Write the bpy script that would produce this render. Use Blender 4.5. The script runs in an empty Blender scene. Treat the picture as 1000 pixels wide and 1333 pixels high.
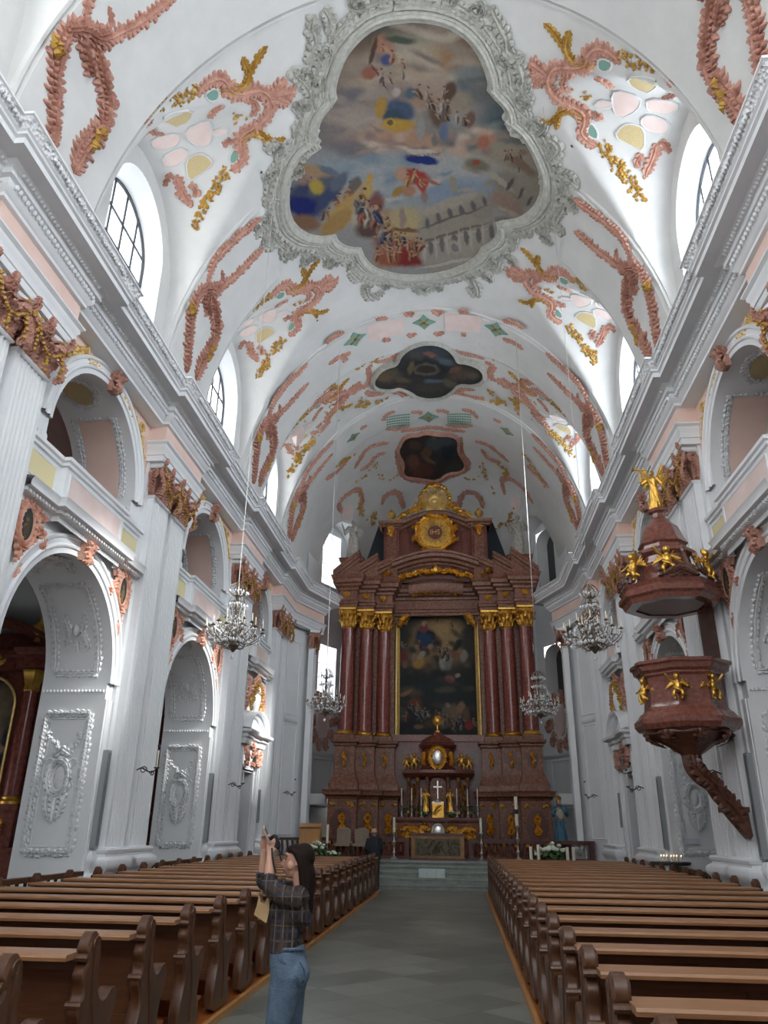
WINE = {-1: 120, 1: 300}; WINC = {-1: (1, .975, .94), 1: (.86, .93, 1)}; APSE = 22
import bpy, math, random
import numpy as np
from mathutils import Matrix, Vector
PI = math.pi
rnd = random.Random(7)
scn = bpy.context.scene
COL = scn.collection

# ------------------------------------------------------------------ camera
CAMP = np.array([0.73, 0.0, 1.65]); FPX = 984.0
_Y = np.array([100.1, -412.1, -FPX]); _Y /= np.linalg.norm(_Y)
_Z = np.array([-59.5, 2418.5, 0.0]); _Z = _Z - _Z.dot(_Y) * _Y; _Z /= np.linalg.norm(_Z)
_X = np.cross(_Y, _Z)
CM = np.array([_X, _Y, _Z])
cam = bpy.data.cameras.new('camera'); camo = bpy.data.objects.new('camera', cam); COL.objects.link(camo)
cam.sensor_fit = 'VERTICAL'; cam.sensor_height = 36.0; cam.lens = FPX / 1333 * 36.0
cam.clip_end = 200
mw = Matrix.Identity(4)
for i in range(3):
    for j in range(3): mw[i][j] = CM[i][j]
    mw[i][3] = CAMP[i]
camo.matrix_world = mw
scn.camera = camo

def ray(px, py): return CM @ np.array([px - 500.0, 666.5 - py, -FPX])
def on(px, py, ax, v):
    d = ray(px, py); return CAMP + (v - CAMP[ax]) / d[ax] * d
def proj(P):
    d = (np.asarray(P, float) - CAMP) @ CM
    return 500 + FPX * d[..., 0] / -d[..., 2], 666.5 - FPX * d[..., 1] / -d[..., 2]

# ------------------------------------------------------------------ materials
MATS = {}
def mat(name, col, rough=.6, metal=0., col2=None, nscale=4., ndetail=6., contrast=(.35, .65), bump=0., bscale=20., btype='noise', spec=.5, trans=0., coat=0., stretch=None):
    if name in MATS: return MATS[name]
    m = bpy.data.materials.new(name); m.use_nodes = True
    nt = m.node_tree; b = nt.nodes['Principled BSDF']
    b.inputs['Base Color'].default_value = (*col, 1); b.inputs['Roughness'].default_value = rough
    b.inputs['Metallic'].default_value = metal; b.inputs['Specular IOR Level'].default_value = spec
    if coat: b.inputs['Coat Weight'].default_value = coat; b.inputs['Coat Roughness'].default_value = .15
    if trans: b.inputs['Transmission Weight'].default_value = trans
    tc = nt.nodes.new('ShaderNodeTexCoord'); mp = nt.nodes.new('ShaderNodeMapping')
    nt.links.new(tc.outputs['Object'], mp.inputs[0])
    if stretch: mp.inputs['Scale'].default_value = stretch
    if col2:
        n = nt.nodes.new('ShaderNodeTexNoise'); n.inputs['Scale'].default_value = nscale; n.inputs['Detail'].default_value = ndetail
        n.inputs['Roughness'].default_value = .65
        r = nt.nodes.new('ShaderNodeValToRGB'); r.color_ramp.elements[0].position = contrast[0]; r.color_ramp.elements[1].position = contrast[1]
        r.color_ramp.elements[0].color = (*col, 1); r.color_ramp.elements[1].color = (*col2, 1)
        nt.links.new(mp.outputs[0], n.inputs['Vector']); nt.links.new(n.outputs['Fac'], r.inputs[0]); nt.links.new(r.outputs[0], b.inputs['Base Color'])
    if bump:
        if btype == 'noise':
            n = nt.nodes.new('ShaderNodeTexNoise'); n.inputs['Scale'].default_value = bscale; n.inputs['Detail'].default_value = 4; o = n.outputs['Fac']
        else:
            n = nt.nodes.new('ShaderNodeTexVoronoi'); n.inputs['Scale'].default_value = bscale; o = n.outputs['Distance']
        nt.links.new(mp.outputs[0], n.inputs['Vector'])
        bp = nt.nodes.new('ShaderNodeBump'); bp.inputs['Strength'].default_value = bump; bp.inputs['Distance'].default_value = .04
        nt.links.new(o, bp.inputs['Height']); nt.links.new(bp.outputs[0], b.inputs['Normal'])
    MATS[name] = m; return m

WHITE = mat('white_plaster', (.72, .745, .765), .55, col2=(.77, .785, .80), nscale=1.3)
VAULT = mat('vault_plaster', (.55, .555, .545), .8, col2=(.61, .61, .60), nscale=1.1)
CARVED = mat('carved_white_stucco', (.66, .68, .70), .6, col2=(.80, .81, .82), nscale=9, bump=1., bscale=17, btype='voronoi')
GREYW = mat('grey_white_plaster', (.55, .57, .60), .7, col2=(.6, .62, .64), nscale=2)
PINKW = mat('pink_wall_paint', (.72, .52, .45), .8, col2=(.76, .57, .50), nscale=2)
PALEPINK = mat('pale_pink_paint', (.66, .52, .48), .8, col2=(.72, .60, .57), nscale=2)
YELLOW = mat('pale_yellow_paint', (.70, .62, .36), .8)
OCHRE = mat('ochre_paint', (.46, .36, .18), .8, col2=(.55, .45, .25), nscale=40)
GREEN = mat('green_paint', (.16, .30, .25), .8)
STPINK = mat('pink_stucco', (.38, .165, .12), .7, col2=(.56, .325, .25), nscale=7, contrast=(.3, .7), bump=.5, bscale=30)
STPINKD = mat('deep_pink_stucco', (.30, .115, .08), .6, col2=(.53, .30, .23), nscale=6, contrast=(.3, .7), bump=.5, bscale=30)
STPINKLIT = mat('sunlit_pink_stucco', (.58, .27, .18), .65, col2=(.70, .42, .32), nscale=7, bump=.4, bscale=30)  # pink stucco with warm sunlight put into its colour, for the sunlit wall
STGOLD = mat('ochre_gold_stucco', (.30, .15, .022), .45, metal=.3, col2=(.50, .30, .06), nscale=8)
STGREY = mat('grey_stucco', (.33, .33, .295), .75, col2=(.45, .45, .405), nscale=8, bump=.6, bscale=26)
GOLD = mat('gilding', (.80, .48, .10), .32, metal=.9, col2=(.55, .30, .06), nscale=9)
GOLDP = mat('pale_gilding', (.75, .55, .22), .4, metal=.5, col2=(.62, .42, .14), nscale=9)
REDM = mat('red_marble', (.11, .026, .018), .3, col2=(.20, .065, .045), nscale=14, ndetail=10, coat=.12, spec=.3)
COLM = mat('column_red_marble', (.15, .034, .026), .2, col2=(.24, .07, .055), nscale=9, ndetail=10, coat=.3, spec=.4)
PINKM = mat('pink_grey_marble', (.12, .042, .023), .4, col2=(.25, .115, .072), nscale=12, ndetail=12, contrast=(.4, .62), coat=.08, spec=.3)
DARKM = mat('dark_brown_marble', (.07, .025, .02), .3, col2=(.13, .05, .04), nscale=10)
WOODT = mat('pew_oak_worn', (.26, .125, .055), .36, col2=(.36, .18, .085), nscale=3, stretch=(1.2, 14, 14))
WOODD = mat('pew_oak_dark', (.065, .026, .012), .36, col2=(.12, .05, .024), nscale=3, stretch=(12, 12, 1.5))
WOODB = mat('pew_back_wood', (.075, .028, .012), .38, col2=(.12, .048, .022), nscale=3, stretch=(1.2, 12, 12))
WOODF = mat('pew_floor_wood', (.30, .085, .02), .3, col2=(.40, .13, .035), nscale=3, stretch=(2, 14, 14))
WOODL = mat('lectern_wood', (.42, .20, .06), .4, col2=(.52, .27, .10), nscale=3, stretch=(8, 8, 1))
DARKW = mat('dark_carved_wood', (.045, .02, .015), .4, col2=(.08, .035, .025), nscale=5)
STEPS = mat('grey_sandstone', (.17, .195, .18), .5, col2=(.25, .275, .25), nscale=5)
SILVER = mat('silver_metal', (.62, .60, .58), .3, metal=.9)
IRON = mat('black_iron', (.03, .03, .035), .5)
WAX = mat('candle_wax', (.80, .76, .62), .5)
LEADM = mat('lead_came', (.04, .045, .05), .6)
LEAF = mat('green_leaves', (.03, .09, .025), .6, col2=(.06, .15, .04), nscale=20)
PETAL = mat('white_petals', (.72, .75, .58), .6, col2=(.82, .84, .76), nscale=20)
STATUE = mat('grey_white_statue', (.27, .255, .22), .6, col2=(.44, .42, .37), nscale=6)
SPK = mat('grey_loudspeaker', (.27, .29, .30), .5)
DARKROOM = mat('dark_timber_door', (.085, .09, .10), .6)
CRYSTAL = mat('crystal_glass', (.72, .74, .76), .08, metal=.0, spec=1., coat=1.)
BRONZE = mat('chandelier_bronze', (.16, .13, .10), .35, metal=.7)
SKIN = mat('skin', (.50, .27, .19), .55, col2=(.56, .32, .23), nscale=9)

def glass_mat():
    m = bpy.data.materials.new('window_glass'); m.use_nodes = True; nt = m.node_tree
    nt.nodes.remove(nt.nodes['Principled BSDF']); out = nt.nodes['Material Output']
    t = nt.nodes.new('ShaderNodeBsdfTransparent'); t.inputs[0].default_value = (.93, .96, 1, 1)
    g = nt.nodes.new('ShaderNodeBsdfTranslucent'); g.inputs[0].default_value = (.9, .95, 1, 1)
    mx = nt.nodes.new('ShaderNodeMixShader')
    n = nt.nodes.new('ShaderNodeTexNoise'); n.inputs['Scale'].default_value = 9; tc = nt.nodes.new('ShaderNodeTexCoord')
    nt.links.new(tc.outputs['Object'], n.inputs['Vector'])
    mr = nt.nodes.new('ShaderNodeMapRange'); mr.inputs[3].default_value = .2; mr.inputs[4].default_value = .55
    nt.links.new(n.outputs['Fac'], mr.inputs[0]); nt.links.new(mr.outputs[0], mx.inputs[0])
    nt.links.new(t.outputs[0], mx.inputs[1]); nt.links.new(g.outputs[0], mx.inputs[2]); nt.links.new(mx.outputs[0], out.inputs[0])
    return m
GLASS = glass_mat()

def vcol_mat(name, rough=.6):
    m = bpy.data.materials.new(name); m.use_nodes = True; nt = m.node_tree; b = nt.nodes['Principled BSDF']
    b.inputs['Roughness'].default_value = rough
    a = nt.nodes.new('ShaderNodeVertexColor'); a.layer_name = 'paint'; nt.links.new(a.outputs['Color'], b.inputs['Base Color']); b.inputs['Specular IOR Level'].default_value = .15; return m
PAINT = vcol_mat('fresco_paint', .8); OILPAINT = vcol_mat('oil_paint', .6)

def floor_mat():
    m = bpy.data.materials.new('slate_tiles'); m.use_nodes = True; nt = m.node_tree; b = nt.nodes['Principled BSDF']
    tc = nt.nodes.new('ShaderNodeTexCoord'); mp = nt.nodes.new('ShaderNodeMapping'); mp.inputs['Rotation'].default_value = (0, 0, PI / 4)
    mp.inputs['Scale'].default_value = (1, 1, 1)
    br = nt.nodes.new('ShaderNodeTexBrick'); br.inputs['Scale'].default_value = 1.0; br.offset = 0
    br.inputs['Brick Width'].default_value = .62; br.inputs['Row Height'].default_value = .62; br.inputs['Mortar Size'].default_value = .004
    br.inputs['Color1'].default_value = (.120, .134, .120, 1); br.inputs['Color2'].default_value = (.22, .235, .21, 1); br.inputs['Mortar'].default_value = (.06, .065, .06, 1)
    n = nt.nodes.new('ShaderNodeTexNoise'); n.inputs['Scale'].default_value = 3; n.inputs['Detail'].default_value = 8
    mx = nt.nodes.new('ShaderNodeMix'); mx.data_type = 'RGBA'; mx.blend_type = 'MULTIPLY'; mx.inputs[0].default_value = .5
    rp = nt.nodes.new('ShaderNodeValToRGB'); rp.color_ramp.elements[0].color = (.6, .6, .6, 1); rp.color_ramp.elements[1].color = (1.3, 1.3, 1.3, 1)
    nt.links.new(tc.outputs['Object'], mp.inputs[0]); nt.links.new(mp.outputs[0], br.inputs['Vector']); nt.links.new(tc.outputs['Object'], n.inputs['Vector'])
    nt.links.new(n.outputs['Fac'], rp.inputs[0]); nt.links.new(br.outputs['Color'], mx.inputs[6]); nt.links.new(rp.outputs[0], mx.inputs[7])
    nt.links.new(mx.outputs[2], b.inputs['Base Color']); b.inputs['Roughness'].default_value = .34
    bp = nt.nodes.new('ShaderNodeBump'); bp.inputs['Strength'].default_value = .15; bp.inputs['Distance'].default_value = .02
    nt.links.new(n.outputs['Fac'], bp.inputs['Height']); nt.links.new(bp.outputs[0], b.inputs['Normal'])
    return m
FLOORM = floor_mat()

# ------------------------------------------------------------------ mesh builder
class MB:
    def __init__(s, tf=None): s.v = []; s.f = []; s.n = 0; s.tf = tf
    def add(s, V, F):
        V = np.asarray(V, float)
        if s.tf is not None: V = s.tf(V)
        s.v.append(V); s.f += [tuple(i + s.n for i in f) for f in F]; s.n += len(V); return s
    def box(s, a, b):
        x0, y0, z0 = a; x1, y1, z1 = b
        return s.add([(x0,y0,z0),(x1,y0,z0),(x1,y1,z0),(x0,y1,z0),(x0,y0,z1),(x1,y0,z1),(x1,y1,z1),(x0,y1,z1)],
                     [(0,3,2,1),(4,5,6,7),(0,1,5,4),(1,2,6,5),(2,3,7,6),(3,0,4,7)])
    def prism(s, poly, ax, a, b):
        n = len(poly); V = []
        for t in (a, b):
            for p in poly: q = list(p); q.insert(ax, t); V.append(q)
        F = [tuple(range(n))[::-1], tuple(range(n, 2*n))] + [(i, (i+1) % n, n+(i+1) % n, n+i) for i in range(n)]
        return s.add(V, F)
    def grid(s, G, closeu=False, closev=False):
        G = np.asarray(G, float); n, m = G.shape[:2]; F = []
        for i in range(n if closeu else n-1):
            for j in range(m if closev else m-1):
                i2 = (i+1) % n; j2 = (j+1) % m
                F.append((i*m+j, i*m+j2, i2*m+j2, i2*m+j))
        return s.add(G.reshape(-1, 3), F)
    def tube(s, P, r, n=8, cap=True, flat=None):
        P = np.asarray(P, float); k = len(P)
        r = np.broadcast_to(np.asarray(r, float), (k,)) if np.ndim(r) < 2 else np.asarray(r, float)
        T = np.gradient(P, axis=0); T /= np.linalg.norm(T, axis=1)[:, None] + 1e-9
        up = np.array([0, 0, 1.]) if flat is None else np.asarray(flat, float)
        if flat is None and abs(T[0].dot(up)) > .9: up = np.array([0, 1., 0])
        G = []; B = np.cross(T[0], up); B /= np.linalg.norm(B) + 1e-9
        for i in range(k):
            B = B - B.dot(T[i]) * T[i]; B /= np.linalg.norm(B) + 1e-9; N = np.cross(B, T[i])
            ra, rb = (r[i], r[i]) if r.ndim < 2 else r[i]
            G.append([P[i] + math.cos(a) * B * ra + math.sin(a) * N * rb for a in np.linspace(0, 2*PI, n, endpoint=False)])
        s.grid(G, closev=True)
        if cap:
            b = s.n - k*n; s.f.append(tuple(b+i for i in range(n))[::-1]); s.f.append(tuple(b+(k-1)*n+i for i in range(n)))
        return s
    def lathe(s, prof, c=(0, 0, 0), n=16, a0=0, a1=2*PI, sx=1., sy=1., mod=None):
        full = abs(a1 - a0 - 2*PI) < 1e-6
        A = np.linspace(a0, a1, n, endpoint=not full); G = []
        for r, z in prof:
            G.append([(c[0] + sx*r*math.cos(a)*(1 if mod is None else mod(a, z)), c[1] + sy*r*math.sin(a)*(1 if mod is None else mod(a, z)), c[2] + z) for a in A])
        s.grid(G, closev=full)
        if full:
            b = s.n - len(prof)*n
            if prof[0][0] > 1e-4: s.f.append(tuple(b+i for i in range(n))[::-1])
            if prof[-1][0] > 1e-4: s.f.append(tuple(b+(len(prof)-1)*n+i for i in range(n)))
        return s
    def ell(s, c, r, n=10, m=7, rot=None):
        r = (r, r, r) if np.ndim(r) == 0 else r; G = []
        for j in range(m+1):
            t = PI*j/m; G.append([(r[0]*math.sin(t)*math.cos(a), r[1]*math.sin(t)*math.sin(a), r[2]*math.cos(t)) for a in np.linspace(0, 2*PI, n, endpoint=False)])
        G = np.array(G)
        if rot is not None: G = G @ np.array(rot).T
        return s.grid(G + np.array(c), closev=True)
    def ribbon(s, P, nf, w, h, tooth=.12, taper=.5, seed=0):
        """leafy carved band lying on a surface whose inward normal is nf(point)"""
        P = resample(P, tooth / 6); k = len(P)
        if k < 4: return s
        T = np.gradient(P, axis=0); T /= np.linalg.norm(T, axis=1)[:, None] + 1e-9
        G = []; R = random.Random(seed); wl = wr = 1.
        for i in range(k):
            N = nf(P[i]); B = np.cross(N, T[i]); B /= np.linalg.norm(B) + 1e-9
            u = i / (k - 1); e = min(1, (4*u*(1-u))**taper + .12)
            if i % 6 == 0: wl = .75 + .55*R.random()
            if i % 6 == 3: wr = .75 + .55*R.random()
            fa = (i % 6)/6; fb = ((i+3) % 6)/6
            la = .52 + .58*math.sin(PI*fa)**.6; lb = .52 + .58*math.sin(PI*fb)**.6
            a = w*e*la*wl; b = w*e*lb*wr; hh = h*e; sw = tooth*.35
            ra = .55+.6*math.sin(PI*fa); rb = .55+.6*math.sin(PI*fb)
            G.append([P[i] - B*a - T[i]*sw*la + N*hh*.05, P[i] - B*a*.72 - T[i]*sw*.5*la + N*hh*.9*ra, P[i] - B*a*.2 + N*hh*.45, P[i] + N*hh*1.05, P[i] + B*b*.2 + N*hh*.45, P[i] + B*b*.72 - T[i]*sw*.5*lb + N*hh*.9*rb, P[i] + B*b - T[i]*sw*lb + N*hh*.05])
        return s.grid(G)
    def leaves(s, P, nf, n, size, spread, h=.03, seed=1):
        P = resample(P, .05); R = random.Random(seed)
        for _ in range(n):
            p = P[R.randrange(len(P))]; N = nf(p); a = np.cross(N, [0, 0, 1.] if abs(N[2]) < .9 else [1., 0, 0]); a /= np.linalg.norm(a); b = np.cross(N, a)
            th = R.random()*2*PI; d = math.cos(th)*a + math.sin(th)*b; e = np.cross(N, d)
            c = p + (R.uniform(-1, 1)*a + R.uniform(-1, 1)*b)*spread; L = size*R.uniform(.6, 1.3); W = L*.32
            s.add([c - d*L*.5 + N*h*.3, c + e*W + N*h, c + d*L*.5 + N*h*.6, c - e*W + N*h, c + N*h*2.2], [(0,1,4),(1,2,4),(2,3,4),(3,0,4)])
        return s
    def flatpoly(s, P, nf, h):
        P = np.asarray(P, float); c = P.mean(0); n = len(P)
        N = [nf(p) for p in P]; V = [p + q*h for p, q in zip(P, N)] + [c + nf(c)*h*1.2] + [p for p in P]
        return s.add(V, [(i, (i+1) % n, n) for i in range(n)] + [(i, (i+1) % n, n+1+(i+1) % n, n+1+i) for i in range(n)])
    def build(s, name, m, parent=None, ang=38, col=None):
        if s.n == 0: return None
        me = bpy.data.meshes.new(name)
        V = np.concatenate(s.v) if s.v else np.zeros((0, 3))
        me.from_pydata(V.tolist(), [], s.f); me.materials.append(m)
        if s.f:
            me.polygons.foreach_set('use_smooth', [True]*len(me.polygons))
            me.validate(); me.update()
            me.set_sharp_from_angle(angle=math.radians(ang))
        if col is not None:
            ca = me.color_attributes.new('paint', 'FLOAT_COLOR', 'POINT')
            ca.data.foreach_set('color', np.concatenate([col, np.ones((len(col), 1))], 1).ravel())
        o = bpy.data.objects.new(name, me); COL.objects.link(o)
        if parent is not None: o.parent = parent
        return o

def build_bays(mb, name, m, parent, levels=True):
    """one object per arcade bay and storey out of a wall-long ornament mesh"""
    V = np.concatenate(mb.v); cuts = [8.22, 14.33, 20.35]; groups = {}
    par = list(range(len(V)))
    def find(a):
        while par[a] != a: par[a] = par[par[a]]; a = par[a]
        return a
    for f in mb.f:
        r = find(f[0])
        for i in f[1:]: par[find(i)] = r
    root = np.array([find(i) for i in range(len(V))]); k = len(V); cnt = np.bincount(root, minlength=k); c = np.stack([np.bincount(root, V[:, i], minlength=k)/np.maximum(cnt, 1) for i in range(3)], 1)
    for f in mb.f:
        y, z = c[root[f[0]]][1:]; groups.setdefault((sum(y > q for q in cuts), levels and z > 6.1), []).append(f)
    for key in sorted(groups):
        ids = sorted({i for f in groups[key] for i in f}); mp = {a: b for b, a in enumerate(ids)}
        q = MB(); q.add(V[ids], [tuple(mp[i] for i in f) for f in groups[key]]); q.build(name, m, parent)
def smooth(P, it=2):
    P = np.asarray(P, float)
    for _ in range(it):
        Q = [P[0]]
        for a, b in zip(P[:-1], P[1:]): Q += [.75*a + .25*b, .25*a + .75*b]
        Q.append(P[-1]); P = np.array(Q)
    return P
def smoothc(P, it=2):
    P = np.asarray(P, float)
    for _ in range(it):
        R = np.roll(P, -1, 0); P = np.stack([.75*P + .25*R, .25*P + .75*R], 1).reshape(-1, P.shape[1])
    return P
def resample(P, step):
    P = np.asarray(P, float); d = np.r_[0, np.cumsum(np.linalg.norm(np.diff(P, axis=0), axis=1))]
    n = max(3, int(d[-1] / step)); t = np.linspace(0, d[-1], n)
    return np.stack([np.interp(t, d, P[:, i]) for i in range(P.shape[1])], 1)
def spiral(c, r, turns, a0, ex, ey, n=20, shrink=.2):
    c = np.array(c, float); ex = np.array(ex, float); ey = np.array(ey, float)
    return np.array([c + r*(1-(1-shrink)*t)*(math.cos(a0 + turns*2*PI*t)*ex + math.sin(a0 + turns*2*PI*t)*ey) for t in np.linspace(0, 1, n)])
def const(v):
    v = np.array(v, float); v /= np.linalg.norm(v)
    return lambda p: v

def moulding(mb, path, prof, side=1, closed=False):
    """sweep prof [(offset, z)] along the plan path [(x, y)] with mitred corners; offset goes to the side"""
    P = np.asarray(path, float); n = len(P); D = []
    for i in range(n):
        a = P[i] - P[i-1] if (i > 0 or closed) else P[1] - P[0]
        b = P[(i+1) % n] - P[i] if (i < n-1 or closed) else P[-1] - P[-2]
        a = a/np.linalg.norm(a); b = b/np.linalg.norm(b)
        na = np.array([-a[1], a[0]]); nb = np.array([-b[1], b[0]]); m = na + nb; m = m/(np.linalg.norm(m) + 1e-9); c = max(.3, m.dot(na)); D.append(side*m/c)
    G = [[(p[0] + d[0]*o, p[1] + d[1]*o, z) for o, z in prof] for p, d in zip(P, D)]
    return mb.grid(G, closeu=closed)

def empty(name, loc=(0, 0, 0), label=None, cat=None, group=None, parent=None):
    o = bpy.data.objects.new(name, None); COL.objects.link(o); o.location = loc; o.empty_display_size = .2
    if parent is not None: o.parent = parent
    if label: o['label'] = label; o['category'] = cat; o['kind'] = 'thing'
    if group: o['group'] = group
    return o
def tag(o, label, cat, group=None):
    o['label'] = label; o['category'] = cat; o['kind'] = 'thing'
    if group: o['group'] = group
    return o
def struct(o, label=None):
    o['kind'] = 'structure'
    if label: o['label'] = label
    return o
def copy_tree(root, loc, label=None, group=None, rot=None, scale=None):
    r = root.copy(); COL.objects.link(r); r.location = loc
    if rot is not None: r.rotation_euler = (0, 0, rot)
    if scale is not None: r.scale = scale
    if label: r['label'] = label
    if group: r['group'] = group
    def rec(a, b):
        for ch in kids.get(a.name, []):
            c = ch.copy(); COL.objects.link(c); c.parent = b; rec(ch, c)
    kids = {}
    st = [root]
    while st:
        a = st.pop(); kids[a.name] = list(a.children); st += kids[a.name]
    rec(root, r)
    return r
def remesh(o, vox, sm=2):
    m = o.modifiers.new('r', 'REMESH'); m.mode = 'VOXEL'; m.voxel_size = vox; m.use_smooth_shade = True
    if sm: k = o.modifiers.new('s', 'SMOOTH'); k.iterations = sm; k.factor = .5
    dg = bpy.context.evaluated_depsgraph_get(); me = bpy.data.meshes.new_from_object(o.evaluated_get(dg))
    o.modifiers.clear(); old = o.data; mt = old.materials[0]; o.data = me; bpy.data.meshes.remove(old)
    me.materials.clear(); me.materials.append(mt); me.polygons.foreach_set('use_smooth', [True]*len(me.polygons))
    return o
# value noise for painted surfaces
def vnoise(x, y, seed=0):
    xi = np.floor(x).astype(int); yi = np.floor(y).astype(int); fx = x - xi; fy = y - yi
    def h(a, b): 
        k = np.sin(a*127.1 + b*311.7 + seed*74.7)*43758.5453; return k - np.floor(k)
    fx = fx*fx*(3-2*fx); fy = fy*fy*(3-2*fy)
    return (h(xi, yi)*(1-fx) + h(xi+1, yi)*fx)*(1-fy) + (h(xi, yi+1)*(1-fx) + h(xi+1, yi+1)*fx)*fy
def fbm(x, y, seed=0, o=4):
    s = 0; a = .5
    for i in range(o): s = s + a*vnoise(x*2**i, y*2**i, seed+i*17); a *= .5
    return s
def paint(px, py, base, blobs, scale=1., wob=1., grain=.18, seed=0):
    """colour at picture points from a list of soft brush dabs (x, y, rx, ry, angle, colour, softness)"""
    dx = (fbm(px*.09*scale, py*.09*scale, seed) - .47)*22*wob/scale; dy = (fbm(px*.09*scale+31, py*.09*scale+17, seed+5) - .47)*22*wob/scale
    fx = px + dx; fy = py + dy
    c = np.tile(np.array(base, float), (len(px), 1))
    for b in blobs:
        x, y, rx, ry, an, col, sf = b
        u = (fx-x)*math.cos(an) + (fy-y)*math.sin(an); v = -(fx-x)*math.sin(an) + (fy-y)*math.cos(an)
        d = np.sqrt((u/rx)**2 + (v/ry)**2); a = np.clip((1 + sf - d)/(2*sf + 1e-3), 0, 1); a = (a*a*(3-2*a))[:, None]
        c = c*(1-a) + np.array(col)*a
    g = (fbm(px*.25*scale, py*.25*scale, seed+3) - .47)[:, None]; g2 = (fbm(px*.8*scale, py*.8*scale, seed+9) - .47)[:, None]
    return np.clip(c*.62*(1 + grain*3*g + grain*2*g2), 0.004, 1)
# ------------------------------------------------------------------ layout
XW = 5.45
BAYS = [(5.25, 1.8, 1.6), (11.27, 1.75, 1.58), (17.3, 1.7, 1.5)]      # centre, lower arch half width, upper arch half width
PAIRS = [8.22, 14.33, 20.35, 25.25]
WIN = [(5.25, 1.7, 1.2), (11.3, 1.72, 1.22), (17.3, 1.7, 1.2), (22.8, 1.3, .95)]
NAMES = {1: 'pulpit side', -1: "woman's side"}
def V2(x, y):
    x = np.asarray(x, float); y = np.asarray(y, float)
    yy = np.maximum(0, y - 28.6)/5.4
    z = 10 + 6.6*np.sqrt(np.maximum(0, 1 - (x/5.4)**2 - yy**2))
    for yc, hw, _ in WIN:
        t = (y - yc)/hw; L = 12.4 + 1.95*(hw/1.7)*np.sqrt(np.maximum(0, 1 - t*t)) + .45*(5.4 - np.abs(x))
        L = np.where(np.abs(t) < 1, L, 0); L = np.where(np.abs(x) > 2.6, L, 0); z = np.maximum(z, L)
    ang = np.arctan2(np.abs(x)/5.15, np.maximum(1e-6, (y - 28.6)/5.3)); rr = np.hypot(x/5.15, (y-28.6)/5.3); t = (ang - 1.12)/.2
    L = 13.1 + .9*np.sqrt(np.maximum(0, 1 - t*t)); z = np.where((y > 28.6) & (np.abs(t) < 1) & (rr > .7), np.maximum(z, L), z)
    return z
def vnorm(p):
    e = .02
    x = min(5.3, max(-5.3, p[0])); y = p[1]
    gx = (V2(x+e, y) - V2(x-e, y))/(2*e); gy = (V2(x, y+e) - V2(x, y-e))/(2*e)
    gx = max(-6, min(6, float(gx))); gy = max(-1.5, min(1.5, float(gy)))
    n = np.array([gx, gy, -1.]); return n/np.linalg.norm(n)
def hit(px, py):
    d = ray(px, py); d = d/np.linalg.norm(d); t = 3.0
    ts = np.arange(3, 60, .02); P = CAMP + ts[:, None]*d
    bad = (np.abs(P[:, 0]) > 5.38) | (P[:, 2] > V2(P[:, 0], P[:, 1]))
    i = int(np.argmax(bad)); return P[max(0, i-1)]
def hits(L): return np.array([hit(*p) for p in L])

# ------------------------------------------------------------------ vault
ys = sorted(set(np.round(np.r_[np.arange(-2, 34.01, .1)], 3)) | {round(yc+k*hw+e, 4) for yc, hw, _ in WIN for k in (-1, 1) for e in (-.002, .002)})
ys = np.array([y for y in ys if y >= -2.0])
th = np.concatenate([np.linspace(-PI/2, PI/2, 121)]); xs = 5.4*np.sin(th)
X, Yg = np.meshgrid(xs, ys, indexing='ij')
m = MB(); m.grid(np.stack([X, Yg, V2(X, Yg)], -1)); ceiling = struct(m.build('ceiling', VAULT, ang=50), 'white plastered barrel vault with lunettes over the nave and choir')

def band(y0, y1, xcut=None, h=.09):
    """transverse rib of the vault: flat band with a double moulded edge"""
    m = MB()
    segs = [(-5.36, 5.36)] if xcut is None else [(-5.36, -xcut), (xcut, 5.36)]
    for a, b in segs:
        t = np.linspace(math.asin(a/5.4), math.asin(b/5.4), 90); G = []
        for q in t:
            fd = 1. if xcut is None else max(0., min(1., (abs(5.4*math.sin(q)) - xcut - .1)/.9))
            x = 5.4*math.sin(q); z = 10 + 6.6*math.cos(q); n = np.array([-math.sin(q)/5.4, 0, -math.cos(q)/6.6]); n /= np.linalg.norm(n)
            row = []
            for dy, dh in [(0, -.02), (.02, .05), (.07, .06), (.09, .02), (.12, .02), (.15, h), ((y1-y0)/2, h)]:
                row.append((dy, dh))
            row = row + [((y1-y0)-dy, dh) for dy, dh in row[::-1][1:]]
            row = [(dy, -.03 + (dh+.03)*fd) for dy, dh in row]; G.append([(x + n[0]*dh, y0 + dy, z + n[2]*dh) for dy, dh in row])
        m.grid(G)
    return m
for i, pc in enumerate(PAIRS):
    w = (1.28, 1.28, 1.08, .98)[i]
    b = band(pc - w, pc + w, 3.2 if i == 1 else None).build('rib_band', VAULT, ceiling)

# ------------------------------------------------------------------ walls
def arch_z(t, hw, spring, rise): 
    q = 1 - (t/hw)**2
    return np.where(np.abs(t) <= hw + 1e-6, spring + rise*np.sqrt(np.maximum(0, q)), -1)
def wall_cols(mb, tf, samples, ivals, o=0.):
    """wall as vertical strips: ivals(y) -> list of (z0, z1), same count in every strip pair that matches"""
    for a, b in zip(samples[:-1], samples[1:]):
        m_ = (a+b)/2; e = min(.0005, (b-a)/4)
        A = ivals(a+e); B = ivals(b-e)
        if len(A) != len(B): A = B = ivals(m_)
        for (p, q), (r, s_) in zip(A, B):
            mb.add(np.array([(a, o, p), (b, o, r), (b, o, s_), (a, o, q)]), [(0, 1, 2, 3)])
def samples_for(edges, y0, y1, step=.12):
    s = set(np.round(np.arange(y0, y1, .5), 4)) | {y0, y1}
    for yc, hw in edges:
        s |= set(np.round(yc + hw*np.sin(np.linspace(-PI/2, PI/2, 33)), 5))
    return sorted(s)
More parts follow.
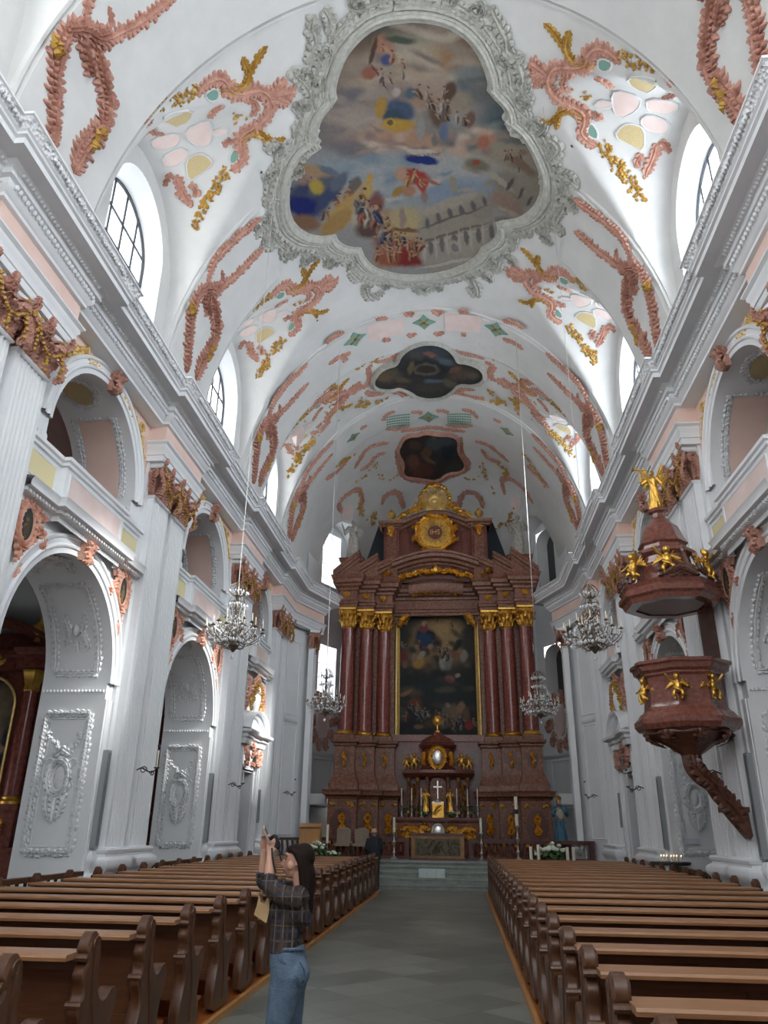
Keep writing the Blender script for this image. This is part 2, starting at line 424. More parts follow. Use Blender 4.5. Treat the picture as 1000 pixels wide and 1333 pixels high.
def side_tf(s, X0=XW): return lambda V: np.stack([s*(X0 - V[:, 1]), V[:, 0], V[:, 2]], 1)
LSP, LR = 3.95, 1.72      # lower arch springing, rise
USP = 7.42
def side_walls(s, nm):
    tf = side_tf(s); m = MB(tf)
    E = [(yc, h1) for yc, h1, h2 in BAYS] + [(yc, h2) for yc, h1, h2 in BAYS] + [(22.8, 1.12)] + [(22.75, .62)]
    def iv(y):
        out = []; z = 0
        for yc, h1, h2 in BAYS:
            if abs(y-yc) < h1:
                z = float(arch_z(y-yc, h1, LSP, LR))
        if abs(y-22.75) < .62: z = 3.12
        top0 = z; hi = None
        for yc, h1, h2 in BAYS:
            if abs(y-yc) < h2: hi = float(arch_z(y-yc, h2, USP, h2*.97))
        if abs(y-22.8) < 1.12: hi = float(arch_z(y-22.8, 1.12, 7.6, 1.12))
        return [(top0, 9.95)] if hi is None else [(top0, 6.3), (hi, 9.95)]
    wall_cols(m, tf, samples_for(E, -1.0, 26.5), iv)
    w = struct(m.build('wall_' + nm, WHITE))
    # clerestory above the cornice
    tf2 = side_tf(s, 5.4); m = MB(tf2)
    def iv2(y):
        top = float(V2(5.4, y))
        for yc, hw, h in WIN:
            if abs(y-yc) < h: return [(9.9, 10.7), (float(arch_z(y-yc, h, 12.6, 1.3*h/1.2)), top)]
        return [(9.9, top + .02)]
    S = sorted(set(samples_for([(yc, h) for yc, hw, h in WIN] + [(yc, hw) for yc, hw, h in WIN], -1.0, 28.6)) | {yc+k*hw for yc, hw, h in WIN for k in (-1, 1)})
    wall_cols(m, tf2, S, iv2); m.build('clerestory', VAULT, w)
    return w
def outline(yc, h, z0, spring, rise, n=28, o=0.):
    P = [(yc-h, o, z0)] + [(yc + h*math.sin(t), o, spring + rise*math.cos(t)) for t in np.linspace(-PI/2, PI/2, n)] + [(yc+h, o, z0)]
    return np.array(P)
def archivolt(mb, yc, h, spring, rise, prof, zbot=None):
    """moulded arch band on the wall; prof [(radial, out)]"""
    G = []
    T = np.linspace(-PI/2, PI/2, 41)
    for t in T:
        G.append([(yc + (h+r)*math.sin(t), o, spring + (rise+r)*math.cos(t)) for r, o in prof])
    if zbot is not None:
        G = [[(yc - (h+r), o, zbot) for r, o in prof]] + G + [[(yc + (h+r), o, zbot) for r, o in prof]]
    mb.grid(G)
AP = [(0, -.02), (0, .05), (.09, .05), (.10, .08), (.13, .09), (.155, .07), (.165, .05), (.24, .06), (.26, .09), (.30, .10), (.32, .06), (.33, -.01)]
win_no = 0
for s in (-1, 1):
    nm = 'left' if s < 0 else 'right'
    w = side_walls(s, nm); tf = side_tf(s)
    side = NAMES[s]
    # deep arch jambs and soffits (pier blocks between the chapels)
    m = MB(tf)
    mg = MB(tf)
    for yc, h1, h2 in BAYS:
        O = outline(yc, h1, 0, LSP, LR); G = np.stack([O + (0, 0, 0), O + (0, -1.2, 0)], 1); m.grid(G)
        O = outline(yc, h2, 6.3, USP, h2*.97); mg.grid(np.stack([O, O + (0, -1.2, 0)], 1))
    O = outline(22.8, 1.12, 6.3, 7.6, 1.12); mg.grid(np.stack([O, O + (0, -1.2, 0)], 1))
    build_bays(m, 'arch_soffit', WHITE, w); build_bays(mg, 'gallery_soffit', WHITE, w)
    # chapel and gallery rooms behind
    m = MB(tf)
    for yc, h1, h2 in BAYS:
        a, b = yc-3.0, yc+3.0
        m.add([(a, -1.2, 0), (yc-h1, -1.2, 0), (yc-h1, -1.2, 5.9), (a, -1.2, 5.9)], [(0, 1, 2, 3)])
        m.add([(b, -1.2, 0), (yc+h1, -1.2, 0), (yc+h1, -1.2, 5.9), (b, -1.2, 5.9)], [(0, 1, 2, 3)])
        m.add([(a, -1.2, 0), (a, -4.2, 0), (a, -4.2, 6.2), (a, -1.2, 6.2)], [(0, 1, 2, 3)])
        m.add([(b, -1.2, 0), (b, -4.2, 0), (b, -4.2, 6.2), (b, -1.2, 6.2)], [(0, 1, 2, 3)])
        m.add([(a, -4.2, 0), (b, -4.2, 0), (b, -4.2, 6.2), (a, -4.2, 6.2)], [(0, 1, 2, 3)])
        G = [[(yc + 3.0*math.sin(t), o, 4.6 + 1.5*math.cos(t)) for o in (-1.2, -4.2)] for t in np.linspace(-PI/2, PI/2, 17)]
        m.grid(G)
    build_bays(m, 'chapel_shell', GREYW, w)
    m = MB(tf)
    m.add([(2, -1.2, 6.3), (26, -1.2, 6.3), (26, -4.2, 6.3), (2, -4.2, 6.3)], [(0, 1, 2, 3)])
    m.add([(2, -4.2, 6.3), (26, -4.2, 6.3), (26, -4.2, 9.6), (2, -4.2, 9.6)], [(0, 1, 2, 3)])
    m.add([(2, 0, 6.3), (26, 0, 6.3), (26, -1.2, 6.3), (2, -1.2, 6.3)], [(0, 1, 2, 3)])
    for yc, h in [(5.25, 2.9), (11.27, 2.9), (17.3, 2.9), (22.8, 2.3)]:
        G = [[(yc + h*math.sin(t), o, 8.2 + 1.4*math.cos(t)) for o in (-1.2, -4.2)] for t in np.linspace(-PI/2, PI/2, 17)]
        m.grid(G)
        hh = 1.55 if h > 2.5 else 1.1
        for q in (-1, 1):
            m.add([(yc+q*h, -1.2, 6.3), (yc+q*h, -4.2, 6.3), (yc+q*h, -4.2, 8.5), (yc+q*h, -1.2, 8.5)], [(0, 1, 2, 3)])
            m.add([(yc+q*hh, -1.2, 6.3), (yc+q*h, -1.2, 6.3), (yc+q*h, -1.2, 8.5), (yc+q*hh, -1.2, 8.5)], [(0, 1, 2, 3)])
            # inner arch rib framing the gallery vault
        O = outline(yc, h*.72, 6.3, 7.5, 1.45); m.grid(np.stack([O + (0, -2.3, 0), O*1 + (0, -2.65, 0)], 1))
        O2 = outline(yc, h*.72+.3, 6.3, 7.5, 1.75); m.grid(np.stack([O + (0, -2.3, 0), O2 + (0, -2.3, 0)], 1))
    m.build('gallery_shell', PALEPINK, w)
    m = MB(tf); m.box((-2, -4.4, 9.75), (27, -.02, 9.85)); m.box((-2, -4.4, 0), (27, -4.3, 9.85)); m.build('sun_leak_cover', GREYW, w)  # unseen roof and outer slabs added to stop sun leaking in
    # pink and ochre panels with carved borders on the gallery soffits
    mp_ = MB(tf); mc = MB(tf); mo = MB(tf); mlo = MB(tf)
    def softpt(yc, h, spring, rise, t, o, lift=.015): return np.array([yc + (h-lift)*math.sin(t), o, spring + (rise-lift)*math.cos(t)])
    for yc, h, sp, ri in [(b[0], b[2], USP, b[2]*.97) for b in BAYS] + [(22.8, 1.12, 7.6, 1.12)]:
        for q in (-1, 1):
            T = [q*t for t in np.linspace(.5, 1.55, 14)]
            mp_.grid([[softpt(yc, h, sp, ri, t, o) for o in (-.28, -.92)] for t in T])
            for o in (-.2, -1.0):
                mc.ribbon([softpt(yc, h, sp, ri, t, o, .01) for t in T], lambda p, yc=yc: np.array([yc - p[0], 0, USP-.3 - p[2]])/(np.linalg.norm([yc - p[0], USP-.3 - p[2]])+1e-6), .06, .03, .09, .1)
            mc.ribbon([softpt(yc, h, sp, ri, T[0], o, .01) for o in np.linspace(-.2, -1.0, 5)], const((0, 0, -1)), .06, .03, .09, .1)
        mo.add([(yc + .42*math.cos(a), -.6 + .26*math.sin(a), sp + math.sqrt(max(0, 1-(.42*math.cos(a)/h)**2))*ri - .03) for a in np.linspace(0, 2*PI, 24, endpoint=False)], [tuple(range(24))])
        mc.ribbon([(yc + .5*math.cos(a), -.6 + .34*math.sin(a), sp + math.sqrt(max(0, 1-(.5*math.cos(a)/h)**2))*ri - .012) for a in np.linspace(0, 2*PI, 24)], const((0, 0, -1)), .07, .035, .09, .05)
    build_bays(mp_, 'pink_panel', PINKW, w); build_bays(mc, 'carved_border', CARVED, w); build_bays(mo, 'ochre_panel', OCHRE, w)
    # carved stucco on the deep lower arch: frame and cartouche on the far jamb plus panels on the soffit
    mj = MB(tf)
    for yc, h1, h2 in BAYS[1:]:
        yj = yc + h1 - .005; N = const((-1, 0, 0))
        R_ = [(yj, -.2, 1.2), (yj, -1.0, 1.2), (yj, -1.0, 3.42), (yj, -.2, 3.42), (yj, -.2, 1.2)]
        for a, b in zip(R_[:-1], R_[1:]):
            mj.ribbon(np.linspace(a, b, 5), N, .065, .04, .1, .08, seed=3); mj.ribbon(np.linspace(a, b, 5), N, .03, .055, .06, .08, seed=8)
        R2 = [(yj, -.29, 1.29), (yj, -.91, 1.29), (yj, -.91, 3.33), (yj, -.29, 3.33), (yj, -.29, 1.29)]
        for a, b in zip(R2[:-1], R2[1:]): mj.tube([a, b], .012, 6)
        c = np.array([yj, -.6, 2.36])
        E_ = lambda rx, rz, n=30: [c + (0, rx*math.cos(a), rz*math.sin(a)) for a in np.linspace(0, 2*PI, n)]
        mj.tube(E_(.125, .21), .022, 8, cap=False); mj.ribbon(E_(.19, .29), N, .055, .07, .1, .02, seed=4); mj.ribbon(E_(.155, .25), N, .025, .06, .07, .02)
        mj.ell(c, (.03, .1, .18), 12, 8)
        for q in (-1, 1):
            mj.tube(spiral(c + (0, q*.2, .24), .08, 1.3, 0, (0, q, 0), (0, 0, 1)), np.linspace(.026, .01, 20), 6)
            mj.tube(spiral(c + (0, q*.22, -.12), .07, 1.3, PI/2, (0, q, 0), (0, 0, -1)), np.linspace(.026, .01, 20), 6)
            mj.tube(spiral(c + (0, q*.1, .4), .07, 1.2, 0, (0, q, 0), (0, 0, 1)), np.linspace(.024, .01, 20), 6)
            mj.leaves([c + (0, q*.12, .5), c + (0, q*.26, .6), c + (0, q*.3, .78)], N, 16, .12, .05, .02, seed=5)
            mj.ribbon([c + (0, q*.16, -.25), c + (0, q*.14, -.45), c + (0, q*.05, -.68)], N, .06, .06, .08)
        mj.ribbon([c + (0, 0, -.28), c + (0, 0, -.5), c + (0, 0, -.72)], N, .09, .07, .08); mj.ribbon([c + (0, -.16, .36), c + (0, 0, .46), c + (0, .16, .36)], N, .07, .07, .08)
        nf = lambda p, yc=yc: np.array([yc - p[0], 0, LSP-.1 - p[2]])/(np.linalg.norm([yc - p[0], LSP-.1 - p[2]])+1e-6)
        for q in (-1, 1):
            T = [q*t for t in np.linspace(.48, 1.47, 14)]
            for o in (-.2, -1.0): mj.ribbon([softpt(yc, h1, LSP, LR, t, o, .005) for t in T], nf, .065, .04, .1, .08)
            for t in (T[0], T[-1]): mj.ribbon([softpt(yc, h1, LSP, LR, t, o, .005) for o in np.linspace(-.2, -1., 6)], nf, .065, .04, .1, .08)
            tm = q*1.02; cc = softpt(yc, h1, LSP, LR, tm, -.6, 0); tv = np.array([math.cos(tm), 0, -math.sin(tm)*LR/h1]); tv /= np.linalg.norm(tv)*q
            for k in (-1, 1):
                mj.ribbon([cc + tv*-.5 + (0, k*.06, 0), cc + tv*-.3 + (0, k*.2, 0), cc + (0, k*.12, 0), cc + tv*.3 + (0, k*.2, 0), cc + tv*.52 + (0, k*.02, 0)], nf, .055, .06, .09)
                mj.tube(spiral(cc - tv*.35 + (0, k*.12, 0), .09, 1.3, 0, (0, k, 0), tv), np.linspace(.03, .012, 20), 6)
            mj.ell(cc, (.09, .07, .12), 10, 6); mj.ribbon([cc + tv*.2, cc + tv*.5], nf, .08, .06, .08)
        mj.ribbon([(yc-.35, -.6, LSP+LR-.05), (yc, -.6, LSP+LR-.01), (yc+.35, -.6, LSP+LR-.05)], const((0, 0, -1)), .25, .06, .1)
        mj.ribbon([(yc-.5, -.3, LSP+LR-.08), (yc, -.2, LSP+LR-.01), (yc+.5, -.3, LSP+LR-.08)], const((0, 0, -1)), .07, .05, .1)
        mj.ribbon([(yc-.5, -.9, LSP+LR-.08), (yc, -1.0, LSP+LR-.01), (yc+.5, -.9, LSP+LR-.08)], const((0, 0, -1)), .07, .05, .1)
    build_bays(mj, 'carved_jamb', mat('jamb_stucco', (.62, .64, .66), .6, col2=(.80, .81, .82), nscale=11), w)
    # imposts
    mi = MB(tf)
    for yc, h1, h2 in BAYS:
        for zt, h, k in ((LSP, h1, 1.), (USP-.03, h2, .9)):
            prof = [(0, zt-.28*k), (.02, zt-.26*k), (.02, zt-.18*k), (.05, zt-.15*k), (.05, zt-.12*k), (.10, zt-.08*k), (.10, zt-.03*k), (.0, zt)]
            for q in (-1, 1):
                y0 = yc + q*h; P = [(y0, -1.2), (y0, 0.), (y0 + q*.30, 0.)]
                moulding(mi, P, prof, side=(1 if q < 0 else -1))
            for q in (-1, 1):
                for j in range(18):
                    y0 = yc + q*h; mi.box((min(y0, y0-q*.045), -1.17+j*.065, zt-.155*k), (max(y0, y0-q*.045), -1.14+j*.065, zt-.115*k))
    build_bays(mi, 'impost', WHITE, w)
    # archivolts
    ma = MB(tf)
    for yc, h1, h2 in BAYS:
        archivolt(ma, yc, h1, LSP, LR, AP, LSP); archivolt(ma, yc, h2, USP, h2*.97, AP, USP)
        for q in (-1, 1):   # strip pilasters under the archivolts
            for z0, z1, h in ((0, LSP-.28, h1), (6.3, USP-.3, h2)):
                a, b = sorted((yc+q*h, yc+q*(h+.26))); ma.box((a, 0, z0), (b, .03, z1)); a, b = sorted((yc+q*(h+.05), yc+q*(h+.2))); ma.box((a, 0, z0), (b, .05, z1))
    archivolt(ma, 22.8, 1.12, 7.6, 1.12, AP, 6.3)
    build_bays(ma, 'archivolt', WHITE, w)
    # pink spandrel fields with gilt foliage
    msp = MB(tf); mgo = MB(tf)
    for yc, hw, h, sp, ri in [(b[0], 2.15, b[2], USP, b[2]*.97) for b in BAYS] + [(22.8, 1.45, 1.12, 7.6, 1.12)]:
        S = sorted(set(np.round(np.linspace(yc-hw, yc+hw, 31), 4)) | {yc-h-.3, yc+h+.3})
        wall_cols(msp, tf, S, lambda y: [(max(8.15, float(arch_z(y-yc, h+.3, sp, ri+.3))), 9.25)], o=.012)
        for q in (-1, 1):
            N = const((0, 1, 0))
            c = [(yc+q*.45, .02, 9.15), (yc+q*.8, .02, 8.98), (yc+q*1.1, .02, 9.05), (yc+q*1.35, .02, 8.8), (yc+q*1.55, .02, 8.72), (yc+q*1.75, .02, 8.4)]
            c = [(yc + (p[0]-yc)*hw/2.15, p[1], p[2]) for p in c]
            mgo.ribbon(smooth(c), N, .05, .045, .1, .3, seed=int(yc)); mgo.leaves(smooth(c), N, 26, .16, .1, .03, seed=int(yc)+3)
            mgo.tube(spiral((yc+q*1.5*hw/2.15, .03, 8.95), .13, 1.4, 0, (q, 0, 0), (0, 0, 1)), np.linspace(.025, .012, 20), 6)
            mgo.tube(spiral((yc+q*1.0*hw/2.15, .03, 9.1), .1, 1.3, 2, (q, 0, 0), (0, 0, 1)), np.linspace(.022, .012, 20), 6)
    build_bays(msp, 'spandrel_field', PINKW, w); build_bays(mgo, 'gilt_foliage', GOLDP, w)
    # gallery ledge, parapet with painted panels
    for yc, hw in [(b[0], 2.08) for b in BAYS] + [(22.8, 1.45)]:
        t = empty('gallery_parapet', (s*XW, yc, 0), None)
        tag(t, {5: 'white gallery parapet cut off by the picture edge', 11: 'pink-panelled white gallery parapet over the first deep arch', 17: 'pink-panelled white gallery parapet over the second deep arch', 22: 'short white gallery parapet above the pedimented doorway'}[int(yc)] + ', ' + side, 'gallery parapet', 'gallery parapets')
        lt = lambda V, s=s: np.stack([-s*V[:, 1], V[:, 0], V[:, 2]], 1)
        pw = hw*.52
        path = [(-hw, .05), (-pw, .05), (-pw, .16), (pw, .16), (pw, .05), (hw, .05)]
        m = MB(lt); moulding(m, path, [(0, 6.22), (0, 6.82)], 1); m.build('parapet_wall', WHITE, t)
        m = MB(lt); moulding(m, path, [(0, 6.82), (.04, 6.83), (.04, 6.88), (.08, 6.90), (.08, 6.96), (-.2, 6.97)], 1); m.build('hand_rail', WHITE, t)
        m = MB(lt); moulding(m, path, [(0, 5.9), (.02, 5.9), (.02, 5.98), (.09, 6.0), (.09, 6.05), (.20, 6.07), (.20, 6.14), (.24, 6.20), (0, 6.25)], 1)
        for j in range(int(2*pw/.09)): m.box((-pw+.02+j*.09, .22, 6.0), (-pw+.065+j*.09, .30, 6.05))
        for a in (-hw, pw):
            for j in range(int((hw-pw)/.09)): m.box((a+.02+j*.09, .11, 6.0), (a+.065+j*.09, .19, 6.05))
        m.build('dentil_ledge', WHITE, t)
        m = MB(lt); m.box((-pw+.12, .16, 6.36), (pw-.12, .168, 6.74)); m.build('pink_panel', PALEPINK, t)
        for q in (-1, 1): a, b = sorted((q*(pw+.12), q*(hw-.1))); m = MB(lt); m.box((a, .05, 6.36), (b, .058, 6.74)); m.build('yellow_panel', YELLOW, t)
        m = MB(lt)
        for a, b, o in [(-pw+.12, pw-.12, .165)] + [tuple(sorted((q*(pw+.12), q*(hw-.1)))) + (.055,) for q in (-1, 1)]:
            R_ = [(a, o, 6.36), (b, o, 6.36), (b, o, 6.74), (a, o, 6.74), (a, o, 6.36)]
            m = MB(lt)
            for p, q_ in zip(R_[:-1], R_[1:]): m.tube([p, q_], .016, 6)
            m.build('panel_frame', WHITE, t)
    # entablature and cornice with breaks over the pilaster pairs
    path = [(-1, .24)]
    for pc in PAIRS: 
        hw = 1.14 if pc < 25 else 1.02
        path += [(pc-hw, .24), (pc-hw, .37), (pc+hw, .37)] + ([(pc+hw, .24)] if pc < 25 else [])
    path += [(28.35, 1.12), (28.55, .75), (28.75, .3)]
    m = MB(tf); moulding(m, path, [(-.3, 9.22), (0, 9.22), (.045, 9.24), (.045, 9.3), (.10, 9.34), (.12, 9.38)], 1)
    moulding(m, path, [(.12, 9.38), (.13, 9.46), (.19, 9.48), (.19, 9.56)], 1)
    moulding(m, path, [(.19, 9.56), (.22, 9.6), (.28, 9.62), (.29, 9.615)], 1); moulding(m, path, [(.50, 9.615), (.50, 9.71), (.54, 9.73), (.54, 9.77), (.57, 9.79)], 1)
    moulding(m, path, [(.64, 9.92), (.66, 9.93), (.66, 9.965), (-.3, 9.97)], 1)
    c = struct(m.build('trim_1' if s < 0 else 'trim_2', WHITE), 'white projecting cornice running along the nave wall'); 
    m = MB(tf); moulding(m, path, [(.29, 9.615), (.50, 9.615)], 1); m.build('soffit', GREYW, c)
    m = MB(tf); moulding(m, path, [(.57, 9.79), (.58, 9.84), (.62, 9.90), (.64, 9.92)], 1)
    PP = resample([(p[0], p[1]+.60, 9.86) for p in path], .07)
    for i, p in enumerate(PP):
        if p[0] > 3: m.ell(p + (0, .01, 0), (.028, .035, .05), 6, 4)
    m.build('leaf_moulding', CARVED, c)
    m = MB(tf)
    PP = resample([(p[0], p[1]+.15, 9.42) for p in path], .09)
    for p in PP:
        if p[0] > 3: m.ell(p, (.032, .04, .045), 6, 4)
    PP = resample([(p[0], p[1]+.24, 9.59) for p in path], .075)
    for p in PP:
        if p[0] > 3: m.ell(p, (.026, .03, .03), 5, 3)
    m.build('egg_moulding', WHITE, c)
    for pc in PAIRS:
        hw = 1.12 if pc < 25 else 1.0
        P = [(pc-hw, -.02), (pc-hw, .36), (pc+hw, .36), (pc+hw, -.02)] if pc < 25 else [(pc-hw, -.02), (pc-hw, .36), (pc+hw, .36), (28.3, 1.1), (28.4, .6)]
        m = MB(tf); moulding(m, P, [(0, 8.86), (0, 9.22)], 1); m.build('frieze_block', PINKW, c)
        m = MB(tf); moulding(m, P, [(-.2, 8.44), (0, 8.44), (0, 8.56), (.02, 8.57), (.02, 8.70), (.05, 8.74), (.05, 8.79), (.1, 8.83), (.1, 8.86), (-.2, 8.87)], 1); m.build('architrave_block', WHITE, c)
    # wall base moulding behind the pilasters
    m = MB(tf)
    for pc in PAIRS:
        hw = 1.16 if pc < 25 else 1.0
        moulding(m, [(pc-hw, -.05), (pc-hw, .1), (pc+hw, .1), (pc+hw, -.05)], [(.06, 0), (.06, .85), (.02, .9), (.02, 1.0), (.06, 1.06), (.06, 1.12), (.01, 1.2), (0, 1.24), (-.1, 1.25)], 1)
    struct(m.build('baseboard_' + nm, WHITE))
    # backing strip of wall behind each pilaster pair
    m = MB(tf)
    for pc in PAIRS: hw = 1.06 if pc < 25 else .92; m.box((pc-hw, -.02, 1.2), (pc+hw, .07, 8.44))
    build_bays(m, 'pilaster_backing', WHITE, w)
    # canted choir pier
    cp = [(26.26, .05), (26.5, .1), (28.3, .86), (28.5, .5), (28.75, .1)]
    m = MB(tf); m.grid([[(y, o, z) for z in (0, 10)] for y, o in cp]); m.build('choir_pier', WHITE, w)
    m = MB(tf)
    a = np.array([26.6, .15]); b = np.array([27.3, .45]); nn = np.array([-.39, .92])
    for z0, z1 in ((1.4, 4.95), (5.3, 7.9)):
        Q = [(a[0], a[1]), (b[0], b[1])]
        R_ = [(Q[0][0], Q[0][1], z0), (Q[1][0], Q[1][1], z0), (Q[1][0], Q[1][1], z1), (Q[0][0], Q[0][1], z1), (Q[0][0], Q[0][1], z0)]
        for p, q_ in zip(R_[:-1], R_[1:]): m.tube([p, q_], .025, 6)
    moulding(m, [tuple(a), tuple(b)], [(0, 5.0), (.05, 5.03), (.08, 5.1), (.08, 5.14), (0, 5.16)], 1)
    m.build('pier_panel', WHITE, w)
    # clerestory windows
    for yc, hw, h in WIN:
        win_no += 1
        t = empty('window_%d' % win_no, (0, 0, 0)); t['kind'] = 'structure'; t['label'] = 'tall arched clerestory window with leaded panes'
        tf2 = side_tf(s, 5.4); g = h*.9
        O1 = outline(yc, h, 10.7, 12.6, 1.3*h/1.2); O2 = outline(yc, g, 10.95, 12.55, 1.05*h/1.2, o=-.38)
        m = MB(tf2); m.grid(np.stack([O1, O2], 1)); m.add([O1[0], O1[-1], O2[-1], O2[0]], [(0, 1, 2, 3)]); m.build('reveal', WHITE, t)
        m = MB(tf2); m.add(O2 + (0, -.02, 0), [tuple(range(len(O2)))]); m.build('pane', GLASS, t)
        m = MB(tf2); m.tube(O2, .04, 6, cap=False); m.tube([O2[0], O2[-1]], .03, 6)
        for k in (-.5, 0, .5):
            y = yc + k*g; zt = 12.55 + h/1.2*math.sqrt(1-k*k); m.tube([(y, -.37, 10.95), (y, -.37, zt)], .028, 5)
        for z in (11.5, 12.15, 12.8):
            q = g if z < 12.55 else g*math.sqrt(max(0, 1-((z-12.55)/(h/1.2))**2)); m.tube([(yc-q, -.37, z), (yc+q, -.37, z)], .028, 5)
        m.build('lead_bars', LEADM, t)
        L = bpy.data.lights.new('daylight', 'AREA'); L.shape = 'RECTANGLE'; L.size = 2*g*1.15; L.size_y = 3.0
        L.energy = WINE[s]; L.color = WINC[s]
        lo = bpy.data.objects.new('daylight', L); COL.objects.link(lo); lo.location = (s*6.2, yc, 12.2)
        lo.rotation_euler = (0, s*PI/2 , 0)

m = MB(); m.box((-5.5, -2.2, 0), (5.5, -2.0, 5.6))  # unseen wall added to cut low sky light; open top admits fill light
for q in (-1, 1): a, b = sorted((q*4.2, q*5.5)); m.box((a, -2.2, 5.6), (b, -2.0, 12.0))
for q in (-1, 1): a, b = sorted((q*5.4, q*9.8)); m.box((a, -1.2, 0), (b, -1.0, 9.85))
struct(m.build('wall_unseen', WHITE), 'unseen entrance wall added to limit sky light, left open above')
# ------------------------------------------------------------------ floor, platforms, steps
m = MB(); m.add([(-9.8, -2, 0), (9.8, -2, 0), (9.8, 36, 0), (-9.8, 36, 0)], [(0, 1, 2, 3)]); fl = struct(m.build('floor', FLOORM), 'grey green slate tiled floor of the centre aisle')
m = MB()
AX = .02
m.box((-5.4, 25.5, 0), (5.4, 26.4, .72)); m.box((-4.5, 26.4, 0), (4.5, 33, .72)); struct(m.build('chancel_floor', STEPS), 'grey stone chancel floor'); m = MB()
for k in range(4): m.box((-1.9, 24.3+.3*k, 0), (1.9, 25.5, .15*(k+1)))
for k in range(5): z = .15*(k+1) if k < 4 else .72; y = 24.3+.3*k if k < 4 else 25.5; m.box((-1.92, y-.05, z-.05), (1.92, y+.02, z+.006))
st = m.build('chancel_steps', mat('step_stone', (.22, .25, .235), .5, col2=(.32, .35, .32), nscale=4)); tag(st, 'low grey stone steps leading up to the chancel', 'steps')

# ------------------------------------------------------------------ apse
def aps(a, z, dx=0.): return np.array([5.15*math.sin(a)*(1-dx), 28.6 + 5.3*math.cos(a)*(1-dx), z])
AW = [(-1.12, 11.2, 13.6, .13), (-1.12, 6.2, 8.6, .12), (1.12, 11.2, 13.6, .13), (1.12, 6.2, 8.6, .12)]
m = MB(); A = np.linspace(-PI/2, PI/2, 61)
zs = [0, 5.0, 6.2, 8.6, 9.2, 10.1, 11.2, 13.6]
m = MB(); st_ = sorted(set(np.round(A, 4)) | {round(a+q*w_, 4) for a, z0, z1, w_ in AW for q in (-1, 1)})
for a, b in zip(st_[:-1], st_[1:]):
    c = (a+b)/2; cut = [(z0, z1) for aa, z0, z1, w_ in AW if abs(c-aa) < w_]; cut.sort(); z = 0; top_ = max(float(V2(*aps(a, 0)[:2])), float(V2(*aps(b, 0)[:2]))) + .02
    for z0, z1 in cut + [(top_, top_)]:
        if z0 > z: m.add([aps(a, z), aps(b, z), aps(b, z0), aps(a, z0)], [(0, 1, 2, 3)])
        z = max(z, z1)
ap = struct(m.build('wall_back', WHITE), 'curved white apse wall behind the high altar')
# upper apse wall between springing and window heads, following the vault
m = MB()
for a, z0, z1, w_ in AW:
    win_no += 1
    t = empty('window_%d' % win_no); t['kind'] = 'structure'; t['label'] = 'narrow apse window with iron bars'
    T = np.linspace(-1, 1, 15)
    top = lambda q, z=z1: z - .45 + .45*math.sqrt(max(0, 1-q*q))
    R0 = [aps(a+w_*q, top(q)) for q in T]; out = np.array([math.sin(a), math.cos(a), 0])
    fr = [aps(a-w_, z0)] + R0 + [aps(a+w_, z0)]; bk = [p*1 + out*.55 for p in fr]
    m2 = MB(); m2.grid(np.stack([fr, bk], 1)); m2.add([fr[0], fr[-1], bk[-1], bk[0]], [(0, 1, 2, 3)])
    m2.build('reveal', WHITE, t)
    m2 = MB(); m2.add(bk, [tuple(range(len(bk)))]); m2.build('pane', GLASS if a < 0 else mat('shaded_window_glass', (.05, .055, .05), .3), t)
    m2 = MB(); lat = np.array([math.cos(a), -math.sin(a), 0]); c = aps(a, 0) + out*.53
    for k in (-.33, .33): m2.tube([c + lat*k*.62 + (0, 0, z0), c + lat*k*.62 + (0, 0, z1-.02)], .018, 5)
    for k in range(1, 4): z = z0 + (z1-z0)*k/4; m2.tube([c - lat*.62 + (0, 0, z), c + lat*.62 + (0, 0, z)], .018, 5)
    m2.build('lead_bars', LEADM, t)
    if a < 0:
        L = bpy.data.lights.new('daylight', 'AREA'); L.shape = 'RECTANGLE'; L.size = 1.6; L.size_y = 2.8; L.energy = APSE; L.color = (.9, .95, 1)
        lo = bpy.data.objects.new('daylight', L); COL.objects.link(lo); lo.location = aps(a, (z0+z1)/2) + out*.9
        lo.rotation_euler = (Vector(out)).to_track_quat('Z', 'Y').to_euler()
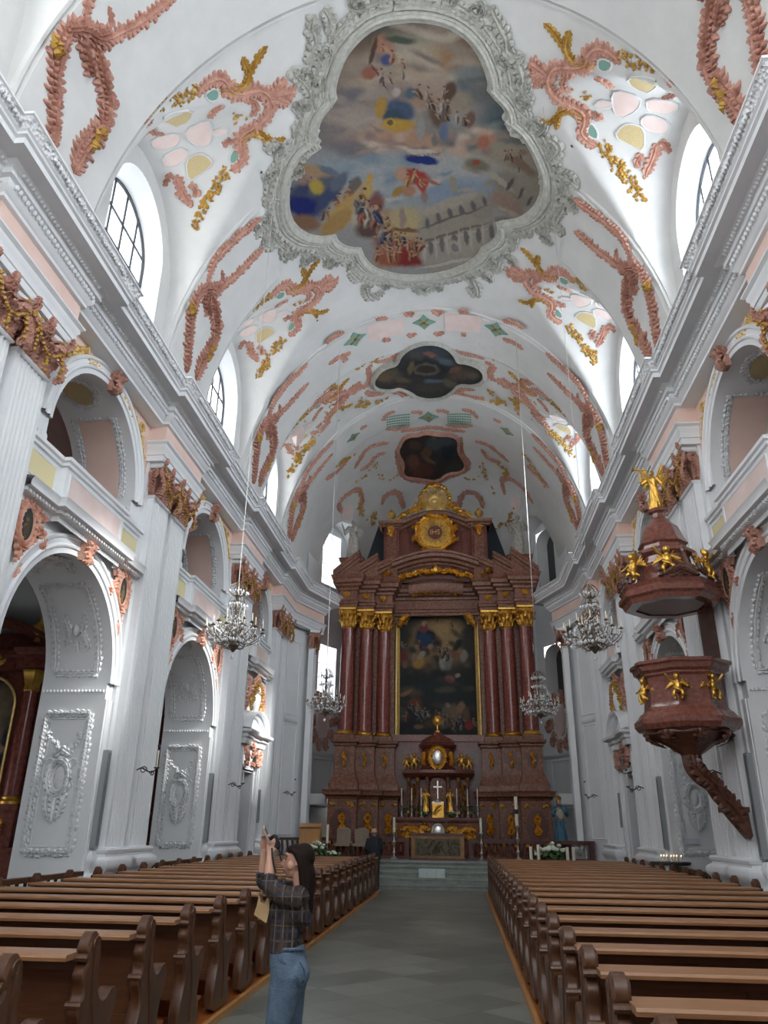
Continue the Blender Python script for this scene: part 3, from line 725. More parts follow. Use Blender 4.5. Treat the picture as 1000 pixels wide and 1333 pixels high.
# ------------------------------------------------------------------ fluted pilasters with stucco capitals
def loc_tf(s): return lambda V: np.stack([-s*V[:, 1], V[:, 0], V[:, 2]], 1)
def make_pilaster(s, label):
    t = empty('pilaster', (s*XW, 0, 0), label, 'pilaster', 'fluted pilasters on the nave walls'); lt = loc_tf(s)
    sec = [(-.41, 0), (-.41, .2), (-.345, .2)]
    for k in range(7):
        c = -.345 + (k+.5)*.69/7; hw = .034
        sec += [(c-hw-.003, .2), (c-hw, .185), (c-.018, .172), (c+.018, .172), (c+hw, .185), (c+hw+.003, .2)]
    sec += [(.345, .2), (.41, .2), (.41, 0)]
    m = MB(lt); m.grid([[(u, o, z) for z in (1.28, 7.74)] for u, o in sec]); m.build('shaft', WHITE, t, ang=25)
    m = MB(lt); P = [(-.44, 0), (-.44, .21), (.44, .21), (.44, 0)]
    moulding(m, P, [(.13, 0), (.13, .70), (.10, .73), (.08, .82), (.10, .9), (.12, .93), (.15, .97), (.165, 1.03), (.15, 1.09), (.11, 1.12), (.07, 1.14), (.06, 1.18), (.09, 1.20), (.10, 1.24), (.08, 1.27), (-.1, 1.29)], 1)
    m.build('base', WHITE, t)
    m = MB(lt); moulding(m, [(-.41, 0), (-.41, .2), (.41, .2), (.41, 0)], [(0, 7.70), (.03, 7.72), (.04, 7.75), (.0, 7.78), (-.1, 7.78)], 1)
    moulding(m, [(-.46, 0), (-.46, .28), (-.2, .24), (.2, .24), (.46, .28), (.46, 0)], [(-.3, 8.34), (.03, 8.34), (.06, 8.37), (.06, 8.43), (-.3, 8.45)], 1)
    m.build('abacus', WHITE, t)
    m = MB(lt)
    m.grid([[(u*(1+.12*k), o*(1+.2*k), 7.76+.6*k) for k in (0, .4, 1)] for u, o in [(-.38, 0), (-.38, .17), (.38, .17), (.38, 0)]])
    N = const((0, 1, .2))
    for u in (-.3, -.1, .1, .3):
        m.ribbon([(u, .2, 7.74), (u*1.05, .23, 7.9), (u*1.1, .31, 8.02), (u*1.15, .38, 7.99)], N, .10, .045, .06, .25, seed=int(u*10)+9)
    for u in (-.2, 0, .2):
        m.ribbon([(u, .21, 7.92), (u*1.1, .26, 8.08), (u*1.3, .35, 8.2), (u*1.4, .4, 8.15)], N, .09, .045, .06, .25, seed=int(u*10)+3)
    for q in (-1, 1):
        m.tube(spiral((q*.40, .33, 8.24), .125, 2.1, PI/2, (-q, 0, 0), (0, 0, 1), 34, .12), np.linspace(.042, .02, 34), 7)
        m.tube([(q*.40, .27, 8.24), (q*.40, .39, 8.24)], [.085, .06], 10)
        m.tube(smooth([(q*.1, .28, 8.12), (q*.2, .31, 8.3), (q*.36, .33, 8.36)]), .025, 6)
        m.ribbon([(q*.42, .34, 8.1), (q*.47, .38, 7.95), (q*.44, .36, 7.78), (q*.38, .3, 7.66)], N, .07, .05, .06, .3, seed=q+4)
        m.ribbon([(q*.46, .36, 8.30), (q*.53, .40, 8.42), (q*.50, .42, 8.54)], N, .07, .04, .05, .3, seed=q+8)
        m.ribbon([(q*.42, .05, 7.8), (q*.46, .08, 8.0), (q*.52, .12, 8.25)], const((q, 0, 0)), .09, .05, .06, .3)
        m.tube(spiral((q*.46, .14, 8.24), .11, 1.8, PI/2, (0, -1, 0), (0, 0, 1), 26, .15), np.linspace(.035, .015, 26), 6)
    m.ribbon([(-.12, .3, 8.28), (0, .34, 8.42), (.12, .3, 8.28)], N, .08, .05, .06, .2)
    m.ribbon([(0, .32, 8.3), (0, .36, 8.46), (0, .37, 8.56)], N, .08, .04, .05, .3)
    c = m.build('capital', STPINKD, t)
    m = MB(lt); R = random.Random(5)
    for q in (-1, 1):
        for k in range(9):
            a = k/8; m.ell((q*(.36-.36*a), .4+.02*R.random(), 8.16 - .26*math.sin(a*PI*.5) + .02*R.random()), .020+.014*R.random(), 6, 4)
        for k in range(6): m.ell((q*.37 + R.uniform(-.03, .03), .41, 8.12-.07*k), .022+.014*R.random(), 6, 4)
    for k in range(6): m.ell((R.uniform(-.04, .04), .38, 7.92-.05*k), .03, 6, 4)
    for k in range(10):
        q = R.choice((-1, 1)); m.ell((q*R.uniform(.3, .5), .4, R.uniform(8.2, 8.35)), .025, 6, 4)
    m.build('flower_garland', STGOLD, c)
    return t
ORD = ['first', 'second', 'third', 'fourth', 'fifth', 'sixth', 'seventh', 'eighth']
for s in (-1, 1):
    side = NAMES[s]; ps = []
    for pc in PAIRS[:3]: ps += [pc-.5, pc+.5]
    ps += [PAIRS[3]-.5, PAIRS[3]+.52]
    p0 = None
    for k, y in enumerate(ps):
        lab = 'white fluted pilaster with pink capital, %s from the altar, %s' % (ORD[7-k], side)
        if p0 is None: p0 = make_pilaster(s, lab); p0.location.y = y
        else: copy_tree(p0, (s*XW, y, 0), lab)
    ang = -s*math.atan2(.8, 1.9)
    q = copy_tree(p0, (s*(XW-.56), 27.85, 0), 'white fluted pilaster on the angled choir pier, ' + side, rot=ang)
    # ---- small things on the walls
    lt = loc_tf(s)
    # oval portraits in pink stucco frames
    N = const((0, 1, 0)); first = None
    for yc, hw, z in [(11.27, 1.68, 5.62), (17.3, 1.62, 5.62)]:
        for q in (-1, 1):
            y = yc + q*hw*1.0
            t = empty('oval_portrait', (s*XW, y, z), 'dark oval saint portrait in pink frame, %s edge of %s deep arch, %s' % ('altar' if q > 0 else 'entrance', 'first' if yc < 12 else 'second', side), 'oval painting', 'oval portraits')
            m = MB(lt); E = [(.17*math.cos(a), .06, .27*math.sin(a)) for a in np.linspace(0, 2*PI, 28, endpoint=False)]
            GR = [[(r*.17*math.cos(a), .065, r*.27*math.sin(a)) for a in np.linspace(0, 2*PI, 40, endpoint=False)] for r in np.linspace(0.01, 1, 20)]
            m.grid(GR, closev=True); V = np.concatenate(m.v); px = V[:, 1]*s*150*-q*-1; py = -V[:, 2]*150
            rob = rnd.choice([(.30, .22, .10), (.16, .10, .06), (.25, .10, .06)])
            col = paint(V[:, 1]*150, py, (.05, .075, .07), [(2, 12, 9, 24, .1, rob, .3), (0, -12, 6, 6, 0, (.34, .2, .12), .3), (1, -14, 9, 9, 0, (.12, .1, .05), .6), (0, -11, 4.5, 5, 0, (.36, .22, .14), .3), (-6, 4, 3, 8, .6, (.3, .18, .1), .3)], 1.2, .4, seed=int(yc)+q)
            m.build('canvas', OILPAINT, t, col=col)
            m = MB(lt); m.tube(E + [E[0]], .028, 6, cap=False)
            F = [(.235*math.cos(a), .03, .345*math.sin(a)) for a in np.linspace(0, 2*PI, 30)]
            m.ribbon(F, N, .085, .07, .1, .02, seed=int(yc)+q)
            m.ribbon([(-.1, .04, .36), (-.14, .05, .48), (0, .06, .56), (.14, .05, .48), (.1, .04, .36)], N, .07, .06, .09, .2)
            m.ribbon([(0, .04, -.34), (q*.05, .04, -.5), (q*.02, .04, -.68), (q*.08, .03, -.85)], N, .09, .05, .08, .4)
            m.ribbon([(q*-.22, .04, .1), (q*-.42, .05, .0), (q*-.5, .05, -.16), (q*-.62, .04, -.1)], N, .085, .06, .09, .4)
            m.ribbon([(q*-.2, .04, .3), (q*-.38, .05, .22), (q*-.5, .05, .3)], N, .06, .06, .09, .4)
            for a in (.6, 1.6, 2.6): m.tube(spiral((q*.26*math.cos(a), .08, .36*math.sin(a)), .07, 1.4, a, (1, 0, 0), (0, 0, 1)), np.linspace(.03, .012, 20), 6)
            m.build('rocaille_frame', STPINKLIT if s < 0 else STPINK, t)
    # pink scroll keystones of both arcades
    for j, (yc, zk, rr) in enumerate([(b[0], LSP+LR, .26) for b in BAYS[1:]] + [(b[0], USP+b[2]*.97, .2) for b in BAYS] + [(22.8, 8.72, .2)]):
        low = zk < 7
        m = MB(lambda V, s=s, yc=yc, zk=zk: np.stack([s*(XW - V[:, 1]), V[:, 0] + yc, V[:, 2] + zk], 1))
        if low: m.prism([(.05, -.04), (.16, -.06), (.2, .02), (.14, .10), (.20, .2), (.26, .27), (.05, .27)], 0, -.11, .11)
        else: m.prism([(.03, -.1), (.13, -.12), (.17, -.03), (.12, .08), (.2, .2), (.25, .34), (.03, .36)], 0, -.1, .1)
        for q in (-.11, .11):
            m.tube(spiral((q, .19, .2), .075, 1.6, 0, (0, 1, 0), (0, 0, 1)), np.linspace(.025, .012, 20), 6)
        m.ribbon([(0, .15, -.1), (0, .2, 0), (0, .16, .1), (0, .24, .24)], const((0, 1, 0)), .12, .05, .08, .2)
        o = m.build('keystone', STPINKLIT if (low and s < 0) else STPINKD)
        o['label'] = 'pink scrolled keystone of the %s %s arch, %s' % ({5: 'foremost', 11: 'first full', 17: 'second full', 22: 'door bay'}[int(yc)], 'lower' if low else 'gallery', side)
        o['category'] = 'keystone'; o['kind'] = 'thing'; o['group'] = 'scroll keystones'
    # stone doorway with broken pediment
    t = empty('sacristy_doorway', (s*XW, 22.75, 0), 'tall narrow doorway under a curved white pediment with pink stucco, ' + side, 'doorway')
    m = MB(lt); m.box((-.66, -.35, 0), (.66, -.3, 3.2)); m.build('door_leaf', DARKROOM, t)
    m = MB(lt); m.grid([[(-.62, o, z) for z in (0, 3.12)] for o in (0, -.3)]); m.grid([[(.62, o, z) for z in (0, 3.12)] for o in (0, -.3)])
    m.box((-.62, -.3, 3.10), (.62, 0, 3.16)); m.build('door_reveal', GREYW, t)
    m = MB(lt)
    for q in (-1, 1):
        a, b = sorted((q*.62, q*.72)); m.box((a, 0, 0), (b, .05, 3.25)); a, b = sorted((q*.86, q*1.1)); m.box((a, 0, .9), (b, .10, 3.8)); a, b = sorted((q*.92, q*1.04)); m.box((a, .1, 1.1), (b, .13, 3.6))
    m.box((-.72, 0, 3.16), (.72, .05, 3.26)); m.build('architrave', WHITE, t)
    m = MB(lt)
    for q in (-1, 1): m.ribbon([(q*.79, .01, .2), (q*.79, .01, 3.2)], N, .06, .03, .1, .05)
    m.build('carved_border', CARVED, t)
    m = MB(lt); moulding(m, [(-1.1, 0), (-1.1, .2), (-.55, .2), (-.45, .12), (.45, .12), (.55, .2), (1.1, .2), (1.1, 0)], [(0, 3.8), (.03, 3.84), (.03, 3.95), (.10, 3.98), (.10, 4.06), (.22, 4.1), (.24, 4.17), (-.3, 4.2)], 1)
    for t_ in (0,):
        G = []
        for a in np.linspace(-1.12, 1.12, 25):
            x = 1.12*math.sin(a*1.2)/math.sin(1.12*1.2); z = 4.18 + .62*max(0, math.cos(a*1.35))
            G.append([(x, o, z+dz) for o, dz in ((0, -.14), (.22, -.14), (.24, -.08), (.34, -.06), (.36, 0), (.0, .04))])
        m.grid(G)
    m.add([(x, .1, z) for x, z in [(-1.1, 4.18), (1.1, 4.18), (.8, 4.5), (.4, 4.72), (0, 4.8), (-.4, 4.72), (-.8, 4.5)]], [tuple(range(7))])
    m.build('pediment', WHITE, t)
    m = MB(lt)
    for q in (-1, 1):
        m.ribbon([(q*.62, .08, 3.8), (q*.78, .14, 3.6), (q*.7, .16, 3.42), (q*.5, .12, 3.34)], N, .15, .1, .1, .2, seed=2)
        m.tube(spiral((q*.68, .16, 3.6), .15, 1.5, 0, (q, 0, 0), (0, 0, 1)), np.linspace(.06, .03, 20), 7)
        m.ribbon([(q*.12, .06, 3.36), (q*.35, .1, 3.3), (q*.6, .06, 3.36)], N, .06, .05, .1, .3)
    m.ribbon([(0, .1, 3.95), (0, .16, 3.7), (0, .1, 3.45)], N, .12, .08, .09, .2)
    m.build('pink_brackets', STPINKLIT if s < 0 else STPINKD, t)
    m = MB(lt)
    for q in (-1, 1):
        m.ribbon(smooth([(q*.9, .06, 4.75), (q*1.0, .1, 5.1), (q*.8, .1, 5.4), (q*.95, .08, 5.75)]), N, .12, .08, .1, .3, seed=4)
        m.ribbon(smooth([(q*.3, .06, 5.0), (q*.55, .1, 5.25), (q*.4, .1, 5.55)]), N, .09, .07, .1, .3, seed=6)
    m.ribbon([(-.3, .1, 5.6), (0, .15, 5.78), (.3, .1, 5.6)], N, .12, .07, .1, .2)
    m.build('pink_cartouche', STPINKLIT if s < 0 else STPINKD, t)
    m = MB(lt); m.leaves(smooth([(-.6, .1, 4.85), (-.5, .14, 5.3), (-.2, .16, 5.55), (.2, .16, 5.55), (.5, .14, 5.3), (.6, .1, 4.85)]), N, 90, .16, .13, .05, seed=3)
    m.build('gilt_leaves', STGOLD, t)
    m = MB(lt); m.ell((0, .12, 5.1), (.24, .12, .3), 12, 8); m.ell((0, .16, 5.42), (.12, .1, .13), 10, 6); m.ell((-.28, .12, 5.2), (.1, .08, .2), 8, 6); m.ell((.28, .12, 5.2), (.1, .08, .2), 8, 6)
    m.build('relief_figure', WHITE, t)
    # grey loudspeaker columns
    for yy, lab in ((13.22, 'first'), (19.2, 'second'), (24.05, 'last')):
        m = MB(); m.box((-.055, -.07, -.78), (.055, .07, .78)); o = m.build('column_loudspeaker', SPK)
        o.location = (s*(XW-.09), yy, 2.05 if yy < 24 else 2.2)
        if yy > 24: o.scale = (.8, .8, .6)
        tag(o, 'slim grey loudspeaker column before the %s pilaster pair past the woman, %s' % (lab, side) if lab != 'last' else 'small grey loudspeaker column beside the doorway, ' + side, 'loudspeaker', 'wall loudspeakers')
        m = MB(); m.box((-.06, -.055, -.74), (-.056, .055, .74)) if s > 0 else m.box((.056, -.055, -.74), (.06, .055, .74)); m.build('grille', mat('speaker_grille', (.17, .18, .19), .8), o)
    # wrought iron candle sconces
    for yy, oo, zz, lab in ((14.33, .2, 2.58, 'first'), (20.35, .2, 2.62, 'second'), (26.35, .33, 2.66, 'third')):
        t = empty('candle_sconce', (s*(XW-oo), yy, zz), 'curled black iron candle sconce on the %s pilaster pair, %s' % (lab, side), 'sconce', 'iron sconces')
        m = MB(lt); P = [(0, 0, 0), (0, .1, .05), (0, .2, -.02), (0, .3, -.04), (0, .38, .02)]
        m.tube(smooth(P), .013, 6); m.tube(spiral((0, .13, .0), .07, 1.4, 0, (0, 1, 0), (0, 0, 1)), .01, 5); m.tube(spiral((0, .3, -.06), .05, 1.3, 0, (0, -1, 0), (0, 0, 1)), .01, 5)
        m.lathe([(.0, 0), (.05, .01), (.055, .03), (.02, .03)], (0, .38, .02), 10); m.build('arm', IRON, t)
        m = MB(lt); m.lathe([(.014, 0), (.014, .3), (.0, .305)], (0, .38, .05), 8); c = m.build('candle', WAX, t)
        m = MB(lt); m.lathe([(.0, .36), (.03, .37), (.03, .40), (.0, .41)], (0, .38, .05), 8); m.build('snuffer', IRON, c)
# ------------------------------------------------------------------ stucco and frescoes on the vault
def onv(L, lift=0.):
    """plan points (x, y) laid on the vault"""
    out = []
    for x, y in L:
        p = np.array([x, y, float(V2(x, y))]); out.append(p + vnorm(p)*lift)
    return np.array(out)
def plan(L): return hits(L)[:, :2]
def reband(P, pc, w):
    return P
# traced once beside the first bay, then laid again bay by bay
CART = dict(
 pink=[([(256,121),(266,108),(282,100),(294,106),(298,118),(312,121),(328,117),(342,117),(352,128),(350,144),(340,158),(324,167),(311,178),(313,192),(319,202),(310,214),(300,221)], .16),
       ([(372,104),(362,112),(352,122)], .16), ([(384,118),(368,120),(354,124)], .17), ([(376,132),(364,128),(352,126)], .16),
       ([(318,128),(330,130),(334,142),(324,150)], .08), ([(272,152),(280,140),(292,136)], .07), ([(290,186),(299,184),(296,176)], .07),
       ([(176,176),(196,172),(214,174)], .06), ([(228,228),(234,246),(246,264),(242,266)], .12), ([(248,238),(256,248),(250,254)], .09), ([(184,160),(190,152),(196,160)], .10), ([(214,240),(219,226),(226,226)], .06)],
 gold=[([(288,117),(306,117),(318,110),(324,96),(320,84),(314,72)], .10), ([(322,100),(330,84),(338,68),(348,58)], .08), ([(310,188),(320,176),(336,170),(346,178),(350,194)], .09), ([(344,176),(358,184),(372,178)], .07)],
 leaf=[([(187,146),(204,134),(222,128),(240,124),(252,116)], 70), ([(292,224),(282,240),(272,256),(262,272),(252,292)], 80), ([(318,150),(312,155),(306,152)], 8)],
 pinkp=[[(194,180),(232,170),(234,186),(214,194),(198,192)], [(238,168),(268,154),(276,166),(272,192),(244,184)], [(208,204),(232,190),(246,196),(236,212),(214,218)], [(272,170),(290,164),(300,172),(280,176)]],
 ochrep=[[(208,154),(220,146),(250,142),(246,156),(222,166)], [(240,206),(256,198),(268,200),(278,212),(262,224),(244,236)]],
 greenp=[[(264,122),(276,113),(284,116),(283,128),(272,132)], [(297,204),(304,190),(310,196),(311,206),(300,213)]])
CARTP = {k: [((plan(a[0]), a[1]) if isinstance(a, tuple) else plan(a)) for a in v] for k, v in CART.items()}
RIBS = dict(
 big=[([(284,372),(274,380),(262,376),(252,384)], .2), ([(256,378),(247,396),(242,415),(240,440),(238,462),(237,486)], .19), ([(272,384),(274,404),(278,424),(274,444),(264,460),(256,476),(250,496)], .23), ([(264,374),(262,392),(268,410)], .16)],
 thin=[([(266,374),(268,356),(276,336),(290,322),(306,306),(324,292),(336,280)], .12), ([(280,378),(290,368),(306,354),(318,342),(330,330),(340,322)], .13), ([(278,372),(286,362),(284,350)], .06)],
 gold=[([(262,470),(266,455),(272,446)], 10), ([(240,398),(243,406)], 8)])
RIBP = {k: [(plan(a[0]), a[1]) for a in v] for k, v in RIBS.items()}
PINKS = STPINK
def cartouche(s, yc, k, label):
    t = empty('stucco_cartouche', (0, 0, 0), label, 'stucco ornament', 'stucco cartouches over the windows')
    def mv(P): P = np.array(P); return np.stack([-s*P[:, 0]*1.0, yc + (P[:, 1]-11.27)*k], 1)
    m = MB()
    for i, (P, w) in enumerate(CARTP['pink']):
        if i in (0, 4, 5, 6, 7, 8, 9, 10, 11): m = MB()
        m.ribbon(onv(smooth(mv(P), 1)), vnorm, w*(.6+.4*k), .06, .10, .3, seed=i)
        if i > 2: m.build('pink_scroll', PINKS, t)
    m = MB()
    for i, (P, w) in enumerate(CARTP['gold']):
        if i in (0, 2): m = MB()
        m.ribbon(onv(smooth(mv(P), 1)), vnorm, w*k**.5, .055, .11, .3, seed=i+3)
        if i in (1, 3): m.build('golden_leaf_scroll', STGOLD, t)
    m = MB()
    for i, (P, n) in enumerate(CARTP['leaf']): m = MB(); m.leaves(onv(mv(P)), vnorm, n, .125, .12, .022, seed=i+int(yc)); m.build('golden_garland', STGOLD, t)
    for nm, mt in (('pinkp', PALEPINK), ('ochrep', OCHRE), ('greenp', GREEN)):
        for P in CARTP[nm]:
            m = MB(); fr = MB(); Q = smoothc(mv(P), 1); m.flatpoly(onv(Q), vnorm, .02); fr.tube(onv(np.vstack([Q, Q[:1]]), .01), .025, 5, cap=False)
            o = m.build({'pinkp': 'pink_field', 'ochrep': 'ochre_field', 'greenp': 'green_field'}[nm], mt, t); fr.build('white_rim', VAULT, o)
    return t
def ribwork(s, pc, k, label, full=True):
    t = empty('stucco_scrollwork', (0, 0, 0), label, 'stucco ornament', 'pink stucco scrolls above the pilaster pairs')
    def mv(P): P = np.array(P); return np.stack([-s*P[:, 0], pc + (P[:, 1]-14.33)*k], 1)
    lift = lambda P: onv(P, .08)
    m = MB()
    for i, (P, w) in enumerate(RIBP['big']): m.ribbon(lift(smooth(mv(P), 1)), vnorm, w, .09, .11, .3, seed=i); m.ribbon(lift(smooth(mv(P), 1)), vnorm, w*.45, .13, .09, .3, seed=i+5)
    m.build('pink_cartouche', STPINKD, t)
    m = MB()
    for i, (P, w) in enumerate(RIBP['thin']): m = MB(); m.ribbon(lift(smooth(mv(P), 1)), vnorm, w, .06, .10, .3, seed=i); m.build('pink_tendril', PINKS, t)
    m = MB()
    for i, (P, n) in enumerate(RIBP['gold']): m = MB(); m.leaves(onv(mv(P), .15), vnorm, n, .2, .07, .05, seed=i); m.build('golden_leaf_tuft', STGOLD, t)
for s in (-1, 1):
    for (yc, hw, h), nm in zip(WIN[1:], ('first', 'second', 'third')):
        cartouche(s, yc, hw/1.72, 'pink, ochre and gold stucco cartouche over the %s window, %s' % (nm, NAMES[s]))
    for pc, nm in zip(PAIRS, ('cut by the top edge', 'beside the great fresco', 'between second and third windows', 'at the choir arch')):
        ribwork(s, pc, 1 if pc < 25 else .85, 'pink stucco scroll %s, %s' % (nm, NAMES[s]))

def fresco(name, out, base, blobs, label, step, frame_mat, fw, scale, wob, cat='ceiling painting', grain=.12, drop=0.):
    t = empty(name, (0, 0, 0), label, cat)
    L = smoothc(np.array(out, float), 1); L = smoothc(L, 1); H = hits(L); Q = H[:, :2]
    x0, y0 = Q.min(0); x1, y1 = Q.max(0); xs = np.arange(x0, x1+step, step); ys_ = np.arange(y0, y1+step, step)
    X, Y = np.meshgrid(xs, ys_, indexing='ij'); ins = np.zeros(X.shape, bool); n = len(Q)
    for i in range(n):
        a = Q[i]; b = Q[(i+1) % n]; c = ((a[1] > Y) != (b[1] > Y)) & (X < (b[0]-a[0])*(Y-a[1])/(b[1]-a[1]+1e-12) + a[0]); ins ^= c
    keep = ins.copy(); keep[1:] |= ins[:-1]; keep[:-1] |= ins[1:]; keep[:, 1:] |= ins[:, :-1]; keep[:, :-1] |= ins[:, 1:]
    idx = -np.ones(X.shape, int); idx[keep] = np.arange(keep.sum())
    P = np.stack([X[keep], Y[keep], V2(X[keep], Y[keep]) - .03 - drop], 1)
    F = []
    a = idx[:-1, :-1]; b = idx[1:, :-1]; c = idx[1:, 1:]; d = idx[:-1, 1:]; ok = (a >= 0) & (b >= 0) & (c >= 0) & (d >= 0)
    F = np.stack([a[ok], d[ok], c[ok], b[ok]], 1).tolist()
    m = MB(); m.add(P, F); px, py = proj(P); col = paint(px, py, base, blobs, scale, wob, grain)
    m.build('painted_field', PAINT, t, col=col)
    m = MB(); G = []; cen = Q.mean(0); N_ = len(Q)
    for i in range(N_):
        tan = Q[(i+1) % N_] - Q[i-1]; nn = np.array([tan[1], -tan[0]]); nn /= np.linalg.norm(nn) + 1e-9
        if nn.dot(Q[i]-cen) < 0 and False: nn = -nn
        G.append(nn)
    G = np.array(G); area = np.sum(Q[:, 0]*np.roll(Q[:, 1], -1) - np.roll(Q[:, 0], -1)*Q[:, 1]); G = G*(1 if area > 0 else -1)
    prof = [(-.03, -.01), (.0, .04), (.25, .05), (.35, .10), (.6, .13), (.75, .09), (.85, .10), (1., .05), (1.02, -.02)]
    rows = []
    for i in range(N_):
        rows.append([onv([Q[i] + G[i]*fw*o], l + drop*(l > 0))[0] for o, l in prof])
    m.grid(rows, closeu=True); m.build('moulded_frame', frame_mat, t)
    return t, Q, G
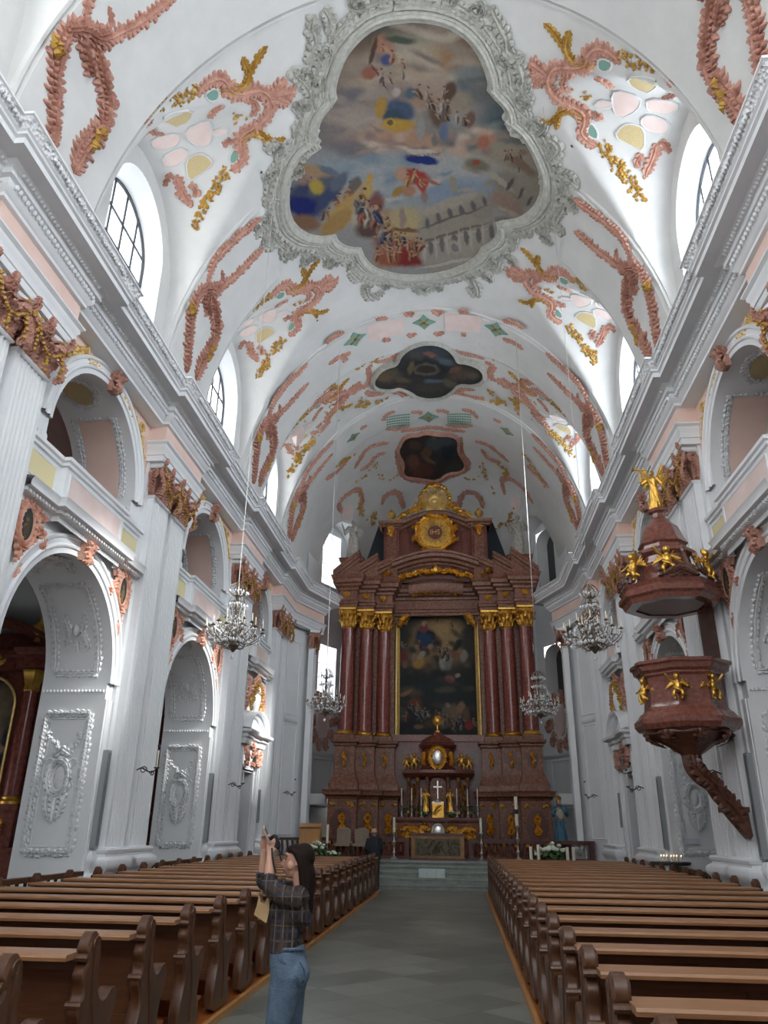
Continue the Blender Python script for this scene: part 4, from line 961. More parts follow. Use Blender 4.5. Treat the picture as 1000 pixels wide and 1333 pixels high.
B0 = [  # great fresco, colours and places as seen
 (560,60,120,60,0,(.20,.17,.14),.6), (470,70,50,50,.3,(.14,.10,.07),.6), (520,50,40,20,.2,(.07,.08,.06),.5), (560,85,60,35,.4,(.42,.36,.28),.6), (600,80,35,25,.6,(.34,.20,.10),.6),
 (640,130,50,45,.5,(.12,.16,.19),.6), (655,165,30,20,.9,(.07,.11,.12),.5), (620,60,30,20,.6,(.22,.16,.11),.6), (455,110,45,40,-.4,(.28,.20,.16),.6), (430,150,40,35,.2,(.20,.17,.17),.6), (450,175,50,25,.2,(.17,.16,.17),.6),
 (520,100,50,28,.2,(.50,.42,.33),.6), (560,130,60,30,.2,(.36,.27,.22),.6), (500,170,60,20,.1,(.42,.33,.27),.6), (550,185,90,16,.05,(.40,.24,.16),.6), (630,180,40,14,.1,(.34,.22,.18),.5),
 (440,230,60,25,0,(.26,.30,.33),.6), (500,240,50,40,0,(.30,.34,.35),.6), (600,220,50,25,.2,(.38,.38,.36),.6), (600,250,60,18,0,(.22,.28,.36),.6), (660,200,50,20,.4,(.30,.26,.20),.6),
 # left crowd
 (400,262,26,26,.2,(.05,.06,.12),.3), (394,268,20,12,.1,(.012,.02,.13),.3), (420,240,10,22,.9,(.10,.11,.14),.3), (412,243,10,9,.8,(.42,.30,.06),.3), (432,250,30,8,-.9,(.05,.07,.14),.3), (440,238,8,14,.7,(.12,.14,.18),.3), (405,222,26,8,.2,(.36,.24,.14),.4), (392,232,10,8,0,(.30,.20,.16),.4), (428,222,14,5,.4,(.14,.17,.22),.3), (398,290,20,10,.2,(.22,.12,.07),.4), (462,240,8,10,.5,(.15,.13,.12),.3),
 (450,275,34,14,-.8,(.44,.28,.10),.3), (438,290,26,10,-.7,(.36,.22,.08),.3), (470,262,10,24,.3,(.42,.30,.16),.3), (476,250,9,14,.3,(.46,.32,.12),.3), (482,232,4,7,.1,(.50,.30,.08),.3), (466,285,8,14,.3,(.40,.36,.28),.3),
 (490,268,10,18,.1,(.18,.08,.07),.4), (486,285,9,20,.1,(.26,.08,.06),.4), (500,300,12,18,.1,(.14,.06,.05),.4), (478,300,16,10,.2,(.10,.06,.05),.4), (506,285,8,14,0,(.32,.20,.15),.4),
 (515,320,26,20,.3,(.26,.06,.04),.4), (528,335,30,12,.1,(.20,.025,.02),.3), (505,335,16,12,0,(.28,.09,.05),.4), (520,305,10,9,0,(.36,.19,.12),.4), (538,318,8,14,0,(.30,.14,.08),.4), (516,322,7,6,.3,(.40,.26,.18),.4), (500,322,6,8,.3,(.36,.16,.1),.4),
 (528,290,24,20,0,(.42,.34,.18),.5), (524,284,4,14,0,(.30,.22,.2),.3), (530,300,22,3,.05,(.18,.10,.05),.3),
 # church facade
 (590,295,46,34,-.25,(.30,.27,.22),.15), (600,325,50,22,-.18,(.34,.31,.26),.15), (575,330,28,26,-.1,(.32,.28,.24),.15), (585,265,40,7,-.35,(.36,.32,.26),.2), (590,240,5,12,-.2,(.30,.26,.2),.2), (552,255,5,9,-.1,(.28,.2,.17),.2), (628,270,18,14,-.3,(.27,.24,.2),.2),
 (590,303,50,1.8,-.28,(.16,.13,.10),.3), (595,340,50,2,-.2,(.45,.42,.36),.3), (590,283,46,1.6,-.33,(.15,.12,.1),.3), (592,309,50,1.5,-.26,(.44,.40,.34),.3),
] + [(556+k*15, 290-k*5.6, 3, 7, -.2, (.13,.12,.12), .3) for k in range(6)] + [(560+k*16, 322-k*4, 3.2, 10, -.1, (.15,.14,.13), .3) for k in range(6)] + [(552+k*15.5, 326-k*4, 1.6, 16, -.1, (.42,.38,.32), .4) for k in range(7)] + [
 (592,322,7,9,-.1,(.38,.35,.3),.2), (592,322,4,6,-.1,(.20,.19,.18),.2),
 # right buildings
 (670,245,34,18,.5,(.24,.21,.17),.3), (690,240,20,18,.6,(.27,.24,.19),.3), (660,265,26,12,.6,(.28,.20,.16),.3), (645,230,30,4,.7,(.36,.33,.27),.3), (622,215,16,8,.3,(.18,.17,.12),.4), (680,215,22,6,.7,(.20,.14,.10),.4), (664,240,2.5,9,.5,(.10,.09,.08),.3), (678,252,2.5,9,.5,(.10,.09,.08),.3), (690,262,2.5,7,.5,(.10,.09,.08),.3), (667,278,22,3,.5,(.34,.30,.24),.3),
 # central group
 (520,145,20,16,.1,(.07,.10,.16),.3), (512,152,14,10,0,(.05,.08,.11),.3), (518,163,22,8,0,(.45,.27,.05),.3), (508,160,7,7,0,(.50,.32,.06),.3), (508,160,4,4,0,(.14,.10,.06),.3), (496,140,8,14,.2,(.40,.25,.06),.3), (516,120,5,7,.2,(.45,.38,.34),.3), (524,110,12,5,.2,(.34,.25,.2),.4), (536,122,10,8,.3,(.10,.14,.18),.3),
 (560,160,18,16,.4,(.24,.22,.20),.3), (548,168,5,16,0,(.30,.29,.28),.3), (573,150,14,20,-.3,(.14,.09,.06),.3), (585,120,8,14,.3,(.11,.07,.05),.3), (590,165,20,8,-.3,(.24,.23,.22),.3), (578,172,6,12,0,(.14,.18,.26),.3), (600,155,16,9,-.2,(.28,.28,.28),.3), (560,135,24,7,.2,(.34,.22,.15),.4), (566,182,4,8,0,(.2,.18,.17),.3), (612,155,6,10,.3,(.16,.10,.07),.3),
 (500,60,16,12,.8,(.38,.20,.14),.3), (508,72,14,6,.9,(.42,.26,.17),.3), (504,78,8,7,.3,(.07,.10,.22),.3), (482,95,12,8,-.4,(.30,.12,.08),.3), (494,100,22,1.4,1.0,(.12,.06,.05),.3), (486,65,3,20,.3,(.10,.06,.04),.3), (518,56,12,3,.3,(.36,.30,.28),.3), (520,52,20,5,.1,(.08,.10,.07),.4),
 (540,230,20,10,.2,(.34,.05,.04),.3), (550,240,7,10,0,(.38,.06,.05),.3), (522,226,9,9,.2,(.42,.26,.18),.3), (532,248,10,8,.2,(.38,.20,.12),.3), (518,250,10,5,-.7,(.34,.20,.06),.3), (560,236,14,2.5,.3,(.34,.14,.09),.3),
 (549,208,22,6,.12,(.015,.03,.16),.2), (552,199,21,4.5,.12,(.52,.48,.40),.15), (630,185,8,9,.6,(.40,.16,.10),.4), (642,180,5,5,.6,(.40,.22,.16),.4), (575,205,8,3,.3,(.4,.36,.33),.4), (620,212,5,4,0,(.30,.08,.05),.3)]
def crowd(x0, y0, x1, y1, n, pal, seed, sz=5., head=(.40,.26,.17)):
    R = random.Random(seed); L = []
    for _ in range(n):
        u = R.random(); x = x0+(x1-x0)*u + R.uniform(-9, 9); y = y0+(y1-y0)*u + R.uniform(-9, 9); c = R.choice(pal); a = R.uniform(-.6, .6); k = R.uniform(.7, 1.3)*sz
        L += [(x, y, k*.75, k*1.6, a, c, .25), (x+k*.3, y+k*.3, k*.3, k*1.3, a, tuple(q*.35 for q in c), .4), (x-k*.3, y, k*.18, k*1.1, a, tuple(min(1, q*1.5+.04) for q in c), .4),
              (x+a*k, y-k*1.9, k*.42, k*.5, 0, head, .2), (x+k*R.choice((-1, 1)), y-k*.5, k*.9, k*.2, R.uniform(-.9, .9), head, .3), (x+k*.2, y-k*2.2, k*.35, k*.25, 0, (.08,.05,.035), .3)]
    return L
DK = [(.05,.06,.11), (.10,.10,.12), (.30,.19,.06), (.22,.07,.05), (.32,.28,.22), (.14,.09,.06), (.20,.16,.13)]
def clouds(x0, y0, x1, y1, n, pal, seed, s0=8, s1=26):
    R = random.Random(seed); return [(R.uniform(x0, x1), R.uniform(y0, y1), R.uniform(s0, s1), R.uniform(s0, s1)*.4, R.uniform(-.5, .5), R.choice(pal), .7) for _ in range(n)]
CL = clouds(430, 30, 640, 120, 34, [(.46,.40,.32), (.30,.24,.19), (.38,.31,.25), (.22,.18,.16), (.42,.33,.24)], 21) + clouds(410, 120, 500, 200, 20, [(.22,.19,.18), (.32,.26,.23), (.17,.16,.17), (.36,.30,.25)], 22) + clouds(590, 90, 680, 190, 18, [(.11,.14,.17), (.20,.22,.22), (.30,.25,.19), (.15,.16,.15)], 23) + clouds(470, 165, 650, 200, 22, [(.48,.34,.26), (.34,.24,.19), (.52,.42,.34), (.28,.20,.18)], 24, 6, 18) + clouds(430, 205, 620, 262, 26, [(.34,.36,.36), (.24,.29,.33), (.42,.40,.36), (.20,.25,.30)], 25, 6, 20) + clouds(600, 195, 700, 290, 18, [(.30,.25,.19), (.22,.19,.15), (.36,.32,.25), (.24,.17,.13)], 26, 5, 14) + clouds(480, 270, 560, 350, 12, [(.36,.30,.2), (.2,.15,.11), (.28,.22,.16)], 27, 5, 12)
B0 = B0[:21] + CL + crowd(386, 228, 452, 262, 22, DK, 1, 5.5) + crowd(385, 262, 430, 290, 8, DK, 31, 5) + B0[21:] + crowd(468, 268, 520, 325, 30, DK, 2, 5.5) + crowd(488, 325, 545, 328, 14, [(.28,.06,.05), (.34,.16,.09), (.2,.09,.06)], 3, 4.) + crowd(500, 62, 520, 80, 3, [(.34,.18,.13)], 4, 4.) + crowd(550, 126, 615, 165, 14, [(.22,.19,.17), (.14,.1,.08), (.3,.27,.25)], 5, 4.5) + crowd(525, 225, 548, 245, 3, [(.34,.07,.05), (.36,.22,.1)], 6, 4) + crowd(660, 205, 700, 225, 5, [(.2,.14,.1), (.26,.2,.15)], 8, 3.5) + crowd(480, 90, 580, 120, 6, [(.30,.24,.2), (.36,.28,.22)], 9, 4, (.38,.28,.22))
o0 = [(450,68),(340,90),(262,165),(232,230),(216,290),(222,318),(222,318),(210,340),(172,382),(155,438),(168,458),(168,458),(150,475),(98,512),(65,600),(65,700),(108,752),(165,768),(215,760),(218,762),(225,782),(255,800),(300,803),(300,803),(312,835),(345,870),(430,892),(520,890),(610,870),(680,830),(690,805),(690,803),(730,780),(748,748),(738,722),(740,720),(770,715),(830,702),(880,650),(890,580),(860,500),(815,432),(768,402),(768,402),(775,380),(765,350),(735,322),(711,292),(711,290),(715,265),(690,190),(640,120),(560,78)]
o0 = [(350 + x/2.5, y/2.5) for x, y in o0]
FT, FQ, FG = fresco('great_ceiling_fresco', o0, (.30,.29,.28), B0, 'huge lobed ceiling fresco of clouds, crowd and church facade in grey frame', .022, STGREY, .26, 1.4, .30, grain=.09)
# banner lettering on the small scroll the angel carries
cu = bpy.data.curves.new('lettering', 'FONT'); cu.body = 'S. FRAN. XAVERIO'; cu.size = .125; cu.align_x = 'CENTER'; cu.align_y = 'CENTER'; cu.space_character = .85
to = bpy.data.objects.new('l', cu); COL.objects.link(to); bpy.context.view_layer.update(); lt_ = bpy.data.objects.new('banner_lettering', bpy.data.meshes.new_from_object(to.evaluated_get(bpy.context.evaluated_depsgraph_get()))); bpy.data.objects.remove(to); COL.objects.link(lt_); c_ = hit(552, 199.5); lt_.location = c_ + np.array([0, 0, -.07]); lt_.rotation_euler = (PI, 0, PI + .0); lt_.parent = FT
lt_.rotation_euler = Matrix(((1, 0, 0), (0, -1, 0), (0, 0, -1))).to_euler(); lt_.rotation_euler.z += 0
lt_.data.materials.clear(); lt_.data.materials.append(mat('letter_brown', (.06, .03, .02), .8))
# outer grey stucco border with shells and volutes
m = MB(); R = random.Random(11); n = len(FQ)
per = np.vstack([FQ + FG*.30, (FQ + FG*.30)[:1]])
L3 = onv(resample(np.c_[per, np.zeros(len(per))], .12)[:, :2], .01)
m.ribbon(L3, vnorm, .20, .07, .17, .01, seed=3)
per2 = np.vstack([FQ + FG*.50, (FQ + FG*.50)[:1]]); L4 = resample(np.c_[per2, np.zeros(len(per2))], .1)[:, :2]
K = len(L4)
for i in range(0, K, 8):
    a = i; b = min(K-1, i+7); w = R.uniform(.07, .15)
    m.ribbon(onv(L4[a:b+1] if b-a > 3 else L4[-5:], .01), vnorm, w, .07, .14, .3, seed=i)
for i in range(4, K, 16):
    p = L4[i]; q = (FQ.mean(0) - p); q /= -np.linalg.norm(q); e = np.array([-q[1], q[0]])
    for k in (-1, 1):
        c = p + e*k*.25 + q*.12; th = np.linspace(0, 2*PI*1.2, 18); rr = .17*(1-.75*th/th[-1])
        m.ribbon(onv([c + rr_*(math.cos(t)*q + math.sin(t)*e*k) for t, rr_ in zip(th, rr)], .01), vnorm, .055, .08, .1, .2, seed=i)
m.build('shell_border', STGREY, FT)
# corner volutes of the great frame, traced
GV = [[(345,196),(352,188),(362,184)], [(388,94),(380,90),(386,100),(398,110),(404,124)], [(408,20),(404,36),(412,52),(404,70),(402,86)], [(422,12),(432,30),(424,44)], [(640,10),(650,30),(662,52),(660,66),(672,74),(684,70)], [(676,80),(684,100),(680,118),(690,130)], [(712,184),(722,182),(730,192),(722,204),(714,212)], [(716,222),(706,236),(714,252)],
      [(728,228),(742,232),(756,244)], [(730,250),(744,268),(756,276)], [(724,272),(716,290),(728,300),(736,296)], [(345,268),(356,256),(366,262)], [(350,300),(340,316),(352,322),(364,312)], [(330,308),(338,300),(352,288)], [(372,320),(366,334),(378,334)], [(476,372),(480,388),(490,386),(500,378)], [(610,374),(620,386),(624,378),(616,364)], [(540,372),(552,382),(564,372)], [(455,355),(466,366),(474,358)], [(640,352),(650,350),(652,338)]]
m = MB()
for i, g in enumerate(GV): m = MB(); m.ribbon(onv(smooth(plan(g), 2), .01), vnorm, .15, .08, .12, .25, seed=i); m.build('corner_scroll', STGREY, FT)

o1 = [(610,222),(560,235),(530,260),(518,290),(470,300),(440,340),(450,364),(500,366),(520,358),(560,372),(580,388),(620,394),(660,388),(690,368),(708,346),(760,352),(790,335),(780,300),(740,284),(702,282),(690,255),(660,230)]
o1 = [(300 + x/2.381, 350 + y/2.381) for x, y in o1]
B1 = [(556,480,30,12,0,(.03,.035,.04),.4), (556,481,17,9,0,(.16,.13,.10),.2), (556,481,13,6,0,(.05,.045,.04),.2), (556,458,30,8,0,(.07,.09,.11),.5), (560,461,9,3,.2,(.28,.14,.10),.4), (505,488,16,9,0,(.14,.12,.09),.5), (500,492,10,4,0,(.20,.14,.07),.5), (600,488,16,7,-.2,(.12,.09,.07),.5), (615,490,8,5,0,(.15,.13,.1),.5), (580,470,12,4,.3,(.12,.16,.19),.5), (535,478,4,9,.4,(.20,.14,.08),.4), (525,495,10,4,.2,(.16,.12,.08),.5), (560,505,18,6,0,(.08,.07,.06),.5), (566,496,12,3,0,(.12,.16,.22),.4), (585,500,10,5,.3,(.14,.12,.09),.4), (520,505,10,3,0,(.10,.07,.05),.5), (541,462,8,5,.3,(.10,.10,.09),.4), (593,481,8,4,-.3,(.2,.11,.08),.4)]
F1, Q1, G1 = fresco('quatrefoil_ceiling_painting', o1, (.055,.055,.055), B1, 'dark four-lobed ceiling painting with central oval beyond the great fresco', .03, STGREY, .12, 1.6, .4, drop=.10)
o2 = [(545,515),(580,514),(605,505),(640,512),(690,512),(706,530),(702,565),(730,602),(718,625),(672,628),(640,655),(590,646),(534,640),(542,600),(520,565),(530,540)]
o2 = [(300 + x/2.381, 350 + y/2.381) for x, y in o2]
B2 = [(545,610,14,10,0,(.16,.07,.05),.5), (538,600,8,9,.3,(.20,.10,.08),.4), (556,612,9,7,.2,(.14,.06,.04),.4), (570,590,5,14,.1,(.05,.06,.07),.3), (565,578,10,8,0,(.10,.12,.13),.5), (590,610,14,6,-.4,(.06,.07,.06),.5), (580,575,16,6,0,(.09,.11,.13),.5), (555,590,6,8,.2,(.18,.10,.07),.4), (560,600,8,3,.6,(.22,.14,.09),.4), (540,580,8,6,0,(.12,.08,.06),.4), (566,571,2.5,3,0,(.2,.13,.09),.3), (585,590,7,12,.5,(.03,.045,.06),.4)]
F2, Q2, G2 = fresco('choir_ceiling_painting', o2, (.06,.05,.045), B2, 'dark wavy-edged ceiling painting directly above the high altar', .03, STPINK, .12, 1.6, .4, drop=.05)
# pink scroll surround of the quatrefoil painting
def trace(name, runs, mt, parent, w=.11, h=.05, tooth=.1, lift=.0):
    for i, g in enumerate(runs): m = MB(); m.ribbon(onv(smooth(plan(g), 1), lift), vnorm, w, h, tooth, .25, seed=i); m.build(name, mt, parent)
def traceleaf(name, runs, parent, n=26, size=.17, spread=.12):
    for i, g in enumerate(runs): m = MB(); m.leaves(onv(plan(g), .01), vnorm, n, size, spread, .04, seed=i); m.build(name, STGOLD, parent)
Zm = lambda L: [[(300 + x/2.381, 350 + y/2.381) for x, y in g] for g in L]
trace('pink_surround', Zm([[(455,290),(490,282),(520,268),(530,240),(560,222),(610,214),(650,216),(690,226),(710,255),(720,262),(760,268),(790,280)], [(400,350),(385,370),(420,365),(435,340),(425,310),(440,295)], [(460,375),(500,378),(530,385),(545,400),(590,405),(640,402),(680,392),(720,372),(760,375)], [(790,290),(820,300),(800,330),(820,345),(845,350)], [(420,380),(440,390),(480,384)], [(700,385),(740,395),(790,405)]]), PINKS, F1, .12)
traceleaf('golden_garland', Zm([[(380,300),(395,310),(420,265),(450,285),(470,255)], [(390,420),(420,430),(400,405),(440,415),(480,405)], [(715,240),(760,235),(800,230),(835,265),(820,280)], [(780,400),(820,410),(850,412),(810,380)]]), F1, 34)
trace('pink_surround', Zm([[(530,505),(545,500),(590,496),(620,490),(680,500),(730,505)], [(515,560),(520,600),(530,640),(560,655),(600,662),(640,665),(690,640),(735,625),(740,600),(715,570),(715,520)]]), PINKS, F2, .12)
# loose stucco over the choir vault
t = empty('choir_vault_stucco', (0, 0, 0), 'pink and gold stucco tendrils spread over the choir vault around the last painting', 'stucco ornament')
trace('pink_scroll', Zm([[(490,540),(450,545),(420,560),(400,590),(385,620)], [(480,570),(450,580),(430,610),(400,625)], [(760,535),(800,545),(830,570),(865,600)], [(780,560),(800,590),(840,600)], [(470,730),(480,700),(520,690),(530,720),(540,745)], [(710,740),(715,700),(750,690),(775,710),(785,745)], [(350,760),(330,730),(360,700),(400,680),(410,720),(400,760)], [(850,700),(840,650),(870,650),(910,680),(940,730)], [(290,650),(320,640),(350,610),(370,580)], [(920,610),(950,640),(990,680)], [(890,360),(920,350),(960,345),(1000,370)], [(900,380),(930,420),(960,460),(990,500)], [(250,510),(290,490),(320,440),(350,390)], [(260,420),(300,385),(350,370)]]), PINKS, t, .13)
traceleaf('golden_garland', Zm([[(390,660),(420,640),(450,600),(460,640),(490,655),(520,640)], [(730,640),(760,655),(790,640),(780,600),(800,655),(820,690)], [(330,610),(350,590),(380,575)], [(830,600),(860,625),(850,640)], [(410,690),(400,740),(420,780)], [(880,740),(870,790),(820,800)], [(225,560),(205,600),(180,640)], [(900,560),(925,590),(960,640),(980,680)], [(440,790),(445,760)], [(240,400),(280,375),(330,360)], [(890,400),(890,440)]]), t, 26)
m = MB(); fr = MB()
for g in Zm([[(340,770),(350,735),(375,725),(385,760),(360,790)], [(860,720),(900,700),(905,740),(880,760)], [(165,520),(225,480),(230,530),(195,560)], [(120,160+0),(140,170),(150,190),(120,200)]])[:3]:
    Q = smoothc(plan(g), 1); m.flatpoly(onv(Q, .005), vnorm, .02); fr.tube(onv(np.vstack([Q, Q[:1]]), .01), .025, 5, cap=False)
o = m.build('pink_fields', PALEPINK, t); fr.build('white_rims', VAULT, o)
# painted fields on the transverse bands
def bandwork(name, label, rects, stars, blobs, mt=PALEPINK):
    t = empty(name, (0, 0, 0), label, 'stucco ornament')
    m = MB()
    for g in rects:
        P = plan(g); a, b, c, d = P; G = [[onv([(a*(1-u)+b*u)*(1-v) + (d*(1-u)+c*u)*v], .105)[0] for v in np.linspace(0, 1, 4)] for u in np.linspace(0, 1, 9)]; m = MB(); m.grid(G); m.build('coloured_panel', mt, t)
    m = MB(); g2 = MB()
    for (px, py, r) in stars:
        c = plan([(px, py)])[0]
        for k in range(4):
            a = k*PI/2; d = np.array([math.cos(a), math.sin(a)]); e = np.array([-d[1], d[0]])
            m.flatpoly(onv([c, c + d*r*.5 + e*r*.33, c + d*r, c + d*r*.5 - e*r*.33], .09), vnorm, .03)
            d2 = (d+e)/1.414; g2.flatpoly(onv([c, c + d2*r*.3 + d*r*.08, c + d2*r*.62, c + d2*r*.3 + e*r*.08], .09), vnorm, .045)
        for k in range(6): d = np.array([math.cos(k), math.sin(k)]); g2.ell(onv([c], .12)[0], (.07, .07, .04), 8, 5)
    if stars: m.build('green_star', GREEN, t); g2.build('gold_centre', STGOLD, t)
    m = MB()
    for i, g in enumerate(blobs): m = MB(); m.ribbon(onv(smooth(plan(g), 2), .09), vnorm, .10, .05, .09, .3, seed=i); m.build('pink_shell', PINKS, t)
bandwork('arch_band_ornament', 'row of pink panels and green stars on the vault rib before the quatrefoil painting', Zm([[(420,172),(535,146),(537,194),(428,220)], [(665,133),(785,142),(775,192),(668,184)]]), [(552,416,.38), (460,439,.36), (648,426,.36)],
    Zm([[(292,225),(310,205),(350,190)], [(300,290),(335,265),(370,255)], [(345,268),(355,280)], [(540,130),(555,138),(570,125)], [(550,195),(562,203),(570,190)], [(630,120),(645,135),(660,120)], [(635,190),(650,200),(660,185)], [(450,150),(468,145),(485,148)], [(470,218),(480,212),(495,215)], [(710,125),(730,122),(745,128)], [(850,155),(880,158),(920,180)], [(850,212),(880,220),(915,245)], [(720,195),(735,200)]]))
bandwork('arch_band_ornament', 'green trellis panels and gold star on the vault rib above the choir painting', [], [(558,540,.42), (458,567,.25), (662,559,.25)],
    Zm([[(470,465),(480,445),(510,435)], [(560,440),(580,435),(595,445)], [(640,435),(660,432),(680,440)], [(480,490),(520,492),(555,480)], [(670,478),(710,485),(755,478)], [(720,430),(755,435),(770,460)], [(400,490),(420,480)], [(820,460),(845,470)]]))
t = [o for o in bpy.data.objects if o.name.startswith('arch_band_ornament')][-1]
m = MB()
for gx in (0, 1):
    a, b, c, d = plan([(302+ (479+192*gx)/2.381 - 2, 350+(452-10*gx)/2.381), (300+(556+194*gx)/2.381, 350+(440+2*gx)/2.381), (300+(554+196*gx)/2.381, 350+(482)/2.381), (300+(482+192*gx)/2.381, 350+(488-12*gx)/2.381)])
    for i in range(10):
        for j in range(5):
            u = (i+.5)/10; v = (j+.5)/5; c0 = (a*(1-u)+b*u)*(1-v) + (d*(1-u)+c*u)*v; rr = .052
            m.flatpoly(onv([c0+(rr, 0), c0+(0, rr), c0-(rr, 0), c0-(0, rr)], .085), vnorm, .02)
m.build('green_trellis', mat('trellis_green', (.13, .32, .22), .8), t)

for px_, py_ in ((288, 52), (340, 224), (549, 378), (700, 191), (553, 375), (745, 190), (413, 417), (701, 475), (441, 547), (693, 546)):
    p = hit(px_, py_); n_ = vnorm(p); m = MB(); e = np.cross(n_, [0, 1, 0]); e /= np.linalg.norm(e); f_ = np.cross(n_, e)
    m.add([p + n_*.012 + .035*(math.cos(a)*e + math.sin(a)*f_) for a in np.linspace(0, 2*PI, 10, endpoint=False)] + [p + n_*.02], [(i, (i+1) % 10, 10) for i in range(10)]); m.build('vent_hole', IRON, ceiling)
# ------------------------------------------------------------------ figures (one continuous surface each)
def robe_figure(name, h, m_, parent=None, arms=None, lean=.0, wings=False, vox=.018, seed=0, wide=1., head=True):
    """standing draped figure of height h facing -y"""
    R = random.Random(seed); m = MB(); k = h/1.7
    ph = [R.random()*6 for _ in range(3)]
    def fold(a, z): 
        t = max(0, 1 - z/(1.2*k)); return 1 + t*(.10*math.sin(7*a+ph[0]+z*2/k) + .07*math.sin(13*a+ph[1]))
    m.lathe([(.02*k, 0), (.27*k*wide, .01*k), (.25*k*wide, .25*k), (.21*k*wide, .6*k), (.185*k*wide, .85*k), (.15*k, 1.02*k), (.17*k, 1.2*k), (.175*k, 1.33*k), (.11*k, 1.42*k), (.055*k, 1.46*k), (.02*k, 1.5*k)], (0, 0, 0), 40, sy=.72, mod=fold)
    if head:
        m.tube([(0, 0, 1.38*k), (lean*.1, -.01*k, 1.5*k)], .052*k, 8); m.ell((lean*.12, -.02*k, 1.60*k), (.085*k, .10*k, .118*k), 12, 9); m.ell((lean*.12, .03*k, 1.62*k), (.10*k, .10*k, .12*k), 10, 8); m.ell((lean*.12, -.115*k, 1.585*k), (.018*k, .02*k, .025*k), 6, 4)
    arms = arms or [[(-.19, 0, 1.36), (-.3, -.05, 1.1), (-.18, -.25, 1.05)], [(.19, 0, 1.36), (.33, -.05, 1.12), (.25, -.3, 1.2)]]
    for A in arms:
        P = np.array(A)*k; m.tube(P, np.array([.08, .07, .04][:len(P)])*k, 9); m.ell(P[0], .085*k, 8, 6); m.ell(P[1], .07*k, 8, 6)
        d = P[-1]-P[-2]; d = d/np.linalg.norm(d); m.ell(P[-1]+d*.05*k, (.035*k,)*3, 8, 6)
        for j in range(4): m.tube([P[-1]+d*.06*k, P[-1]+d*.13*k + np.array([(j-1.5)*.018*k, 0, -.01*k])], .012*k, 5)
        m.tube([P[0]*.98, P[1]+(0, .02*k, -.12*k)], [.09*k, .05*k], 8)
    for j in range(5):   # mantle folds
        a0 = R.uniform(-1, 1); m.tube(smooth([(-.17*k+.02*j*k, -.10*k, 1.3*k-.06*j*k), (.05*k, -.19*k, 1.0*k-.1*j*k), (.2*k*wide, -.12*k, .75*k-.12*j*k)]), .028*k, 6)
    if wings:
        for q in (-1, 1):
            for j in range(9):
                t = j/8; L = (.85 - .45*t)*k; a = 1.15 - 1.6*t
                c = np.array([q*.10*k, .10*k, 1.3*k - .12*t*k]); e = c + np.array([q*math.cos(a)*L*.75, .14*k, math.sin(a)*L])
                m.tube([c, (c+e)/2 + np.array([q*.06*k, .05*k, .08*k]), e], [(.05*k, .03*k), (.075*k, .022*k), (.03*k, .016*k)], 7)
    o = m.build(name, m_, parent); return remesh(o, vox*k, 1)
def putto(name, h, m_, parent=None, vox=.02, wave=1, wings=True, seed=0):
    m = MB(); k = h/.8; R = random.Random(seed)
    m.ell((0, 0, .42*k), (.12*k, .10*k, .16*k), 10, 8); m.ell((0, -.01*k, .32*k), (.115*k, .105*k, .10*k), 10, 8); m.ell((0, -.01*k, .70*k), (.095*k, .10*k, .11*k), 10, 8); m.tube([(0, 0, .5*k), (0, 0, .66*k)], .06*k, 8)
    for q in (-1, 1):
        up = .78 if q == wave else .36
        m.tube(smooth([(q*.1*k, 0, .53*k), (q*.24*k, -.05*k, (.5+up)/2*k+.0), (q*.32*k, -.12*k, up*k)], 1), np.linspace(.05, .03, 6)[:6]*k if False else .04*k, 7)
        m.tube(smooth([(q*.06*k, 0, .3*k), (q*.14*k, -.12*k, .2*k), (q*.1*k, -.04*k, .04*k)], 1), .058*k, 8); m.ell((q*.1*k, -.09*k, .02*k), (.035*k, .07*k, .03*k), 7, 5)
        if wings:
            for j in range(5): m.tube([(q*.05*k, .09*k, .5*k), (q*(.2+.05*j)*k, .17*k, (.72-.09*j)*k)], [.035*k, .02*k], 6)
    m.tube(smooth([(-.14*k, -.08*k, .38*k), (0, -.13*k, .3*k), (.14*k, -.06*k, .22*k), (.25*k, 0, .1*k)]), .035*k, 6)
    for _ in range(8): m.ell((R.uniform(-.08, .08)*k, R.uniform(0, .08)*k, (.76+R.uniform(-.03, .04))*k), .035*k, 6, 4)
    o = m.build(name, m_, parent); return remesh(o, vox*k, 1)

# ------------------------------------------------------------------ high altar
AXC = -.04
AL = empty('high_altar', (AXC, 29, .72), 'towering red marble high altar with six columns and gilded ornament', 'altar')
def atf(V): return V - np.array([0, 29, .72])
def A_(): return MB(atf)
def mirror_path(L): return L + [(-x, y) for x, y in L[::-1]]
FN = const((0, -1, 0))
